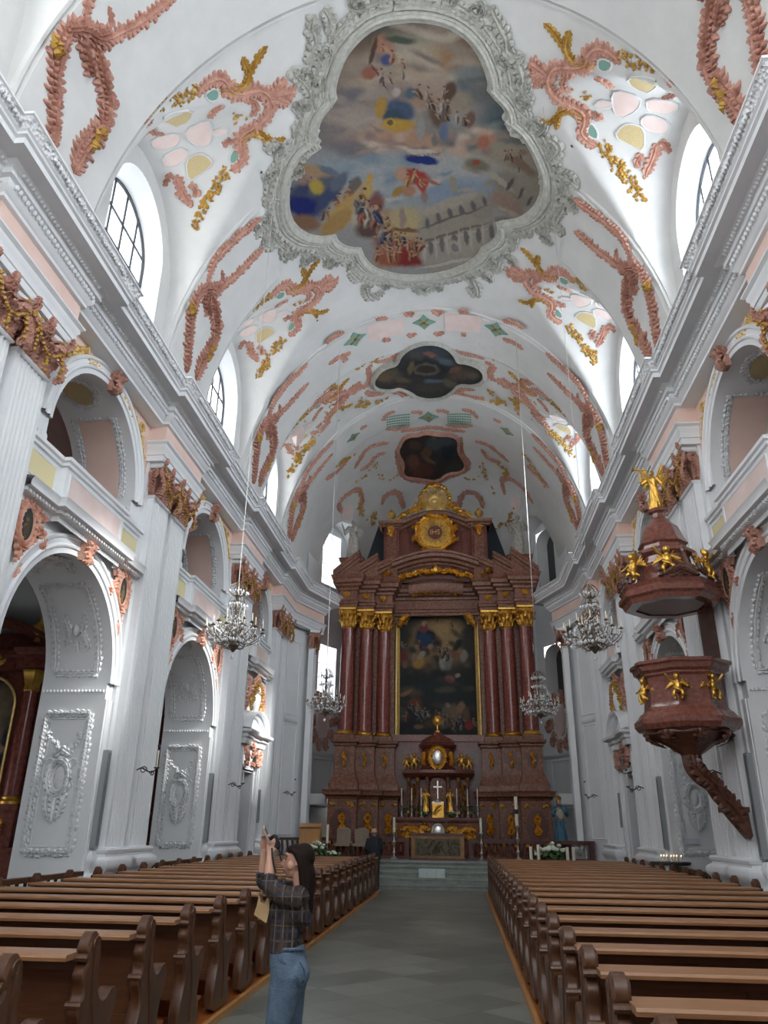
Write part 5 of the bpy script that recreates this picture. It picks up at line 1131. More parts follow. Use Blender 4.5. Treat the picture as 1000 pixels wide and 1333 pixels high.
# lower tier blocks, pedestals
for s in (-1, 1):
    lo = [(3.85, 30.2), (3.85, 28.0), (2.83, 28.0), (2.83, 28.35), (2.12, 28.35), (2.12, 28.75), (1.45, 28.75), (1.45, 29.5)]
    lo = [(s*x, y) for x, y in lo]; sd = -s
    m = A_(); moulding(m, lo, [(.06, .72), (.06, .95), (0, 1.0), (0, 2.55), (.05, 2.6), (.08, 2.66), (.16, 2.7), (.16, 2.8), (.2, 2.86), (-.3, 2.88)], -sd*1); m.build('plinth', PINKM, AL)
    up = [(3.72, 30.2), (3.72, 28.3), (2.98, 28.3), (2.98, 28.62), (2.3, 28.62), (2.3, 29.0), (1.6, 29.0), (1.6, 29.6)]
    up = [(s*x, y) for x, y in up]
    m = A_(); moulding(m, up, [(.16, 2.86), (.16, 3.05), (.13, 3.12), (.05, 3.3), (.0, 3.5), (0, 4.35), (.05, 4.4), (.05, 4.46), (.13, 4.5), (.14, 4.6), (-.3, 4.62)], -sd*1); m.build('pedestal', PINKM, AL)
    # flat tops, dark oval inlays and gilded cartouches
    m = A_(); g = A_(); dk = A_()
    for (xa, xb, y) in [(2.83, 3.85, 28.0), (2.12, 2.83, 28.35), (1.45, 2.12, 28.75)]:
        c = s*(xa+xb)/2; w = (xb-xa); dk = A_(); g = A_()
        dk.add([(c + .36*w*math.cos(a), y-.012, 1.75 + .52*math.sin(a)) for a in np.linspace(0, 2*PI, 24, endpoint=False)], [tuple(range(24))])
        g.ribbon([(c + .03, y-.03, 2.1), (c-.10, y-.05, 1.95), (c+.02, y-.05, 1.75), (c-.08, y-.05, 1.55), (c, y-.03, 1.4)], FN, .06, .05, .06, .3, seed=int(xa*9))
        g.ribbon([(c-.02, y-.03, 2.12), (c+.12, y-.05, 1.98), (c+.04, y-.05, 1.78), (c+.12, y-.05, 1.6), (c+.02, y-.03, 1.42)], FN, .05, .05, .06, .3); g.leaves([(c, y-.04, 2.1), (c, y-.04, 1.4)], FN, 16, .12, .10, .03, seed=int(xa*5))
        for qx in (-1, 1):
            for qz in (-1, 1): (lambda h_: (h_.leaves([(c+qx*w*.36, y-.02, 1.75+qz*.62), (c+qx*w*.22, y-.02, 1.75+qz*.66)], FN, 9, .12, .04, .02, seed=int(c*9)+qx), h_.build('gilded_corner', GOLD, AL)))(A_())
        dk.build('dark_inlay', DARKM, AL); g.build('gilded_cartouche', GOLD, AL)
    for (xa, xb, y) in [(2.98, 3.72, 28.3), (2.3, 2.98, 28.62), (1.6, 2.3, 29.0)]:
        c = s*(xa+xb)/2; dk = A_(); g = A_()
        dk.add([(c + .19*math.cos(a), y-.012, 3.95 + .34*math.sin(a)) for a in np.linspace(0, 2*PI, 24, endpoint=False)], [tuple(range(24))])
        g.ribbon([(c, y-.03, 4.2), (c-.06, y-.05, 4.08), (c+.06, y-.05, 3.92), (c-.03, y-.05, 3.78), (c, y-.03, 3.66)], FN, .055, .05, .06, .3, seed=int(xa*7)); g.leaves([(c, y-.03, 4.2), (c, y-.03, 3.66)], FN, 14, .09, .06, .03, seed=int(xa*3))
        dk.build('dark_inlay', DARKM, AL); g.build('gilded_cartouche', GOLD, AL)
    # backing wall and pilasters behind the columns
    m = A_(); moulding(m, [(s*3.75, 30.6), (s*3.75, 29.3), (s*3.05, 29.3), (s*3.05, 29.55), (s*2.4, 29.55), (s*2.4, 29.95), (s*1.72, 29.95), (s*1.72, 30.3)], [(0, 4.6), (0, 9.75)], s); m.build('backing_wall', REDM, AL)
    for x, y in ((3.05, 29.25), (2.4, 29.5), (1.78, 29.9)): m = A_(); m.box((s*x-.09, y-.1, 4.6), (s*x+.09, y, 9.7)); m.build('backing_pilaster', PINKM, AL)
    for x, y in ((3.42, 28.72), (2.75, 29.05), (2.08, 29.42)):
        cx = s*x - (0 if x > 3 else 0)
        c = empty('column', (cx, y-29, 0), None, None, parent=AL)
        ct = lambda V: V - np.array([0, 0, .72])
        m = MB(ct); m.lathe([(.265, 4.92), (.27, 6.2), (.255, 7.6), (.228, 8.8)], n=24); m.build('shaft', COLM, c)
        m = MB(ct); m.lathe([(.0, 4.78), (.33, 4.78), (.35, 4.82), (.33, 4.86), (.285, 4.88), (.30, 4.92), (.27, 4.95)], n=24); m.build('gilt_base_ring', GOLD, c)
        m = MB(ct); m.box((-.36, -.36, 4.62), (.36, .36, 4.78)); m.build('base_block', PINKM, c)
        m = MB(ct); m.lathe([(.23, 8.78), (.25, 8.82), (.22, 8.86), (.24, 9.1), (.30, 9.4), (.34, 9.48)], n=20)
        for k in range(8):
            a = k*PI/4; d = np.array([math.cos(a), math.sin(a), 0]); N_ = lambda p, d=d: d
            m.ribbon([d*.235+(0, 0, 8.86), d*.27+(0, 0, 9.02), d*.35+(0, 0, 9.12), d*.4+(0, 0, 9.08)], N_, .09, .04, .06, .2, seed=k)
            a += PI/8; d = np.array([math.cos(a), math.sin(a), 0]); N_ = lambda p, d=d: d
            m.ribbon([d*.24+(0, 0, 9.0), d*.29+(0, 0, 9.2), d*.38+(0, 0, 9.33), d*.43+(0, 0, 9.28)], N_, .085, .04, .06, .2, seed=k)
        for k in range(4):
            a = PI/4 + k*PI/2; d = np.array([math.cos(a), math.sin(a), 0]); m.tube(spiral(d*.40+np.array([0, 0, 9.40]), .09, 1.6, PI/2, d, (0, 0, 1), 20, .2), .03, 6)
        m.box((-.33, -.33, 9.50), (.33, .33, 9.58)); m.build('gilt_capital', GOLD, c)
# middle zone below the painting
m = A_(); m.box((-1.6, 29.3, 2.3), (1.6, 29.8, 4.62)); m.box((-1.7, 29.2, 4.62), (1.7, 30.2, 4.86)); m.build('predella', REDM, AL)
for q in (-1, 1): m = A_(); m.prism([(q*.95, 2.95), (q*1.5, 2.95), (q*1.55, 3.3), (q*1.5, 4.4), (q*.95, 4.4)], 1, 29.27, 29.3); m.build('dark_inlay', DARKM, AL)
# painting
def arch_outline(w, z0, zs, r, zt, n=22):
    P = [(-w, z0), (w, z0), (w, zs), (r, zs)]
    P += [(r*math.cos(t), zs + .0 + (zt-zs)*math.sin(t)) for t in np.linspace(0.02, PI-.02, n)]
    return P + [(-r, zs), (-w, zs)]
PY = 30.25
xs_ = np.linspace(-1.5, 1.5, 120); zs_ = np.linspace(4.95, 9.95, 200); XX, ZZ = np.meshgrid(xs_, zs_, indexing='ij')
m = A_(); P3 = np.stack([XX, np.full(XX.shape, PY), ZZ], -1); top = np.where(np.abs(XX) < 1.22, 9.3 + .62*np.sqrt(np.maximum(0, 1-(XX/1.22)**2)), 9.3); P3[..., 2] = 4.95 + (ZZ-4.95)*(top-4.95)/5.0
m.grid(P3); W3 = P3.reshape(-1, 3) + np.array([AXC, 0, 0]); px, py = proj(W3)
BA = [(567,840,42,26,0,(.28,.18,.08),.6), (575,825,28,18,0,(.42,.28,.13),.6), (590,835,22,16,0,(.36,.25,.12),.6), (552,830,12,14,.1,(.03,.05,.10),.3), (552,818,5,7,0,(.24,.06,.05),.3), (552,812,3,3.5,0,(.40,.25,.17),.2), (553,832,9,8,.2,(.03,.06,.13),.3), (545,842,4,3,0,(.34,.2,.13),.4), (560,842,4,3,0,(.34,.2,.13),.4), (524,830,10,20,.2,(.04,.045,.04),.5), (610,835,8,24,0,(.05,.05,.045),.5),
  (578,858,6,13,.1,(.34,.33,.28),.3), (578,846,3,3,0,(.32,.20,.13),.2), (584,860,5,12,.2,(.22,.21,.18),.4), (592,852,6,5,.4,(.24,.10,.07),.4), (545,862,8,9,.7,(.40,.24,.06),.3), (540,856,4,6,.3,(.30,.19,.13),.3), (549,853,6,3,-.7,(.36,.30,.24),.3), (525,855,6,9,0,(.18,.05,.04),.4), (604,855,5,7,.3,(.28,.24,.20),.4), (604,848,3,3,0,(.36,.24,.17),.3), (586,885,6,5,.2,(.34,.13,.11),.3), (596,879,4,3,0,(.36,.3,.26),.3), (527,865,4,5,0,(.20,.12,.08),.4),
  (567,900,45,16,0,(.035,.045,.045),.6), (580,898,12,4,0,(.10,.09,.07),.5), (535,900,14,6,.2,(.10,.09,.06),.5), (540,918,9,10,0,(.20,.07,.04),.4), (528,902,9,3,-.4,(.30,.16,.11),.3), (548,928,12,4,.35,(.36,.34,.28),.3), (535,935,8,18,0,(.03,.035,.045),.4), (525,930,5,10,0,(.07,.08,.08),.4), (582,930,7,14,.1,(.16,.14,.11),.4), (583,918,3,3,0,(.32,.22,.16),.3), (592,928,5,12,-.1,(.22,.15,.10),.4), (600,922,5,8,.3,(.30,.18,.12),.4), (606,930,5,9,.2,(.16,.10,.07),.4), (610,944,6,6,0,(.30,.05,.05),.3), (596,940,7,4,0,(.08,.10,.12),.4), (545,946,6,3,0,(.22,.14,.1),.4), (566,938,4,9,0,(.06,.05,.04),.4), (575,945,8,4,0,(.12,.10,.08),.5)]
BA = BA[:4] + [(rnd.uniform(520, 615), rnd.uniform(815, 950), rnd.uniform(4, 12), rnd.uniform(3, 6), rnd.uniform(-1, 1), rnd.choice([(.03,.03,.03), (.09,.075,.05), (.05,.055,.05), (.12,.09,.06)]), .6) for _ in range(60)] + BA[4:] + crowd(525, 925, 612, 950, 22, [(.10,.08,.06), (.22,.06,.05), (.2,.16,.11), (.06,.07,.09)], 41, 3.2, (.30,.20,.13)) + crowd(530, 845, 608, 862, 8, [(.2,.15,.08), (.12,.06,.05), (.2,.19,.16)], 42, 3, (.30,.2,.13)) + crowd(555, 803, 600, 808, 6, [(.3,.2,.1), (.2,.12,.07)], 43, 2.2, (.32,.22,.14))
col = paint(px, py, (.035, .04, .037), BA, 1.8, .3, .12)
pt = m.build('altar_painting', OILPAINT, AL, col=col)
m = A_(); FO = [(-1.52, 4.93), (1.52, 4.93), (1.52, 9.32), (1.24, 9.32)] + [(1.24*math.cos(t), 9.32 + .62*math.sin(t)) for t in np.linspace(.05, PI-.05, 22)] + [(-1.24, 9.32), (-1.52, 9.32)]
def frame_sweep(m, L, prof, y):
    L = np.array(L, float); n = len(L); G = []
    for i in range(n):
        a = L[i]-L[i-1]; b = L[(i+1) % n]-L[i]; a = a/(np.linalg.norm(a)+1e-9); b = b/(np.linalg.norm(b)+1e-9); na = np.array([a[1], -a[0]]); nb = np.array([b[1], -b[0]]); k = na+nb; k = k/(np.linalg.norm(k)+1e-9); c = max(.4, k.dot(na)); k = k/c
        G.append([(L[i][0]+k[0]*o, y-d, L[i][1]+k[1]*o) for o, d in prof])
    m.grid(G, closeu=True)
frame_sweep(m, FO, [(-.02, 0), (0, .05), (.04, .08), (.08, .05), (.10, .1), (.14, .12), (.17, .06), (.18, 0)], PY); m.build('gilt_frame', GOLDP, pt)
m = A_(); m.box((-1.75, 30.3, 4.8), (1.75, 30.4, 10.0)); m.build('backboard', REDM, AL)
# arched marble surround above the painting with gold sprays
m = A_()
G = [[(r*math.cos(t), 30.1, 9.35 + (r*.52)*math.sin(t)) for r in (1.42, 1.75)] for t in np.linspace(0, PI, 25)]
m.grid(G); m.prism([(-1.75, 9.3), (-1.42, 9.3), (-1.3, 9.75), (-.9, 10.0), (-1.75, 10.05)], 1, 30.0, 30.15); m.prism([(1.75, 9.3), (1.42, 9.3), (1.3, 9.75), (.9, 10.0), (1.75, 10.05)], 1, 30.0, 30.15); m.build('painting_surround', PINKM, AL)
m = A_()
for q in (-1, 1): m.ribbon(smooth([(q*1.5, 29.95, 9.15), (q*1.4, 29.9, 9.45), (q*1.15, 29.9, 9.65), (q*.95, 29.95, 9.95)]), FN, .13, .09, .09, .3, seed=q+3); m.leaves([(q*1.5, 29.93, 9.3), (q*1.1, 29.93, 9.75)], FN, 14, .2, .12, .05); m.build('gilded_spray', GOLD, AL); m = A_()
# entablature
ep = [(3.74, 30.6), (3.74, 28.35), (3.05, 28.3), (3.05, 28.66), (2.42, 28.66), (2.42, 29.05), (1.72, 29.05), (1.72, 29.85)]
ep = [(-x, y) for x, y in ep] + [(x, y) for x, y in ep[::-1]]
m = A_(); moulding(m, ep, [(-.2, 9.58), (0, 9.58), (0, 9.68), (.04, 9.7), (.04, 9.8), (.07, 9.83), (.07, 9.88), (0, 9.9), (0, 10.2)], -1); m.build('architrave', PINKM, AL)
m = A_(); moulding(m, ep, [(0, 10.2), (.05, 10.23), (.06, 10.32), (.16, 10.38), (.17, 10.46), (.25, 10.5), (.26, 10.64), (.3, 10.68), (.34, 10.8), (-.4, 10.85)], -1); m.build('cornice', PINKM, AL)
for s in (-1, 1):
    for x, y in ((3.45, 28.33), (2.73, 28.64), (2.07, 29.03)): m = A_(); m.ribbon([(s*x-.13, y, 10.05), (s*x, y-.03, 10.1), (s*x+.13, y, 10.05)], FN, .10, .05, .06, .2); m.ribbon([(s*x, y-.02, 10.16), (s*x, y-.02, 9.94)], FN, .06, .06, .05, .2); m.build('gilded_rosette', GOLD, AL)
# broken raking pediment
for s in (-1, 1):
    PED = A_()
    for (xa, xb, y0, za, zb) in [(4.0, 3.0, 28.05, 10.82, 11.75), (3.2, 2.3, 28.4, 11.05, 11.72), (2.45, 1.55, 28.75, 11.25, 11.75)]:
        for dz, dy in ((0, .0), (.16, -.0), (-.14, .12)):
            PED.add([(s*xa, y0+dy, za+dz-.12), (s*xb, y0+dy+.25, zb+dz-.12), (s*xb, y0+dy+.25, zb+dz+.02), (s*xa, y0+dy, za+dz+.02), (s*xa, 30.3, za+dz-.12), (s*xb, 30.3, zb+dz-.12), (s*xb, 30.3, zb+dz+.02), (s*xa, 30.3, za+dz+.02)], [(0,1,2,3),(4,7,6,5),(0,4,5,1),(3,2,6,7),(0,3,7,4),(1,5,6,2)])
        PED.add([(s*xa*.97, y0+.25, 10.8), (s*xb, y0+.4, 10.8), (s*xb, y0+.4, zb), (s*xa*.97, y0+.25, za)], [(0,1,2,3)])
    PED.build('raking_pediment', PINKM, AL)
m = A_(); G = []
for x in np.linspace(-1.75, 1.75, 31):
    z = 11.42 + .42*math.cos(x/1.75*PI/2)
    G.append([(x, y, z+d) for y, d in ((29.3, -.28), (29.3, -.2), (29.15, -.16), (29.12, -.06), (28.95, -.02), (28.92, .1), (28.86, .14), (28.84, .22), (30.3, .25))])
m.grid(G); m.box((-1.75, 29.5, 10.85), (1.75, 30.3, 11.7)); m.build('segmental_cornice', PINKM, AL)
m = A_()
m.add([(x, 29.4, z) for x, z in [(-1.7, 10.85)] + [(x, 11.2 + .4*math.cos(x/1.75*PI/2)) for x in np.linspace(-1.7, 1.7, 17)] + [(1.7, 10.85)]], [tuple(range(19))]); m.build('tympanum', DARKM, AL)
m = A_()
for q in (-1, 1):
    m.ribbon(smooth([(0, 29.3, 11.35), (q*.3, 29.28, 11.2), (q*.6, 29.28, 11.32), (q*.95, 29.28, 11.1), (q*1.3, 29.3, 11.12), (q*1.6, 29.3, 10.92)]), FN, .13, .09, .1, .2, seed=q+5)
    m.leaves([(0, 29.3, 11.3), (q*.9, 29.28, 11.2), (q*1.6, 29.3, 10.95)], FN, 34, .2, .13, .06, seed=q+9)
    m.leaves([(0, 29.6, 10.55), (q*.9, 29.6, 10.42)], FN, 26, .2, .1, .06, seed=q+19)
    m.ribbon(smooth([(0, 29.62, 10.62), (q*.4, 29.6, 10.5), (q*.75, 29.6, 10.58), (q*1.05, 29.6, 10.4)]), FN, .10, .09, .1, .2, seed=q+2)
    for x in (2.0, 2.65): m.leaves([(q*x-.1, 28.9, 11.0), (q*x+.12, 28.9, 11.15)], FN, 12, .2, .1, .06, seed=int(x*9))
m.ell((0, 29.28, 11.38), (.13, .08, .2), 10, 7); m.build('gilded_foliage', GOLD, AL)
m = A_(); G = [[(x, y, 10.85 + .12*math.cos(x/1.1*PI/2) + d) for y, d in ((29.5, -.5), (29.45, -.42), (29.45, -.1), (29.3, 0))] for x in np.linspace(-1.1, 1.1, 15)]; m.grid(G); m.build('inner_arch_cornice', PINKM, AL)
# attic
m = A_(); m.box((-2.15, 29.75, 11.7), (2.15, 30.4, 13.35))
for q in (-1, 1):
    a, b = sorted((q*1.5, q*2.15)); m.box((a, 29.55, 11.7), (b, 29.8, 13.3)); a, b = sorted((q*1.12, q*1.3)); m.box((a, 29.65, 11.8), (b, 29.8, 13.1))
m.build('attic', REDM, AL)
m = A_()
for q in (-1, 1):
    a, b = sorted((q*1.62, q*2.02)); m.box((a, 29.48, 11.75), (b, 29.56, 13.2))
    P = [(q*2.25, 30.3), (q*2.25, 29.45), (q*1.42, 29.45), (q*1.42, 29.6)]; moulding(m, P, [(0, 13.3), (.04, 13.33), (.04, 13.4), (.12, 13.46), (.14, 13.56), (-.2, 13.6)], q)
G = [[(x, y, 13.42 + .48*math.cos(x/1.5*PI/2) + d) for y, d in ((29.6, -.25), (29.55, -.2), (29.55, -.1), (29.42, -.06), (29.4, .06), (29.34, .1), (30.3, .12))] for x in np.linspace(-1.5, 1.5, 25)]
m.grid(G); m.add([(x, 29.7, z) for x, z in [(-1.5, 13.2)] + [(x, 13.35 + .45*math.cos(x/1.5*PI/2)) for x in np.linspace(-1.5, 1.5, 17)] + [(1.5, 13.2)]], [tuple(range(19))]); m.build('attic_cornice', PINKM, AL)
for q in (-1, 1): m = A_(); m.prism([(q*2.15, 11.7), (q*3.15, 11.7), (q*2.9, 12.3), (q*2.45, 13.75), (q*2.15, 13.8)], 1, 30.3, 30.36); m.build('dark_backing', mat('dark_blue_backing', (.02, .03, .04), .8), AL)
# monogram disc
dc = empty('monogram_disc', (0, .45, 12.28), None, None, parent=AL); dt = lambda V: V
m = MB(); m.lathe([(.0, -.02), (.74, -.02), (.76, .04), (.70, .07), (.66, .03), (0, .03)], n=40); V = np.concatenate(m.v); m.v = [np.stack([V[:, 0], -V[:, 2], V[:, 1]], 1)]; m.build('disc', GOLD, dc)
m = MB()
for k in range(24):
    a = k*PI/12; L = .62 if k % 2 == 0 else .52; d = np.array([math.cos(a), 0, math.sin(a)]); e = np.array([-math.sin(a), 0, math.cos(a)]); w = .035 if k % 2 else .05
    m.add([d*.30+e*w+(0, -.05, 0), d*.30-e*w+(0, -.05, 0), d*L+(0, -.05, 0), d*.34+(0, -.10, 0)], [(0,2,3),(1,3,2),(0,3,1)])
m.build('rays', GOLDP, dc)
m = MB(); m.ribbon([(.74*math.cos(a), 0, .74*math.sin(a)) for a in np.linspace(0, 2*PI, 44)], FN, .12, .10, .13, .02, seed=4)
for k in range(8): a = k*PI/4 + .2; m.leaves([(.86*math.cos(a), -.02, .82*math.sin(a)), (.92*math.cos(a+.2), -.02, .86*math.sin(a+.2))], FN, 9, .22, .07, .05, seed=k)
m.build('leaf_wreath', GOLD, dc)
m = MB(); m.lathe([(.0, .03), (.29, .03), (.30, .06), (0, .06)], n=24); V = np.concatenate(m.v); m.v = [np.stack([V[:, 0], -V[:, 2], V[:, 1]], 1)]; m.build('red_roundel', REDM, dc)
cu = bpy.data.curves.new('l', 'FONT'); cu.body = 'IHS'; cu.size = .3; cu.extrude = .015; cu.align_x = 'CENTER'; cu.align_y = 'CENTER'
to = bpy.data.objects.new('l', cu); COL.objects.link(to); bpy.context.view_layer.update(); me = bpy.data.meshes.new_from_object(to.evaluated_get(bpy.context.evaluated_depsgraph_get())); bpy.data.objects.remove(to)
me.materials.clear(); me.materials.append(GOLDP); lo = bpy.data.objects.new('monogram', me); COL.objects.link(lo); lo.parent = dc; lo.location = (0, -.09, 0); lo.rotation_euler = (PI/2, 0, 0)
# golden glory on top
m = A_(); c = np.array([0, 29.45, 14.45])
for k in range(46):
    a = k*2*PI/46; L = (.50 if k % 2 else .62); d = np.array([math.cos(a), 0, math.sin(a)]); e = np.array([-math.sin(a), 0, math.cos(a)])
    m.add([c+d*.1+e*.02, c+d*.1-e*.02, c+d*L-e*.03, c+d*L+e*.03, c+d*L*.6+(0, -.05, 0)], [(0,1,4),(1,2,4),(2,3,4),(3,0,4)])
m.ell(c, (.14, .08, .14), 12, 8); m.build('golden_glory_rays', GOLDP, AL)
m = A_(); R = random.Random(3)
for k in range(54):
    a = -.5 + (PI+1.0)*k/53; w = .60 + .08*R.random(); x = w*math.cos(a)*1.0; z = w*math.sin(a)*1.12
    if z < -.1: x *= 1.3
    m.ell(c + (x, R.uniform(-.05, .1), z), (R.uniform(.06, .11),)*3, 7, 5)
for q in (-1, 1):
    for k in range(16): t = k/15; m.ell((q*(.5+1.05*t), 29.4, 14.12-.5*t*t + R.uniform(-.03, .05)), (R.uniform(.06, .12),)*3, 7, 5)
    m.leaves([(q*.5, 29.4, 14.2), (q*1.5, 29.4, 13.75)], FN, 30, .26, .1, .06, seed=q+5)
m.ell(c + (0, 0, .78), (.07, .06, .12), 8, 6); m.leaves([c + (-.3, 0, .6), c + (0, 0, .85), c + (.3, 0, .6)], FN, 20, .2, .1, .05, seed=6)
m.build('gilded_cloud_border', GOLD, AL)
for q in (-1, 1):
    m = A_(); m.lathe([(.0, 13.6), (.12, 13.6), (.13, 13.66), (.06, 13.7), (.10, 13.76), (.18, 13.85), (.19, 13.95), (.12, 14.03), (.07, 14.06), (.09, 14.1), (.03, 14.16), (0, 14.2)], (q*1.85, 29.6, 0), 14); m.build('urn_finial', STGOLD, AL)
    m = A_(); m.ribbon([(q*1.82-.14, 29.44, 13.2), (q*1.82, 29.4, 13.25), (q*1.82+.14, 29.44, 13.2)], FN, .12, .09, .07, .2); m.ribbon([(q*1.82, 29.42, 13.2), (q*1.82, 29.4, 12.85)], FN, .12, .08, .07, .4); m.leaves([(q*1.7, 29.42, 13.15), (q*1.95, 29.42, 12.95)], FN, 14, .16, .06, .05); m.build('gilded_capital', GOLD, AL)
    m = A_(); moulding(m, [(q*3.0, 29.6), (q*3.0, 28.75), (q*3.75, 28.75), (q*3.75, 29.6)], [(-.1, 11.0), (-.05, 11.4), (.0, 11.5), (.1, 11.56), (.12, 11.66), (.15, 11.7), (-.38, 11.72)], -q); m.build('statue_bracket', PINKM, AL)
# tabernacle
TB = A_(); TB.box((-1.12, 28.4, 1.95), (1.12, 29.3, 2.12)); moulding(TB, [(-1.2, 29.3), (-1.2, 28.7), (-.75, 28.45), (-.45, 28.45), (-.45, 28.25), (.45, 28.25), (.45, 28.45), (.75, 28.45), (1.2, 28.7), (1.2, 29.3)], [(-.1, 3.3), (.0, 3.34), (.05, 3.42), (.1, 3.46), (.1, 3.56), (-.3, 3.58)], -1)
TB.box((-1.05, 28.9, 2.1), (1.05, 29.3, 3.35)); TB.lathe([(.62, 3.56), (.66, 3.62), (.58, 3.7), (.58, 4.3), (.66, 4.36), (.7, 4.44), (.6, 4.5)], (0, 28.85, 0), 24); TB.lathe([(.62, 4.5), (.55, 4.62), (.36, 4.74), (.2, 4.82), (.16, 4.9), (0, 4.92)], (0, 28.85, 0), 24, mod=lambda a, z: 1+.03*math.cos(16*a))
TB.build('tabernacle', REDM, AL)
m = A_(); 
for x, y in ((-1.05, 28.62), (-.72, 28.5), (.72, 28.5), (1.05, 28.62), (-.36, 28.32), (.36, 28.32)): m.lathe([(.055, 2.14), (.05, 3.2), (.08, 3.32)], (x, y, 0), 10)
m.build('small_columns', PINKM, AL)
m = A_()
for x, y in ((-1.05, 28.62), (-.72, 28.5), (.72, 28.5), (1.05, 28.62)): m.lathe([(.07, 2.12), (.06, 2.2)], (x, y, 0), 10); m.lathe([(.055, 3.18), (.085, 3.3)], (x, y, 0), 10)
for q in (-1, 1): m.leaves([(q*.88, 28.85, 2.3), (q*.9, 28.85, 3.1)], FN, 22, .16, .07, .04, seed=q+2)
m.lathe([(0, 0)] + [(.0, 0)], (0, 28.2, 2.1), 4); m.box((-.2, 28.2, 2.0), (.2, 28.28, 2.5)); m.ribbon([(-.18, 28.18, 2.2), (0, 28.15, 2.35), (.18, 28.18, 2.2)], FN, .12, .05, .06, .2)
m.ribbon([(0+.27*math.cos(a), 28.22, 3.98+.34*math.sin(a)) for a in np.linspace(0, 2*PI, 24)], FN, .09, .06, .07, .02)
for q in (-1, 1): m.ribbon([(q*.48, 28.35, 3.7), (q*.5, 28.3, 3.95), (q*.46, 28.35, 4.2)], FN, .09, .08, .06, .3)
m.build('gilt_ornament', GOLD, AL)
m = A_(); m.ell((0, 28.22, 3.98), (.2, .05, .26), 14, 9); m.build('silver_medallion', SILVER, AL)
m = A_(); m.prism([(.28*math.cos(a), 3.05+.28*math.sin(a)) for a in np.linspace(0, PI, 14)] + [(-.28, 2.15), (.28, 2.15)], 1, 28.4, 28.42); m.build('niche', PINKM, AL)
for q in (-1, 1):
    f = robe_figure('gilt_statuette', .75, GOLD, AL, seed=q+3); f.location = (q*.42, 28.2-29, 2.16-.72)
    f = putto('gilt_cherub', .55, GOLD, AL, wave=q, seed=q); f.location = (q*.85, 28.6-29, 3.6-.72)
    f = putto('gilt_cherub', .45, GOLD, AL, wave=-q, seed=q+1); f.location = (q*1.12, 28.65-29, 3.6-.72)
m = A_(); m.lathe([(0, 4.9), (.12, 4.9), (.1, 4.96), (.03, 5.0), (.04, 5.1), (.02, 5.16)], (0, 28.85, 0), 12)
for k in range(20): a = k*PI/10; m.tube([(.1*math.cos(a), 28.85, 5.33+.1*math.sin(a)), (.19*math.cos(a), 28.85, 5.33+.19*math.sin(a))], .014, 4)
m.ell((0, 28.85, 5.33), (.12, .04, .12), 12, 7); m.build('monstrance_finial', GOLD, AL)
# mensa with gilded front
m = A_(); m.box((-1.45, 27.7, .72), (1.45, 28.9, 1.9)); m.box((-1.52, 27.62, 1.9), (1.52, 28.9, 1.98)); m.build('mensa', REDM, AL)
m = A_()
for q in (-1, 1):
    m.ribbon(smooth([(q*.25, 27.66, 1.6), (q*.5, 27.64, 1.75), (q*.7, 27.64, 1.5), (q*.95, 27.64, 1.72), (q*1.3, 27.66, 1.6)]), FN, .08, .05, .08, .2, seed=2); m.ribbon(smooth([(q*.3, 27.66, 1.35), (q*.6, 27.64, 1.5), (q*.9, 27.64, 1.35), (q*1.3, 27.66, 1.45)]), FN, .06, .05, .08, .2, seed=5)
    m.leaves([(q*.3, 27.65, 1.5), (q*1.32, 27.65, 1.5)], FN, 40, .16, .16, .03, seed=q+30)
    for x in (.55, 1.0): m.tube(spiral((q*x, 27.63, 1.55), .11, 1.5, 0, (q, 0, 0), (0, 0, 1)), .018, 5)
    for a, b in (((-1.4, 1.28), (1.4, 1.28)), ((-1.4, 1.84), (1.4, 1.84)), ((q*1.4, 1.28), (q*1.4, 1.84))): m.tube([(a[0], 27.68, a[1]), (b[0], 27.68, b[1])], .018, 5)
m.build('gilded_front', GOLD, AL)
m = A_(); m.ell((0, 27.66, 1.55), (.2, .05, .22), 14, 8); m.ribbon([(.2*math.cos(a), 27.64, 1.55+.22*math.sin(a)) for a in np.linspace(0, 2*PI, 20)], FN, .05, .04, .06, .02); m.build('silver_cartouche', SILVER, AL)
# statues beside the attic
f = robe_figure('stone_statue', 1.75, STATUE, seed=4, arms=[[(-.19, 0, 1.36), (-.36, -.05, 1.15), (-.46, -.15, 1.36)], [(.19, 0, 1.36), (.32, -.08, 1.15), (.12, -.25, 1.12)]]); f.location = (-3.42, 29.05, 11.73); f.rotation_euler.z = .3
tag(f, 'grey-white robed statue with raised arm beside the lit apse window', 'statue', 'attic statues')
f = robe_figure('stone_statue', 1.8, STATUE, seed=9, arms=[[(-.19, 0, 1.36), (-.30, -.05, 1.12), (-.34, -.3, 1.28)], [(.19, 0, 1.36), (.34, -.08, 1.15), (.3, -.25, .98)]]); f.location = (3.34, 29.05, 11.73); f.rotation_euler.z = -.3
tag(f, 'grey-white robed statue leaning on a staff beside the dark apse window', 'statue', 'attic statues')
m = MB(); m.tube([(.32, -.3, 0), (.26, -.2, 1.7)], .02, 6); m.build('staff', STATUE, f)
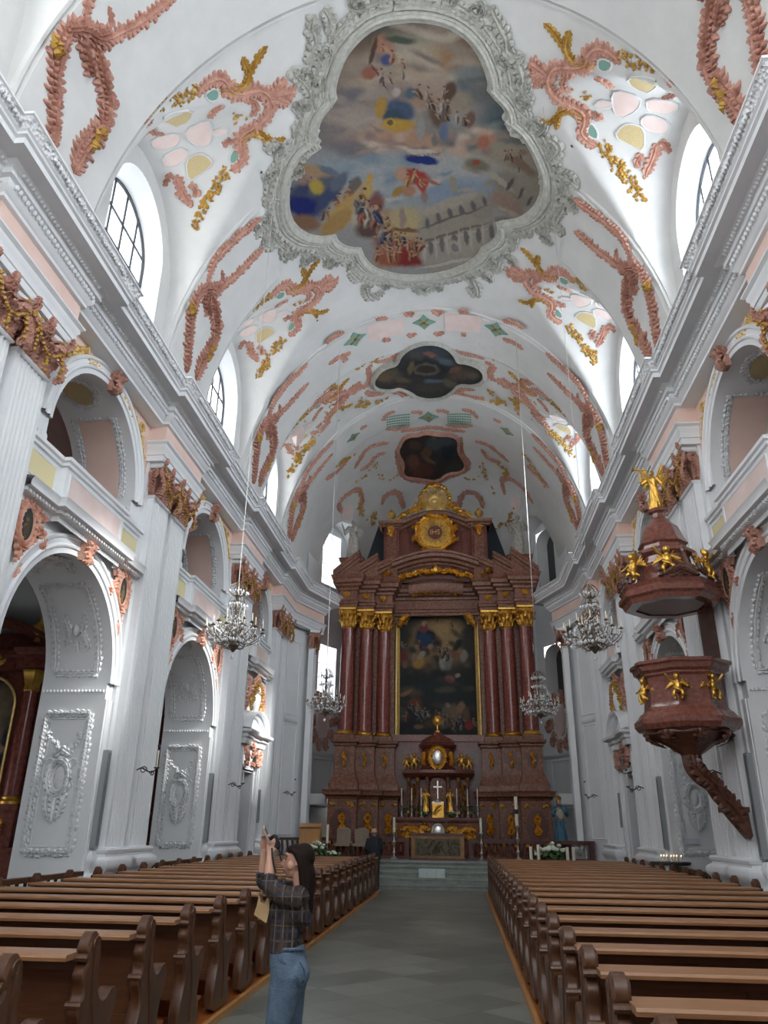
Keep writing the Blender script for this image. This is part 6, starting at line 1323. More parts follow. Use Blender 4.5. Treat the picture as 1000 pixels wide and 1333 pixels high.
# objects on the altar table
def candlestick(name, loc, h, ch, r, m_=SILVER, label='', group=None, cr=.018):
    t = empty(name, loc, label, 'candlestick', group)
    k = h
    m = MB(); m.lathe([(0, 0), (.16*k*r, 0), (.17*k*r, .03*k), (.12*k*r, .07*k), (.05*k*r, .12*k), (.035*k*r, .2*k), (.07*k*r, .26*k), (.03*k*r, .32*k), (.025*k*r, .5*k), (.06*k*r, .56*k), (.08*k*r, .62*k), (.03*k*r, .68*k), (.025*k*r, .86*k), (.05*k*r, .92*k), (.10*k*r, .97*k), (.10*k*r, 1*k), (0, 1*k)], n=12); m.build('stem', m_, t)
    m = MB(); m.lathe([(cr, h), (cr, h+ch), (0, h+ch+.005)], n=10); m.build('candle', WAX, t); return t
q0 = None
for i, px_ in enumerate((523, 536, 548.5, 595, 609, 622)):
    P = on(px_, 1050, 1, 27.95); lab = 'slim silver altar candlestick with white candle, %s from the gilded tabernacle door, %s' % (('third', 'second', 'first', 'first', 'second', 'third')[i], "flag side" if False else ("woman's side" if i < 3 else 'pulpit side'))
    if q0 is None: q0 = candlestick('altar_candlestick', (P[0], 27.95, 1.98), .42, .52, 1.3, label=lab, group='six altar candlesticks')
    else: copy_tree(q0, (P[0], 27.95, 1.98), lab)
t = empty('altar_crucifix', (AXC, 28.0, 1.98), 'small silver crucifix on a tall foot before the tabernacle', 'crucifix')
m = MB(); m.box((-.2, 0, .45), (.2, .18, .52)); m.lathe([(0, .5), (.14, .5), (.10, .56), (.03, .62)], (0, .05, 0), 10); m.box((-.02, .03, .6), (.02, .06, 1.2)); m.box((-.15, .03, .98), (.15, .06, 1.02)); m.build('cross', SILVER, t)
m = MB(); m.box((-.19, -.02, .0), (.19, .12, .47)); m.ribbon([(-.14, -.03, .1), (0, -.04, .3), (.14, -.03, .4)], FN, .08, .03, .06); m.build('gilded_stand', GOLD, t)
def plantpot(name, loc, r, h, label, cat, flower=None, seed=0, group=None, n=120, pot=True):
    t = empty(name, loc, label, cat, group); R = random.Random(seed)
    if pot: m = MB(); m.lathe([(0, 0), (r*.5, 0), (r*.6, h*.25), (r*.55, h*.28), (0, h*.26)], n=12); m.build('pot', DARKM, t)
    m = MB()
    for _ in range(n):
        a = R.random()*2*PI; e = R.random()**.5; c = np.array([r*e*math.cos(a), r*e*math.sin(a), h*(.25+.7*R.random()*(1.1-e*.5))]); nn = c/np.linalg.norm(c); m.leaves([c, c+(0, 0, .01), c+(0, 0, .02)], const(nn + np.array([0, 0, .3])), 1, r*.5, .01, .01, seed=R.randrange(9999))
    m.build('foliage', LEAF, t)
    if flower:
        m = MB()
        for _ in range(flower):
            a = R.random()*2*PI; e = R.random()**.5; c = (r*e*math.cos(a), r*e*math.sin(a)-r*.1, h*(.55+.5*(1-e)*R.random()+.1)); m.ell(c, (r*.17, r*.17, r*.14), 8, 6)
        m.build('blossoms', PETAL, t)
    return t
for i, (px_, fl) in enumerate(((529, 0), (542, 0), (551, 9), (589, 9), (602, 0), (616, 0))):
    P = on(px_, 1055, 1, 28.15)
    plantpot('potted_bush' if not fl else 'flower_bowl', (P[0], 28.15, 1.98), .17 if not fl else .15, .5 if not fl else .22, ('dark green bushy plant %s on the altar table, %s' % (('at the outer end' if i in (0, 5) else 'between candlesticks'), NAMES[-1 if i < 3 else 1])) if not fl else 'small bowl of white flowers beside the crucifix, ' + NAMES[-1 if i < 3 else 1], 'plant' if not fl else 'flowers', fl, i, 'plants on the altar table', n=70)
# ------------------------------------------------------------------ pews
def pew_end(mb, x):
    P = [(-.13, .04), (.42, .04), (.42, .10), (.35, .17), (.325, .28), (.36, .40), (.43, .49), (.455, .57), (.43, .635), (.36, .65), (.29, .60), (.22, .585), (.15, .62), (.10, .70), (.075, .78), (.085, .86), (.075, .93), (.05, .985), (.0, 1.01), (-.05, .995), (-.085, .95), (-.09, .90), (-.06, .87), (-.075, .83), (-.11, .80), (-.115, .76), (-.08, .72), (-.075, .66), (-.11, .62), (-.11, .57), (-.07, .52), (-.05, .44), (-.09, .34), (-.13, .22)]
    P = [tuple(p) for p in smoothc(np.array(P), 1)]
    c = np.mean(P, 0); Q = [tuple(c + (np.array(p)-c)*.93) for p in P]; n = len(P)
    V = [(x-.045, *q) for q in Q] + [(x-.03, *p) for p in P] + [(x+.03, *p) for p in P] + [(x+.045, *q) for q in Q]
    F = [tuple(range(n))[::-1], tuple(range(3*n, 4*n))]
    for k in range(3): F += [(k*n+i, k*n+(i+1) % n, (k+1)*n+(i+1) % n, (k+1)*n+i) for i in range(n)]
    mb.add(V, F)
    for q in (-1, 1):
        mb.tube(smooth([(x+q*.045, .02, .96), (x+q*.045, -.0, .85), (x+q*.045, .01, .7), (x+q*.045, .1, .5), (x+q*.045, .16, .3), (x+q*.045, .15, .12)]), .011, 5)
        mb.tube(spiral((x+q*.045, -.0, .93), .05, 1.2, 0, (0, 1, 0), (0, 0, 1)), .009, 5)
    for z in (.87, .62): mb.tube([(x-.05, -.10, z), (x+.05, -.10, z)], .022, 8)
    return mb
def make_pew(s, xa, xb, label):
    t = empty('church_pew', (0, 0, .0), label, 'pew', 'rows of church pews')
    a, b = sorted((s*xa, s*xb)); ia, ib = a+.06, b-.06
    for x in (s*(xa+.03), s*(xb-.03)): pew_end(MB(), x).build('end_panel', WOODD, t, ang=30)
    m = MB(); m.prism([(-.23, .865), (-.235, .885), (-.225, .9), (.03, .9), (.03, .865)], 0, ia, ib); m.build('book_ledge', WOODT, t)
    m = MB(); m.prism([(-.01, .30), (.02, .30), (-.015, .87), (-.045, .87)], 0, ia, ib)
    m.box((ia, -.07, .80), (ib, -.035, .86)); m.box((ia, -.03, .30), (ib, .0, .38))
    n = 4
    for k in range(1, n): x = ia + (ib-ia)*k/n; m.box((x-.03, -.055, .36), (x+.03, -.02, .82))
    m.build('backrest', WOODB, t)
    m = MB(); m.prism([(.02, .43), (.42, .45), (.43, .475), (.40, .485), (.02, .46)], 0, ia, ib); m.box((ia, .02, .3), (ib, .05, .44)); m.build('seat', WOODF, t)
    m = MB(); m.prism([(-.42, .19), (-.26, .19), (-.26, .215), (-.42, .23)], 0, ia, ib); m.box((ia, -.36, .06), (ib, -.33, .19)); m.build('kneeler', WOODF, t)
    return t
NUM = 'first second third fourth fifth sixth seventh eighth ninth tenth eleventh twelfth thirteenth fourteenth fifteenth sixteenth seventeenth eighteenth nineteenth twentieth twenty-first'.split()
YP = [3.36 + .935*k for k in range(21)]
for s, xa, xb in ((1, 1.43, 5.02), (-1, 1.58, 5.02)):
    p0 = None
    for k, y in enumerate(YP):
        lab = 'carved wooden pew, %s row behind the altar steps, %s of the aisle' % (NUM[20-k], NAMES[s])
        if p0 is None: p0 = make_pew(s, xa, xb, lab); p0.location = (0, y, .02)
        else: copy_tree(p0, (0, y, .02), lab)
    m = MB(); a, b = sorted((s*(xa-.05), s*5.03)); m.box((a, 1.5, 0), (b, 23.2, .05)); o = m.build('pew_platform', WOODF)
    tag(o, 'low reddish wooden platform under the pews, %s of the aisle' % NAMES[s], 'platform')
    m = MB(); a, b = sorted((s*(xa-.075), s*(xa-.03))); m.box((a, 1.5, .0), (b, 23.2, .058)); m.build('edge_strip', WOODL, o)
    # front kneeling desk
    t = empty('kneeling_desk', (0, 22.95, .05), 'panelled wooden kneeling desk before the front pew row, ' + NAMES[s], 'kneeler desk')
    m = MB(); a, b = sorted((s*xa, s*xb)); m.box((a, -.02, 0), (b, .02, .8)); m.build('front_panel', WOODD, t)
    m = MB(); m.box((a, -.15, .8), (b, .06, .84)); m.build('desk_top', WOODT, t)
    # side stall benches against the piers
    for yy, lab in ((11.3, 'first'), (17.3, 'second')):
        t = empty('wall_bench', (s*5.33, yy, .0), 'short carved dark bench in front of the %s deep arch, %s' % (lab, NAMES[s]), 'bench')
        m = MB(); m.box((-.15, -1.5, .4), (.15, 1.5, .45)); m.build('seat', WOODD, t)
        m = MB(); m.box((-.03, -1.5, .88), (.07, 1.5, .95)); m.box((-.02, -1.5, 0), (.02, 1.5, .1)); m.build('back_rail', WOODD, t)
        for k in range(14):
            m = MB(); m.lathe([(.02, .08), (.035, .2), (.02, .35), (.05, .6), (.02, .8), (.03, .9)], (0, -1.4+k*.215, 0), 8); m.build('baluster', WOODD, t)

# ------------------------------------------------------------------ chancel furniture
def rail(label, x0, x1, y, m_, parts=True, white=None):
    t = empty('communion_rail', ((x0+x1)/2, y, .72), label, 'balustrade', 'communion rails'); w = (x1-x0)/2
    m = MB(); m.box((-w, -.12, .50), (w, .12, .58)); m.box((-w, -.10, .58), (w, .10, .61)); m.build('hand_rail', m_, t)
    m = MB(); m.box((-w, -.12, 0), (w, .12, .08)); m.build('plinth', m_, t)
    n = int(2*w/.19)
    for k in range(n):
        x = -w + (k+.5)*2*w/n
        if k in (0, n-1): m = MB(); m.box((x-.07, -.1, .08), (x+.07, .1, .5)); m.build('post', m_, t); continue
        m = MB(); m.lathe([(.05, .08), (.05, .11), (.025, .14), (.04, .2), (.062, .26), (.05, .32), (.025, .4), (.035, .44), (.05, .46), (.05, .5)], (x, 0, 0), 10); m.build('baluster', (white and x+(x0+x1)/2 > white[0] and x+(x0+x1)/2 < white[1]) and STATUE or REDM, t)
    return t
rail('dark red balustrade between the chairs and the stone altar', -4.4, -.95, 27.1, DARKM)
rail('dark red balustrade with pale balusters near the painted Madonna', .95, 5.0, 27.1, DARKM, white=(4.2, 4.9))
t = empty('stone_altar', (-.02, 26.6, .72), 'box-shaped bronze-panelled altar standing on the chancel steps', 'altar')
m = MB(); m.box((-.84, -.3, .06), (.84, .3, .70)); m.build('body', WOODL if False else mat('bronze_frame', (.20, .10, .04), .4, metal=.4, col2=(.28, .15, .06)), t)
m = MB(); m.box((-.88, -.34, .70), (.88, .34, .78)); m.box((-.9, -.36, 0), (.9, .36, .06)); m.build('slab', DARKM, t)
m = MB(); m.box((-.72, -.315, .12), (.72, -.30, .62)); m.ribbon([(-.12, -.33, .2), (0, -.34, .4), (.12, -.33, .55)], FN, .08, .03, .06)
R = random.Random(4)
for k in range(70): m.ell((R.uniform(-.68, .68), -.315, R.uniform(.16, .58)), (.03, .015, .05), 6, 4)
m.build('relief_panel', mat('dark_bronze_relief', (.06, .055, .04), .45, metal=.5, col2=(.12, .10, .06), nscale=20), t)
for x, y, h, ch, lab in ((-1.4, 26.2, .82, .42, 'tall silver floor candlestick at the aisle end of the steps, woman\'s side'), (1.36, 26.2, .82, .42, 'tall silver floor candlestick at the aisle end of the steps, pulpit side'), (-3.54, 26.1, .45, .55, 'low silver candlestick beside the white flowers'), (-4.15, 26.1, .4, .5, 'low silver candlestick beside the wooden lectern')):
    candlestick('floor_candlestick', (x, y, .72), h, ch, .9, label=lab, group=None, cr=.04)
t = candlestick('paschal_candle', (2.5, 26.2, .72), 1.05, .85, .8, label='tallest candle with dark ring on a slender silver stand', cr=.055)
m = MB(); m.lathe([(.06, 1.38), (.075, 1.42), (.075, 1.48), (.06, 1.52)], n=10); m.build('dark_ring', IRON, t)
t = empty('lectern', (-4.1, 26.15, .72), 'plain honey-coloured wooden lectern beside the chancel flowers', 'lectern')
m = MB(); m.prism([(-.18, 0), (.2, 0), (.2, .98), (-.18, .88)], 0, -.33, .33); m.build('body', WOODL, t)
m = MB(); m.prism([(-.24, .9), (.24, 1.0), (.24, 1.03), (-.24, .93)], 0, -.36, .36); m.build('desk_top', WOODL, t)
t = empty('carved_screen', (-4.75, 26.1, .72), 'dark carved wooden stall front behind the woman', 'stall')
m = MB(); m.box((-.35, -.04, .52), (.35, .04, .6)); m.box((-.35, -.03, 0), (.35, .03, .1)); m.build('rail', DARKW, t)
for k in range(4): m = MB(); m.prism([(-.28+k*.17, .1), (-.22+k*.17, .1), (-.2+k*.17, .3), (-.23+k*.17, .52), (-.3+k*.17, .52), (-.27+k*.17, .3)], 1, -.03, .03); m.build('slat', DARKW, t)
for x, lab in ((-3.12, 'next to the flowers'), (-2.52, 'next to the dark-suited man')):
    t = empty('altar_chair', (x, 26.75, .72), 'pale upholstered high-backed chair, the one ' + lab, 'chair', 'pale high-backed chairs')
    BE = mat('beige_upholstery', (.22, .17, .13), .8, col2=(.30, .24, .18), nscale=20)
    m = MB(); m.box((-.23, .12, .42), (.23, .2, .85)); m.ell((0, .16, .84), (.22, .05, .08), 12, 6); m.build('backrest', BE, t)
    m = MB(); m.box((-.25, -.25, .36), (.25, .2, .44)); m.build('seat', BE, t)
    for a in (-.22, .22):
        for b in (-.22, .18): m = MB(); m.tube([(a, b, 0), (a, b, .38)], .025, 6); m.build('leg', DARKW, t)
plantpot('flower_arrangement', (-3.85, 25.85, .72), .36, .5, 'white and green flower arrangement beside the lectern', 'flowers', 26, 3, n=110)
plantpot('flower_arrangement', (-3.3, 25.75, .72), .24, .25, 'small low bunch of white flowers by the chairs', 'flowers', 16, 8, n=60)
plantpot('flower_arrangement', (3.5, 25.9, .72), .42, .55, 'large white and green bouquet before the pale balusters', 'flowers', 30, 5, n=140)
plantpot('flower_arrangement', (3.05, 25.9, .72), .22, .35, 'small white bouquet between paschal candle and large bouquet', 'flowers', 10, 6, n=50)
for k, x in enumerate((2.85, 3.08, 3.95, 4.13)):
    m = MB(); m.lathe([(0, 0), (.05, 0), (.05, .44 if k != 1 else .5), (0, .45 if k != 1 else .51)], n=12); o = m.build('pillar_candle', WAX); o.location = (x, 25.72, .72)
    tag(o, 'thick white candle standing by the large bouquet, %s' % ('outermost toward the aisle', 'second from the aisle', 'second from the wall', 'last before the wall')[k], 'candle', 'thick white candles')
t = empty('folding_sign', (-.15, 24.72, .30), 'small pale folding card panels standing on the altar steps', 'sign')
for k, (x, a) in enumerate(((-.26, .35), (0, 0), (.26, -.35))):
    m = MB(); m.box((-.13, -.008, 0), (.13, .008, .25)); R = random.Random(k)
    o = m.build('panel', mat('pale_card', (.50, .58, .58), .6, col2=(.58, .66, .66), nscale=14), t); o.location = (x, -.04*abs(k-1), 0); o.rotation_euler.z = a
# painted Madonna
BLUE = mat('blue_robe', (.03, .10, .17), .5, col2=(.05, .16, .24), nscale=5); CREAM = mat('cream_dress', (.42, .36, .28), .5)
t = empty('madonna_statue', (4.02, 27.6, .72), 'painted Madonna statue in blue robe with gold crown', 'statue')
m = MB(); m.box((-.28, -.25, 0), (.28, .25, .56)); m.build('pedestal', DARKM, t)
f = robe_figure('figure', 1.3, BLUE, t, seed=12, head=False); f.location.z = .56
m = MB(); m.ell((0, -.08, 1.38), (.14, .12, .2), 12, 8); m.ell((-.06, -.2, 1.42), (.07, .07, .12), 8, 6); m.build('cream_bodice', CREAM, t)
m = MB(); m.ell((0, -.02, 1.78), (.065, .075, .09), 10, 8); m.ell((-.07, -.22, 1.56), (.045, .045, .055), 8, 6); m.ell((0, -.09, 1.77), (.015, .02, .02), 6, 4); m.build('face', SKIN, t)
m = MB(); m.ell((0, .02, 1.79), (.085, .08, .11), 10, 8); m.tube([(0, .04, 1.75), (0, .07, 1.5)], [.08, .07], 8); m.build('hair', DARKW, t)
m = MB(); m.lathe([(.07, 1.84), (.09, 1.94), (.05, 1.98), (0, 2.0)], n=10, mod=lambda a, z: 1+.12*math.cos(5*a)); m.build('crown', GOLD, t)
for s in (-1, 1):
    m = MB(); m.box((-.3, -.12, -.18), (.3, .12, .18)); o = m.build('white_cabinet', WHITE); P = on(414 if s < 0 else 738, 1040, 1, 29.); o.location = (P[0], 29., P[2])
    tag(o, 'small white wall box between pier and altar, ' + NAMES[s], 'wall box')
# apse wall fittings: panelled door wall and pink rosette
for s in (-1, 1):
    t = empty('stucco_rosette', (0, 0, 0), 'pink oval stucco rosette with leaves low on the apse wall, ' + NAMES[s], 'stucco ornament')
    a0 = 1.16*s
    def ap_(a, z, l=.02): p = aps(a, z); d = np.array([math.sin(a), math.cos(a), 0]); return p - d*l
    nf = lambda p: -np.array([math.sin(a0), math.cos(a0), 0])
    m = MB(); m.flatpoly([ap_(a0 + .07*math.cos(t_), 5.55 + .55*math.sin(t_)) for t_ in np.linspace(0, 2*PI, 20, endpoint=False)], nf, .05); m.build('pink_oval', PALEPINK, t)
    m = MB()
    for k in range(10):
        t_ = k*PI/5; m.ribbon([ap_(a0 + .10*math.cos(t_), 5.55+.72*math.sin(t_)), ap_(a0+.17*math.cos(t_+.1), 5.55+1.05*math.sin(t_+.1)), ap_(a0+.20*math.cos(t_), 5.55+1.2*math.sin(t_))], nf, .2, .08, .12, .4, seed=k)
    m.build('pink_leaves', STPINK, t)
    m = MB()
    for z0, z1, a1, a2 in ((.8, 2.4, 1.0, 1.28), (2.5, 4.1, 1.0, 1.28)):
        L = [ap_(s*a1, z0), ap_(s*a2, z0), ap_(s*a2, z1), ap_(s*a1, z1), ap_(s*a1, z0)]
        for p, q in zip(L[:-1], L[1:]): m.tube([p, q], .025, 5)
    for k in range(20): pass
    G = [[ap_(s*a, z, o) for o, z in ((0, 4.2), (.05, 4.22), (.1, 4.3), (.1, 4.36), (0, 4.38))] for a in np.linspace(.8, 1.45, 12)]; m.grid(G)
    m.build('wall_panelling', WHITE, t)

# ------------------------------------------------------------------ people
def plaid():
    m = bpy.data.materials.new('plaid_shirt'); m.use_nodes = True; nt = m.node_tree; b = nt.nodes['Principled BSDF']; b.inputs['Roughness'].default_value = .8
    tc = nt.nodes.new('ShaderNodeTexCoord'); prev = None
    for i, (ax, sc, off, th, c) in enumerate((('X', 170, 0, .5, (.07, .028, .014)), ('Z', 120, 1, .5, (.025, .03, .055)), ('X', 110, 3.3, .95, (.20, .15, .11)), ('Z', 75, 2.2, .97, (.12, .085, .06)), ('Y', 130, .5, .8, (.05, .03, .02)))):
        sx = nt.nodes.new('ShaderNodeSeparateXYZ'); nt.links.new(tc.outputs['Object'], sx.inputs[0])
        a = nt.nodes.new('ShaderNodeMath'); a.operation = 'MULTIPLY_ADD'; nt.links.new(sx.outputs[ax], a.inputs[0]); a.inputs[1].default_value = sc; a.inputs[2].default_value = off
        s_ = nt.nodes.new('ShaderNodeMath'); s_.operation = 'SINE'; nt.links.new(a.outputs[0], s_.inputs[0])
        g = nt.nodes.new('ShaderNodeMath'); g.operation = 'GREATER_THAN'; nt.links.new(s_.outputs[0], g.inputs[0]); g.inputs[1].default_value = th
        k = nt.nodes.new('ShaderNodeMath'); k.operation = 'MULTIPLY'; nt.links.new(g.outputs[0], k.inputs[0]); k.inputs[1].default_value = .75
        mx = nt.nodes.new('ShaderNodeMix'); mx.data_type = 'RGBA'; nt.links.new(k.outputs[0], mx.inputs[0]); mx.inputs[7].default_value = (*c, 1)
        if prev is None: mx.inputs[6].default_value = (.009, .010, .014, 1)
        else: nt.links.new(prev.outputs[2], mx.inputs[6])
        prev = mx
    nt.links.new(prev.outputs[2], b.inputs['Base Color']); return m
PLAID = plaid(); JEANS = mat('blue_denim', (.065, .105, .16), .8, col2=(.12, .175, .25), nscale=9, bump=.3, bscale=90); HAIR = mat('dark_brown_hair', (.014, .009, .007), .65, spec=.12); BLACK = mat('black_cloth', (.012, .012, .015), .7)
WY = 5.35
wo = on(376, 1235, 1, WY); wo[2] = 0.05 - .05
woman = empty('person', (wo[0], WY, 0), 'woman in dark plaid shirt and jeans raising a phone to photograph', 'person')
def Wp(px, py, dy=0.): p = on(px, py, 1, WY+dy); return np.array([p[0]-wo[0], dy, p[2]])
def hand(mb, wr, tip, spread, side, k=1.):
    """palm with five fingers curling round a held object; wr wrist, tip direction"""
    d = np.array(tip, float) - wr; L = np.linalg.norm(d); d /= L; sp = np.array(spread, float); sp /= np.linalg.norm(sp); n_ = np.cross(d, sp)*side
    c = wr + d*.045*k
    mb.tube([wr - d*.01, wr + d*.03*k, wr + d*.075*k], [(.026*k, .018*k), (.040*k, .018*k), (.036*k, .014*k)], 10, flat=n_)
    for j in range(4):
        b = wr + d*.078*k + sp*(j-1.5)*.0195*k; l = (.030, .034, .032, .025)[j]*k
        mb.tube([b - d*.02*k, b, b + d*l*.8 + n_*.006*k, b + d*l*1.1 + n_*.026*k, b + d*l*.8 + n_*.044*k], [.0095*k, .0095*k, .009*k, .008*k, .007*k], 7)
    b = wr + d*.028*k - sp*.032*k
    mb.tube([b, b - sp*.022*k + d*.022*k + n_*.01*k, b - sp*.014*k + d*.05*k + n_*.026*k], [.012*k, .0105*k, .008*k], 7)
m = MB()
hc = Wp(388, 1121); 
m.ell(hc + (.012, 0, .012), (.088, .072, .088), 16, 12); m.ell(hc + (-.030, 0, -.028), (.056, .058, .076), 14, 10); m.ell(hc + (-.052, 0, -.082), (.026, .028, .020), 10, 7)
m.tube([hc + (-.045, 0, -.078), hc + (.03, 0, -.05)], [.024, .03], 8)
m.tube([hc + (-.082, 0, .014), hc + (-.098, 0, -.010), hc + (-.106, 0, -.024), hc + (-.088, 0, -.034)], [.010, .012, .0145, .008], 8); m.ell(hc + (-.074, .0, .040), (.016, .045, .012), 8, 6)
m.ell(hc + (-.085, 0, -.048), (.011, .018, .006), 8, 5); m.ell(hc + (-.083, 0, -.060), (.011, .016, .007), 8, 5); m.ell(hc + (-.035, -.052, -.025), (.03, .02, .028), 8, 6)
m.ell(hc + (.005, -.073, -.008), (.014, .008, .026), 8, 6); m.ell(hc + (.005, .073, -.008), (.014, .008, .026), 8, 6)
m.tube([hc + (.005, 0, -.05), Wp(391, 1152), Wp(392, 1166)], [.047, .044, .06], 12)
SH = Wp(392, 1166)
for q in (-1, 1):
    sh = SH + (0, q*.15, -.005) if q < 0 else SH + (-.02, .15, -.005)
    el = Wp(350, 1152, -.13) if q < 0 else Wp(343, 1146, .07); wr = Wp(352, 1111, -.05) if q < 0 else Wp(344, 1106, .045)
    m.tube([SH, sh], [.06, .045], 10); m.tube([sh, (sh+el)/2 + (0, 0, -.008), el], [.045, .04, .034], 10); m.ell(el, .034, 10, 7)
    m.tube([el, el*.55+wr*.45, wr], [.033, .033, .021], 10)
    hand(m, wr, Wp(354, 1088, -.02) if q < 0 else Wp(347, 1084, .03), (-.9, .2 if q < 0 else -.2, .1), -1 if q < 0 else 1, .85)
TW = Wp(372, 1232); HP = Wp(376, 1268)
m.tube([SH + (0, 0, .01), SH + (-.02, 0, -.10), Wp(372, 1205), TW], [(.14, .05), (.13, .075), (.11, .07), (.105, .07)], 14, flat=(1, 0, 0))
KN = {}
for q in (-1, 1):
    hp = HP + (0, q*.062, 0); kn = np.array([-.01 + .03*q, q*.085, .45]); an = np.array([.02 + .05*q, q*.09, .08])
    m.tube([TW + (0, q*.05, 0), hp, kn, an], [.08, .078, .052, .033], 12); KN[q] = (hp, kn, an); m.tube([an, an + (-.06, 0, -.03), an + (-.15, 0, -.045)], [.035, .035, .025], 8)
body = m.build('body', SKIN, woman); remesh(body, .0055, 2)
# features of the face
m = MB(); 
for q in (-1, 1): m.ell(hc + (-.077, q*.026, .012), (.005, .010, .004), 8, 5)
m.build('eyes', HAIR, body)
m = MB()
for q in (-1, 1): m.tube([hc + (-.078, q*.014, .030), hc + (-.076, q*.030, .034), hc + (-.064, q*.045, .029)], .0022, 5)
m.build('eyebrows', HAIR, body)
m = MB(); m.ell(hc + (-.093, 0, -.0485), (.006, .016, .0045), 8, 5); m.ell(hc + (-.091, 0, -.058), (.006, .014, .005), 8, 5); m.build('lips', mat('lips', (.38, .12, .10), .5), body)
m = MB()
m.ell(hc + (.038, 0, .028), (.075, .080, .083), 16, 12); m.ell(hc + (-.012, 0, .066), (.066, .064, .038), 12, 8)
m.tube([hc + (.045, 0, .02), hc + (.075, 0, -.08), Wp(401, 1160), Wp(401, 1185), Wp(399, 1206)], [(.08, .045), (.08, .045), (.085, .04), (.07, .03), (.03, .015)], 14, flat=(1, 0, 0))
for q in (-1, 1): m.tube([hc + (-.04, q*.055, .070), hc + (.0, q*.078, .045), hc + (.035, q*.080, -.01), Wp(396, 1158, q*.06)], [.014, .018, .022, .03], 8)
h_ = m.build('hair', HAIR, body); remesh(h_, .007, 2)
# shirt
m = MB(); 
m.tube([SH + (.005, 0, .03), SH + (-.005, 0, -.02), SH + (-.015, 0, -.10), Wp(373, 1200), Wp(373, 1222), Wp(374, 1238)], [(.07, .06), (.155, .075), (.15, .115), (.125, .10), (.135, .104), (.145, .108)], 20, flat=(1, 0, 0))
m.ell(Wp(362, 1187), (.075, .11, .09), 14, 9); m.ell(Wp(389, 1175), (.085, .14, .10), 14, 9)
for q in (-1, 1):
    sh = SH + (0, q*.14, -.005); el = Wp(350, 1152, -.13) if q < 0 else Wp(343, 1146, .07); wr = Wp(352, 1111, -.05) if q < 0 else Wp(344, 1106, .045); f = el*.78 + wr*.22
    m.tube([SH + (0, q*.06, 0), sh, (sh+el)/2 + (0, 0, -.02), el + (.0, 0, -.006)], [.07, .068, .062, .052], 12); m.ell(el, .052, 12, 8); m.tube([el, f], [.052, .048], 12); m.tube([f - (el-wr)*-.02, f + (wr-el)*.06], [.054, .052], 12)
R = random.Random(2)
for k in range(9): z = R.uniform(1.1, 1.32); m.tube(smooth([Wp(355+R.uniform(0, 10), 1180+R.uniform(0, 20), -.10), Wp(372, 1195+R.uniform(0, 20), -.115), Wp(388, 1200+R.uniform(-10, 25), -.10)]), .009, 5)
sh_ = m.build('plaid_shirt', PLAID, woman); remesh(sh_, .008, 2)
m = MB(); m.ribbon([SH + (-.07, -.05, .03), SH + (-.02, -.075, .04), SH + (.04, -.05, .05)], const((0, -1, .4)), .03, .008, .5, .1); m.build('collar', PLAID, sh_)
# jeans
m = MB(); m.tube([Wp(374, 1231), Wp(375, 1245), Wp(377, 1268), Wp(376, 1290)], [(.135, .108), (.155, .112), (.168, .118), (.15, .10)], 18, flat=(1, 0, 0))
for q in (-1, 1):
    hp, kn, an = KN[q]; m.tube([hp + (0, 0, .02), hp*.6+kn*.4, kn, kn*.5+an*.5 + (.01, 0, 0), an], [.10, .088, .066, .06, .048], 14)
m.ell(Wp(388, 1266, -.065), (.075, .085, .085), 12, 8); m.ell(Wp(388, 1266, .065), (.075, .085, .085), 12, 8)
j_ = m.build('jeans', JEANS, woman); remesh(j_, .008, 2)
m = MB(); m.tube([Wp(374 + 21*math.cos(a), 1236, .137*math.sin(a)) for a in np.linspace(0, 2*PI, 24)], .010, 6); m.build('waistband', JEANS, j_)
m = MB(); m.tube([Wp(390, 1252, -.145), Wp(396, 1262, -.13), Wp(397, 1280, -.12), Wp(392, 1284, -.135), Wp(386, 1272, -.15)], .003, 4); m.tube([Wp(360, 1240, -.15), Wp(364, 1250, -.156), Wp(372, 1254, -.166)], .003, 4); m.build('pocket_seams', mat('dark_denim_seam', (.05, .09, .15), .8), j_)
for q in (-1, 1):
    an = KN[q][2]; m = MB(); m.tube([an + (.04, 0, -.045), an + (-.02, 0, -.04), an + (-.11, 0, -.05), an + (-.17, 0, -.06)], [(.038, .03), (.042, .035), (.045, .025), (.03, .015)], 12, flat=(0, 0, 1)); m.build('shoe', mat('white_shoe', (.6, .6, .58), .6), woman)
# held things
m = MB(); c = Wp(347, 1086, .0); d = np.array([-.35, -.25, .9]); d /= np.linalg.norm(d); e = np.array([.25, -.95, -.15]); e -= e.dot(d)*d; e /= np.linalg.norm(e); n_ = np.cross(d, e)
V = [c + d*a*.05 + e*b*.075 + n_*k*.006 for k in (-1, 1) for a, b in ((-1, -1), (-1, 1), (1, 1), (1, -1))]; m.add(V, [(0,1,2,3),(7,6,5,4),(0,4,5,1),(1,5,6,2),(2,6,7,3),(3,7,4,0)])
ph = m.build('smartphone', mat('pale_phone_case', (.42, .33, .27), .4)); ph.location = woman.location; tag(ph, 'pale smartphone held up in both raised hands of the woman', 'phone')
m = MB(); V = [c + d*a*.045 + e*b*.069 + n_*.0075 for a, b in ((-1, -1), (-1, 1), (1, 1), (1, -1))]; m.add(V, [(0,1,2,3)]); m.build('screen', mat('dark_screen', (.02, .02, .025), .1), ph)
m = MB(); m.tube(smooth([Wp(352, 1092, -.07), Wp(358, 1087, -.09), Wp(362, 1094, -.09), Wp(359, 1103, -.08)]), .012, 7); m.ell(Wp(362, 1100, -.08), (.018, .014, .026), 10, 7)
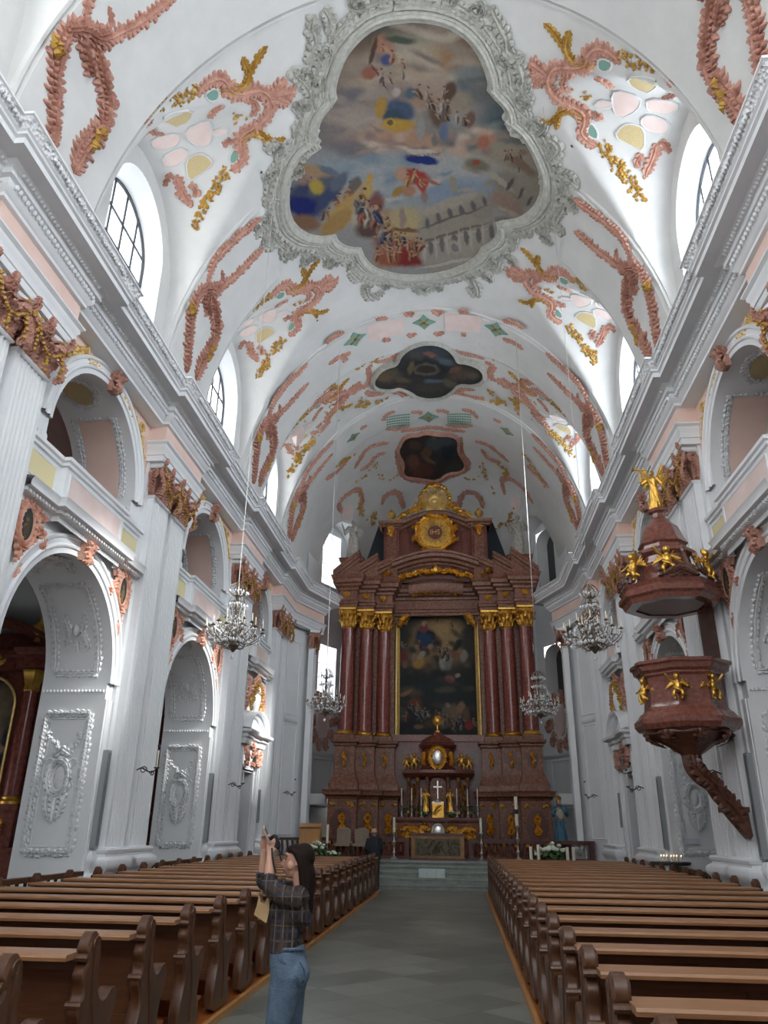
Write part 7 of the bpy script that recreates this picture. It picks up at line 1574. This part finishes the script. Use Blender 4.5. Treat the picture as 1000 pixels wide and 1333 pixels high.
m.tube(smooth([Wp(363, 1104, -.08), Wp(365, 1112, -.08), Wp(365, 1118, -.08), Wp(367, 1121, -.08)]), .005, 5); m.tube(smooth([Wp(354, 1104, -.08), Wp(355, 1120, -.10), Wp(359, 1136, -.10)]), .006, 5)
o = m.build('wrist_strap', BLACK); o.location = woman.location; tag(o, 'black cord and pouch dangling from the raised hands of the woman', 'strap')
t = empty('handbag', woman.location, 'beige leather handbag hanging at the elbow of the woman', 'bag')
LE = mat('beige_leather', (.42, .27, .13), .45, col2=(.50, .34, .18), nscale=6)
m = MB(); B_ = [Wp(339, 1162, -.06), Wp(336, 1178, -.06), Wp(332, 1190, -.06), Wp(348, 1201, -.06), Wp(352, 1186, -.06), Wp(352, 1170, -.06), Wp(349, 1168, -.06), Wp(346, 1176, -.06), Wp(341, 1174, -.06)]
n = len(B_); V = [p + (0, -.03, 0) for p in B_] + [p + (0, .04, 0) for p in B_]; m.add(V, [tuple(range(n)), tuple(range(n, 2*n))[::-1]] + [(i, (i+1) % n, n+(i+1) % n, n+i) for i in range(n)]); m.build('bag_body', LE, t, ang=20)
m = MB(); m.tube(smooth([Wp(340, 1165, -.06), Wp(343, 1155, -.09), Wp(349, 1151, -.175), Wp(353, 1158, -.10), Wp(351, 1170, -.06)]), .008, 6); m.build('strap', LE, t)
# man standing before the steps
P = on(487, 1100, 1, 23.75); man = empty('person', (P[0], 23.75, 0), 'balding man in a dark suit standing by the altar steps', 'person')
m = MB(); m.ell((0, 0, 1.52), (.085, .10, .115), 12, 10); m.tube([(0, 0, 1.3), (0, 0, 1.45)], .055, 10); m.ell((0, .105, 1.50), (.018, .022, .025), 6, 5)
for q in (-1, 1): m.ell((q*.087, 0, 1.52), (.012, .02, .03), 6, 5)
m.tube([(0, 0, 1.34), (0, 0, 1.2), (0, 0, .9)], [(.15, .08), (.15, .10), (.14, .10)], 14, flat=(0, 1, 0))
for q in (-1, 1):
    m.tube([(q*.16, 0, 1.32), (q*.21, .02, 1.08), (q*.17, .14, .92)], [.05, .042, .028], 9); hand(m, np.array([q*.16, .16, .90]), (q*.10, .24, .86), (0, .3, 1), q)
    m.tube([(q*.07, 0, .95), (q*.09, 0, .5), (q*.09, 0, .08)], [.085, .06, .045], 10); m.tube([(q*.09, 0, .05), (q*.1, .14, .04)], [.04, .03], 8)
b_ = m.build('body', SKIN, man); remesh(b_, .012, 2)
m = MB(); m.tube([(0, 0, 1.41), (0, 0, 1.34), (0, 0, 1.15), (0, 0, .92), (0, 0, .80)], [(.09, .07), (.20, .10), (.20, .13), (.19, .13), (.20, .14)], 18, flat=(0, 1, 0))
for q in (-1, 1): m.tube([(q*.15, 0, 1.35), (q*.23, .02, 1.08), (q*.18, .13, .93)], [.068, .058, .045], 10); m.tube([(q*.08, 0, .9), (q*.09, 0, .5), (q*.09, 0, .09)], [.10, .08, .065], 10)
s_ = m.build('dark_suit', mat('navy_suit', (.014, .018, .028), .8), man); remesh(s_, .014, 2)
m = MB()
for q in (-1, 1): m.tube([(q*.09, -.06, .05), (q*.1, .15, .045)], [(.045, .045), (.04, .03)], 8)
m.build('shoes', BLACK, man)
m = MB(); m.tube([(.08*math.cos(a), .09*math.sin(a), 1.50) for a in np.linspace(PI, 2*PI, 12)], .022, 6); m.build('hair_fringe', mat('grey_hair', (.12, .10, .09), .8), b_)
# ------------------------------------------------------------------ crystal chandeliers
def make_chandelier(label):
    t = empty('crystal_chandelier', (0, 0, 0), label, 'chandelier', 'crystal chandeliers')
    m = MB(); m.lathe([(0, -.02), (.03, 0), (.06, .05), (.10, .1), (.05, .16), (.03, .25), (.06, .33), (.03, .42), (.025, .7), (.05, .78), (.02, .86), (.03, 1.0), (.05, 1.04), (.02, 1.1), (.015, 1.3), (0, 1.31)], n=12)
    for k in range(8):
        a = k*PI/4; d = np.array([math.cos(a), math.sin(a), 0])
        m.tube(smooth([d*.03+(0, 0, .06), d*.2+(0, 0, .05), d*.24+(0, 0, .25), d*.12+(0, 0, .5), d*.08+(0, 0, .72), d*.16+(0, 0, .88), d*.13+(0, 0, .98)]), .008, 5)
        m.tube(smooth([d*.05+(0, 0, 1.02), d*.17+(0, 0, 1.1), d*.16+(0, 0, 1.2), d*.05+(0, 0, 1.28)]), .008, 5)
    m.tube([(.15*math.cos(a), .15*math.sin(a), .90) for a in np.linspace(0, 2*PI, 20)], .008, 5); m.tube([(.22*math.cos(a), .22*math.sin(a), .22) for a in np.linspace(0, 2*PI, 20)], .008, 5)
    m.build('frame', BRONZE, t)
    for ring, (n, r, z, a0) in enumerate(((12, .52, .38, 0), (6, .30, .55, .26))):
        for k in range(n):
            a = a0 + k*2*PI/n; d = np.array([math.cos(a), math.sin(a), 0])
            m = MB(); m.tube(smooth([d*.06+(0, 0, z-.18), d*r*.45+(0, 0, z-.27), d*r*.8+(0, 0, z-.18), d*r*.98+(0, 0, z-.08), d*r+(0, 0, z-.01)]), .008, 5)
            m.tube(spiral(d*r*.62+np.array([0, 0, z-.12]), .06, 1.2, 0, d, (0, 0, 1), 14), .006, 4)
            m.lathe([(0, 0), (.04, .008), (.045, .02), (.018, .02), (.018, .045), (0, .045)], d*r+(0, 0, z-.01), 8); ar = m.build('arm', BRONZE, t)
            m = MB(); m.lathe([(.010, 0), (.010, .13), (.004, .15), (0, .16)], d*r+(0, 0, z+.03), 6); m.build('candle', WAX, ar)
    m = MB(); R = random.Random(8)
    def drop(c, h): c = np.array(c); w = h*.32; m.add([c, c+(w, 0, -h*.55), c+(0, w, -h*.55), c+(-w, 0, -h*.55), c+(0, -w, -h*.55), c+(0, 0, -h)], [(0,1,2),(0,2,3),(0,3,4),(0,4,1),(5,2,1),(5,3,2),(5,4,3),(5,1,4)])
    for k in range(24):
        a = k*PI/12; d = np.array([math.cos(a), math.sin(a), 0])
        for r, z, h in ((.53, .36, .07), (.46, .26, .06), (.38, .18, .07), (.24, .2, .08), (.16, .88, .07), (.17, 1.12, .06), (.3, .50, .06), (.13, .5, .06), (.12, .62, .05)): drop(d*(r+R.uniform(-.03, .03)) + (0, 0, z+R.uniform(-.03, .03)), h*R.uniform(.8, 1.3))
        if k % 2 == 0:
            for j in range(9): u = j/8; m.ell(d*(.14*(1-u)+.24*u + -.05*math.sin(PI*u)) + (0, 0, .88-.62*u), .011, 5, 3); m.ell(d*(.24*(1-u)+.5*u)+(0, 0, .24+.14*u-.12*math.sin(PI*u)), .010, 5, 3)
    drop((0, 0, -.04), .12)
    o = m.build('crystal_drops', CRYSTAL, t); o['kind'] = 'stuff'
    return t
spec = [(303, 848, 12.0, 1.0, 'large crystal chandelier hanging before the first gallery arch, woman\'s side'), (775, 850, 11.6, 1.0, 'large crystal chandelier hanging beside the pulpit canopy'), (423, 932, 19.7, .92, 'small crystal chandelier just beside the altar columns, woman\'s side'), (704, 935, 19.6, .92, 'small crystal chandelier just beside the altar columns, pulpit side')]
c0 = None
for px_, py_, Y, k, lab in spec:
    P = on(px_, py_, 1, Y)
    if c0 is None: c0 = make_chandelier(lab); c = c0; c.location = P
    else: c = copy_tree(c0, P, lab)
    top = on(px_, py_ - (90 if Y < 15 else 62), 1, Y)[2]; sc = (top - P[2])/1.3; c.scale = (sc, sc, sc); P2 = P
    m = MB(); m.tube([(0, 0, 1.3), (0, 0, (float(V2(P[0], Y)) - P[2])/sc)], .009 if Y > 15 else .006, 5); m.build('cable', SILVER if P[0] else SILVER, c)

# ------------------------------------------------------------------ pulpit
PX, PYY = 4.47, 13.2
t = empty('pulpit', (PX, PYY, 0), 'red marble pulpit with gilded angels and sounding board on the wall', 'pulpit')
def octa(prof, name, m_, par=t, n=8, off=PI/8, ang=20, c=(0, 0, 0), mod=None):
    m = MB(); m.lathe(prof, c, n, a0=off, a1=off+2*PI, mod=mod); return m.build(name, m_, par, ang=ang)
PUM = mat('pulpit_marble', (.15, .048, .034), .22, col2=(.25, .10, .075), nscale=16, coat=.4); PUB = mat('pulpit_brown_marble', (.085, .035, .024), .3, col2=(.15, .065, .045), nscale=10, coat=.2)
CM_ = lambda a, z: 1 + .05*math.cos(8*(a-PI/8))
b_ = octa([(0, 3.10), (.55, 3.10), (.74, 3.16), (.80, 3.24), (.80, 3.32), (.74, 3.38), (.70, 3.44), (.66, 3.46), (.62, 3.52), (.60, 3.7), (.62, 3.98), (.66, 4.02), (.66, 4.05), (.72, 4.09), (.74, 4.16), (.78, 4.19), (.78, 4.24), (.6, 4.25)], 'tub', PUM, n=32, ang=30, mod=CM_)
b_ = octa([(0, 2.76), (.14, 2.76), (.16, 2.8), (.22, 2.84), (.36, 2.94), (.56, 3.04), (.66, 3.10), (.66, 3.14), (0, 3.14)], 'pendant_bowl', PUB, n=32, ang=30, mod=lambda a, z: 1 + .07*math.cos(8*a))
m = MB()
for k in range(8):
    a = k*PI/4; d = np.array([math.cos(a), math.sin(a), 0]); nf = lambda p, d=d: d
    m.ribbon([d*.68+(0, 0, 3.12), d*.6+(0, 0, 3.0), d*.4+(0, 0, 2.92)], nf, .10, .06, .08, .3, seed=k)
m.build('carved_leaves', PUB, t)
m = MB(); S_ = smooth([(0, 0, 2.78), (.0, 0, 2.62), (.1, 0, 2.48), (.28, .05, 2.36), (.36, .1, 2.18), (.5, .15, 2.05), (.6, .18, 1.92), (.68, .2, 1.75)]); m.tube(S_, np.interp(np.linspace(0, 1, len(S_)), [0, .3, .6, 1], [.16, .15, .12, .09]), 10)
for c in ((.05, .0, 2.56), (.26, .05, 2.36), (.42, .12, 2.16), (.56, .17, 1.98)): m.tube(spiral(c, .13, 1.5, 0, (1, 0, 0), (0, 0, 1)), np.linspace(.05, .02, 20), 7); m.ell(c, (.14, .12, .12), 9, 7)
m.ribbon(S_ + np.array([0, -.12, 0]), const((0, -1, 0)), .13, .08, .1, .3)
m.prism([(.42, 1.98), (.76, 1.98), (.78, 1.6), (.74, 1.55)], 1, .05, .33); m.box((.40, .02, 1.94), (.78, .36, 2.02)); m.build('scroll_bracket', PUB, t)
m = MB(); m.box((.62, .05, 4.2), (.72, .6, 5.35)); m.build('back_panel', DARKW, t)
k_ = octa([(0, 5.30), (.60, 5.30), (.60, 5.24), (.78, 5.24), (.82, 5.32), (.88, 5.36), (.88, 5.44), (.82, 5.5), (.86, 5.56), (.66, 5.6)], 'sounding_board', PUM, n=8)
octa([(0, 5.26), (.56, 5.26), (.57, 5.30), (0, 5.31)], 'underside_panel', mat('grey_underside', (.36, .34, .33), .6), n=8)
octa([(.70, 5.58), (.62, 5.66), (.52, 5.7), (.50, 5.95), (.44, 6.0), (.42, 6.12), (.50, 6.18), (.50, 6.24), (.40, 6.28), (.39, 6.34), (.44, 6.38), (.42, 6.42), (.38, 6.5), (.30, 6.72), (.17, 6.86), (.12, 6.92), (.12, 7.0), (.18, 7.03), (.19, 7.08), (0, 7.1)], 'canopy_dome', PUM, n=8)
m = MB()
for k in range(8):
    a = k*PI/4 + PI/8; d = np.array([math.cos(a), math.sin(a), 0])
    m.tube(smooth([d*.78+(0, 0, 5.6), d*.74+(0, 0, 5.74), d*.6+(0, 0, 5.8), d*.54+(0, 0, 5.95), d*.5+(0, 0, 6.1)]), np.linspace(.05, .035, 17) if False else .045, 7)
    m.tube(spiral(d*.74+np.array([0, 0, 5.68]), .08, 1.4, 0, d, (0, 0, 1)), np.linspace(.035, .02, 20), 6); m.ell(d*.5+np.array([0, 0, 6.14]), (.06, .06, .09), 8, 6)
for k in range(4):
    a = k*PI/2 + PI; d = np.array([math.cos(a), math.sin(a), 0]); e = np.array([-d[1], d[0], 0])
    m.tube([d*.80 + e*x + np.array([0, 0, 5.6+.14*math.cos(x*6)]) for x in np.linspace(-.26, .26, 9)], .035, 6)
    m.ribbon([d*.80 + e*-.18 + (0, 0, 5.6), d*.82 + (0, 0, 5.68), d*.80 + e*.18 + (0, 0, 5.6)], lambda p, d=d: d, .07, .05, .08)
m.build('canopy_scrolls', PUB, t)
f = robe_figure('trumpeting_angel', .80, GOLD, t, wings=True, seed=5, arms=[[(-.19, 0, 1.36), (-.42, -.12, 1.3), (-.40, -.22, 1.62)], [(.19, 0, 1.36), (.36, .05, 1.08), (.52, -.12, 1.2)]]); f.location = (-.02, 0, 7.08); f.rotation_euler.z = -.5
m = MB(); m.tube([(-.06, -.12, .78), (-.26, -.2, .82)], [.01, .02], 7); m.ell((-.28, -.21, .82), (.03, .045, .045), 8, 6); m.build('trumpet', GOLD, f)
for k, (a, rz) in enumerate(((3.6, .0), (4.5, 1), (5.6, -1))):
    f = putto('gilt_cherub', .52, GOLD, t, wave=(1, -1, 1)[k], seed=k+3, vox=.022); f.location = (.72*math.cos(a), .72*math.sin(a), 5.62); f.rotation_euler.z = a + PI/2
for k, a in enumerate((3.35, 4.35, 5.2)):
    f = putto('gilt_relief_cherub', .42, GOLD, t, wave=(1, -1, 1)[k], seed=k+9, vox=.022); f.location = (.68*math.cos(a), .68*math.sin(a), 3.58); f.rotation_euler.z = a + PI/2

# ------------------------------------------------------------------ side altars in the chapels
def side_altar(x, y, lab):
    t = empty('side_altar', (x, y, 0), lab, 'altar', 'red marble side altars')
    m = MB(); m.box((-1.3, -.5, 0), (1.5, .1, 1.15)); m.box((-1.35, -.56, 1.15), (1.6, .1, 1.25)); m.build('plinth', REDM, t)
    m = MB(); 
    for q in (-1, 1): a, b = sorted((q*.75, q*1.2)); m.box((a, -.35, 1.25), (b, .1, 1.85)); m.box((a-.04, -.39, 1.85), (b+.04, .1, 1.95))
    m.box((-1.2, 0, 1.25), (1.35, .12, 5.1)); m.build('reredos', REDM, t)
    for q in (-1, 1):
        m = MB(); m.lathe([(.15, 2.05), (.15, 3.0), (.125, 3.95)], (q*.97, -.17, 0), 18); c = m.build('column', COLM, t)
        m = MB(); m.lathe([(.19, 1.95), (.19, 2.0), (.16, 2.03), (.17, 2.07), (.15, 2.09)], (q*.97, -.17, 0), 16); m.build('gilt_base_ring', GOLD, c); m = MB(); m.lathe([(.13, 3.93), (.15, 3.97), (.14, 4.05), (.2, 4.25), (.22, 4.28), (.22, 4.32), (0, 4.32)], (q*.97, -.17, 0), 12, mod=lambda a, z: 1 + .08*math.cos(6*a)); m.build('gilt_capital', GOLD, c)
        m = MB(); m.ribbon([(q*.97, -.37, 1.7), (q*.97, -.39, 1.55), (q*.97, -.37, 1.4)], FN, .06, .04, .06); m.build('gilt_ornament', GOLD, t)
    m = MB(); moulding(m, [(-1.3, .1), (-1.3, -.38), (-.7, -.38), (-.7, -.1), (.7, -.1), (.7, -.38), (1.3, -.38), (1.3, .1)], [(-.1, 4.32), (0, 4.34), (0, 4.6), (.06, 4.64), (.08, 4.72), (-.3, 4.74)], -1)
    G = [[(xx, yy, 4.8 + .45*math.cos(xx/1.35*PI/2)+d) for yy, d in ((-.36, -.12), (-.36, 0), (-.44, .04), (-.44, .1), (.1, .12))] for xx in np.linspace(-1.3, 1.3, 17)]; m.grid(G); m.build('pediment', REDM, t)
    Q = [(-.62, 1.5), (.62, 1.5), (.62, 3.7)] + [(.62*math.cos(a), 3.7+.55*math.sin(a)) for a in np.linspace(.1, PI-.1, 14)] + [(-.62, 3.7)]
    xs_ = np.linspace(-.62, .62, 50); zz = np.linspace(0, 1, 90); XX, ZZ = np.meshgrid(xs_, zz, indexing='ij'); TP = 3.7 + .55*np.sqrt(np.maximum(0, 1-(XX/.62)**2)); P3 = np.stack([XX, np.full(XX.shape, -.03), 1.5+ZZ*(TP-1.5)], -1); m = MB(); m.grid(P3); v = P3.reshape(-1, 3)
    col = paint(v[:, 0]*60, -v[:, 2]*60, (.03, .035, .05), [(10, -220, 25, 25, 0, (.28, .22, .14), .6), (20, -190, 9, 14, .2, (.3, .22, .17), .4), (28, -175, 8, 6, .2, (.36, .24, .17), .4), (15, -150, 14, 20, .2, (.03, .04, .09), .4), (-5, -120, 16, 16, 0, (.06, .06, .07), .5)], 1, .6)
    m.build('painting', OILPAINT, t, col=col)
    m = MB(); m.tube([(a, -.05, b) for a, b in Q + [Q[0]]], .028, 6); m.build('gilt_frame', GOLDP, t)
    m = MB(); m.lathe([(0, 4.85), (.1, 4.85), (.05, 4.95), (.13, 5.05), (.14, 5.15), (.05, 5.25), (.03, 5.35), (0, 5.4)], (1.0, -.3, 0), 12); m.leaves([(-.3, -.2, 4.55), (.3, -.2, 4.55)], FN, 20, .15, .07, .03); m.build('gilt_urn', GOLD, t)
    return t
a0 = side_altar(-8.25, 13.95, 'red marble side altar seen through the first deep arch, woman\'s side')
copy_tree(a0, (-8.25, 20.0, 0), 'red marble side altar glimpsed through the second deep arch, woman\'s side')
# votive candle table in the second bay, pulpit side
t = empty('votive_table', (5.25, 18.6, 0), 'round dark table of small votive candles under the white cartouche', 'table')
m = MB(); m.lathe([(0, .98), (.40, .98), (.42, 1.0), (.42, 1.04), (0, 1.05)], n=24); m.build('table_top', IRON, t)
m = MB(); m.tube([(0, 0, 0), (0, 0, 1.0)], .04, 8); m.lathe([(0, 0), (.2, 0), (.2, .03), (0, .05)], n=14); m.build('stand', IRON, t)
for k in range(7):
    m = MB(); m.lathe([(0, 0), (.022, 0), (.022, .10), (0, .1)], n=8); o = m.build('votive_candle', WAX); o.location = (5.25-.22+.07*k, 18.45+.04*(k % 3), 1.05); tag(o, 'small lit votive candle on the round dark table', 'candle', 'votive candles')
    m = MB(); m.ell((0, 0, .115), (.007, .007, .016), 6, 5); fm = mat('flame', (1, .7, .3)); fm.node_tree.nodes['Principled BSDF'].inputs['Emission Color'].default_value = (1, .6, .25, 1); fm.node_tree.nodes['Principled BSDF'].inputs['Emission Strength'].default_value = 6; m.build('flame', fm, o)
t = empty('notice_card', (5.85, 18.96, 1.45), 'pale notice card on the white jamb above the votive candles', 'sign'); m = MB(); m.box((-.16, -.01, -.06), (.16, .0, .06)); m.build('card_face', mat('lavender_card', (.55, .57, .68), .6), t)
# low sun reaching the facing wall through the clerestory windows beside the pulpit
L = bpy.data.lights.new('sun', 'SUN'); L.energy = 18; L.angle = math.radians(7); L.color = (1, .95, .88)
lo = bpy.data.objects.new('sun', L); COL.objects.link(lo); lo.rotation_euler = Vector((11, -.6, 7.7)).to_track_quat('Z', 'Y').to_euler()
# ------------------------------------------------------------------ daylight and view
W = bpy.data.worlds.new('sky'); scn.world = W; W.use_nodes = True
bg = W.node_tree.nodes['Background']; bg.inputs[0].default_value = (.97, .985, 1, 1); bg.inputs[1].default_value = 2.6
scn.view_settings.view_transform = 'Standard'; scn.view_settings.look = 'None'; scn.view_settings.gamma = 1.0
scn.view_settings.exposure = 0.44; scn.view_settings.use_curve_mapping = False
scn.cycles.use_denoising = True; scn.cycles.max_bounces = 8; scn.cycles.diffuse_bounces = 5; scn.cycles.transparent_max_bounces = 12
scn.cycles.sample_clamp_indirect = 6
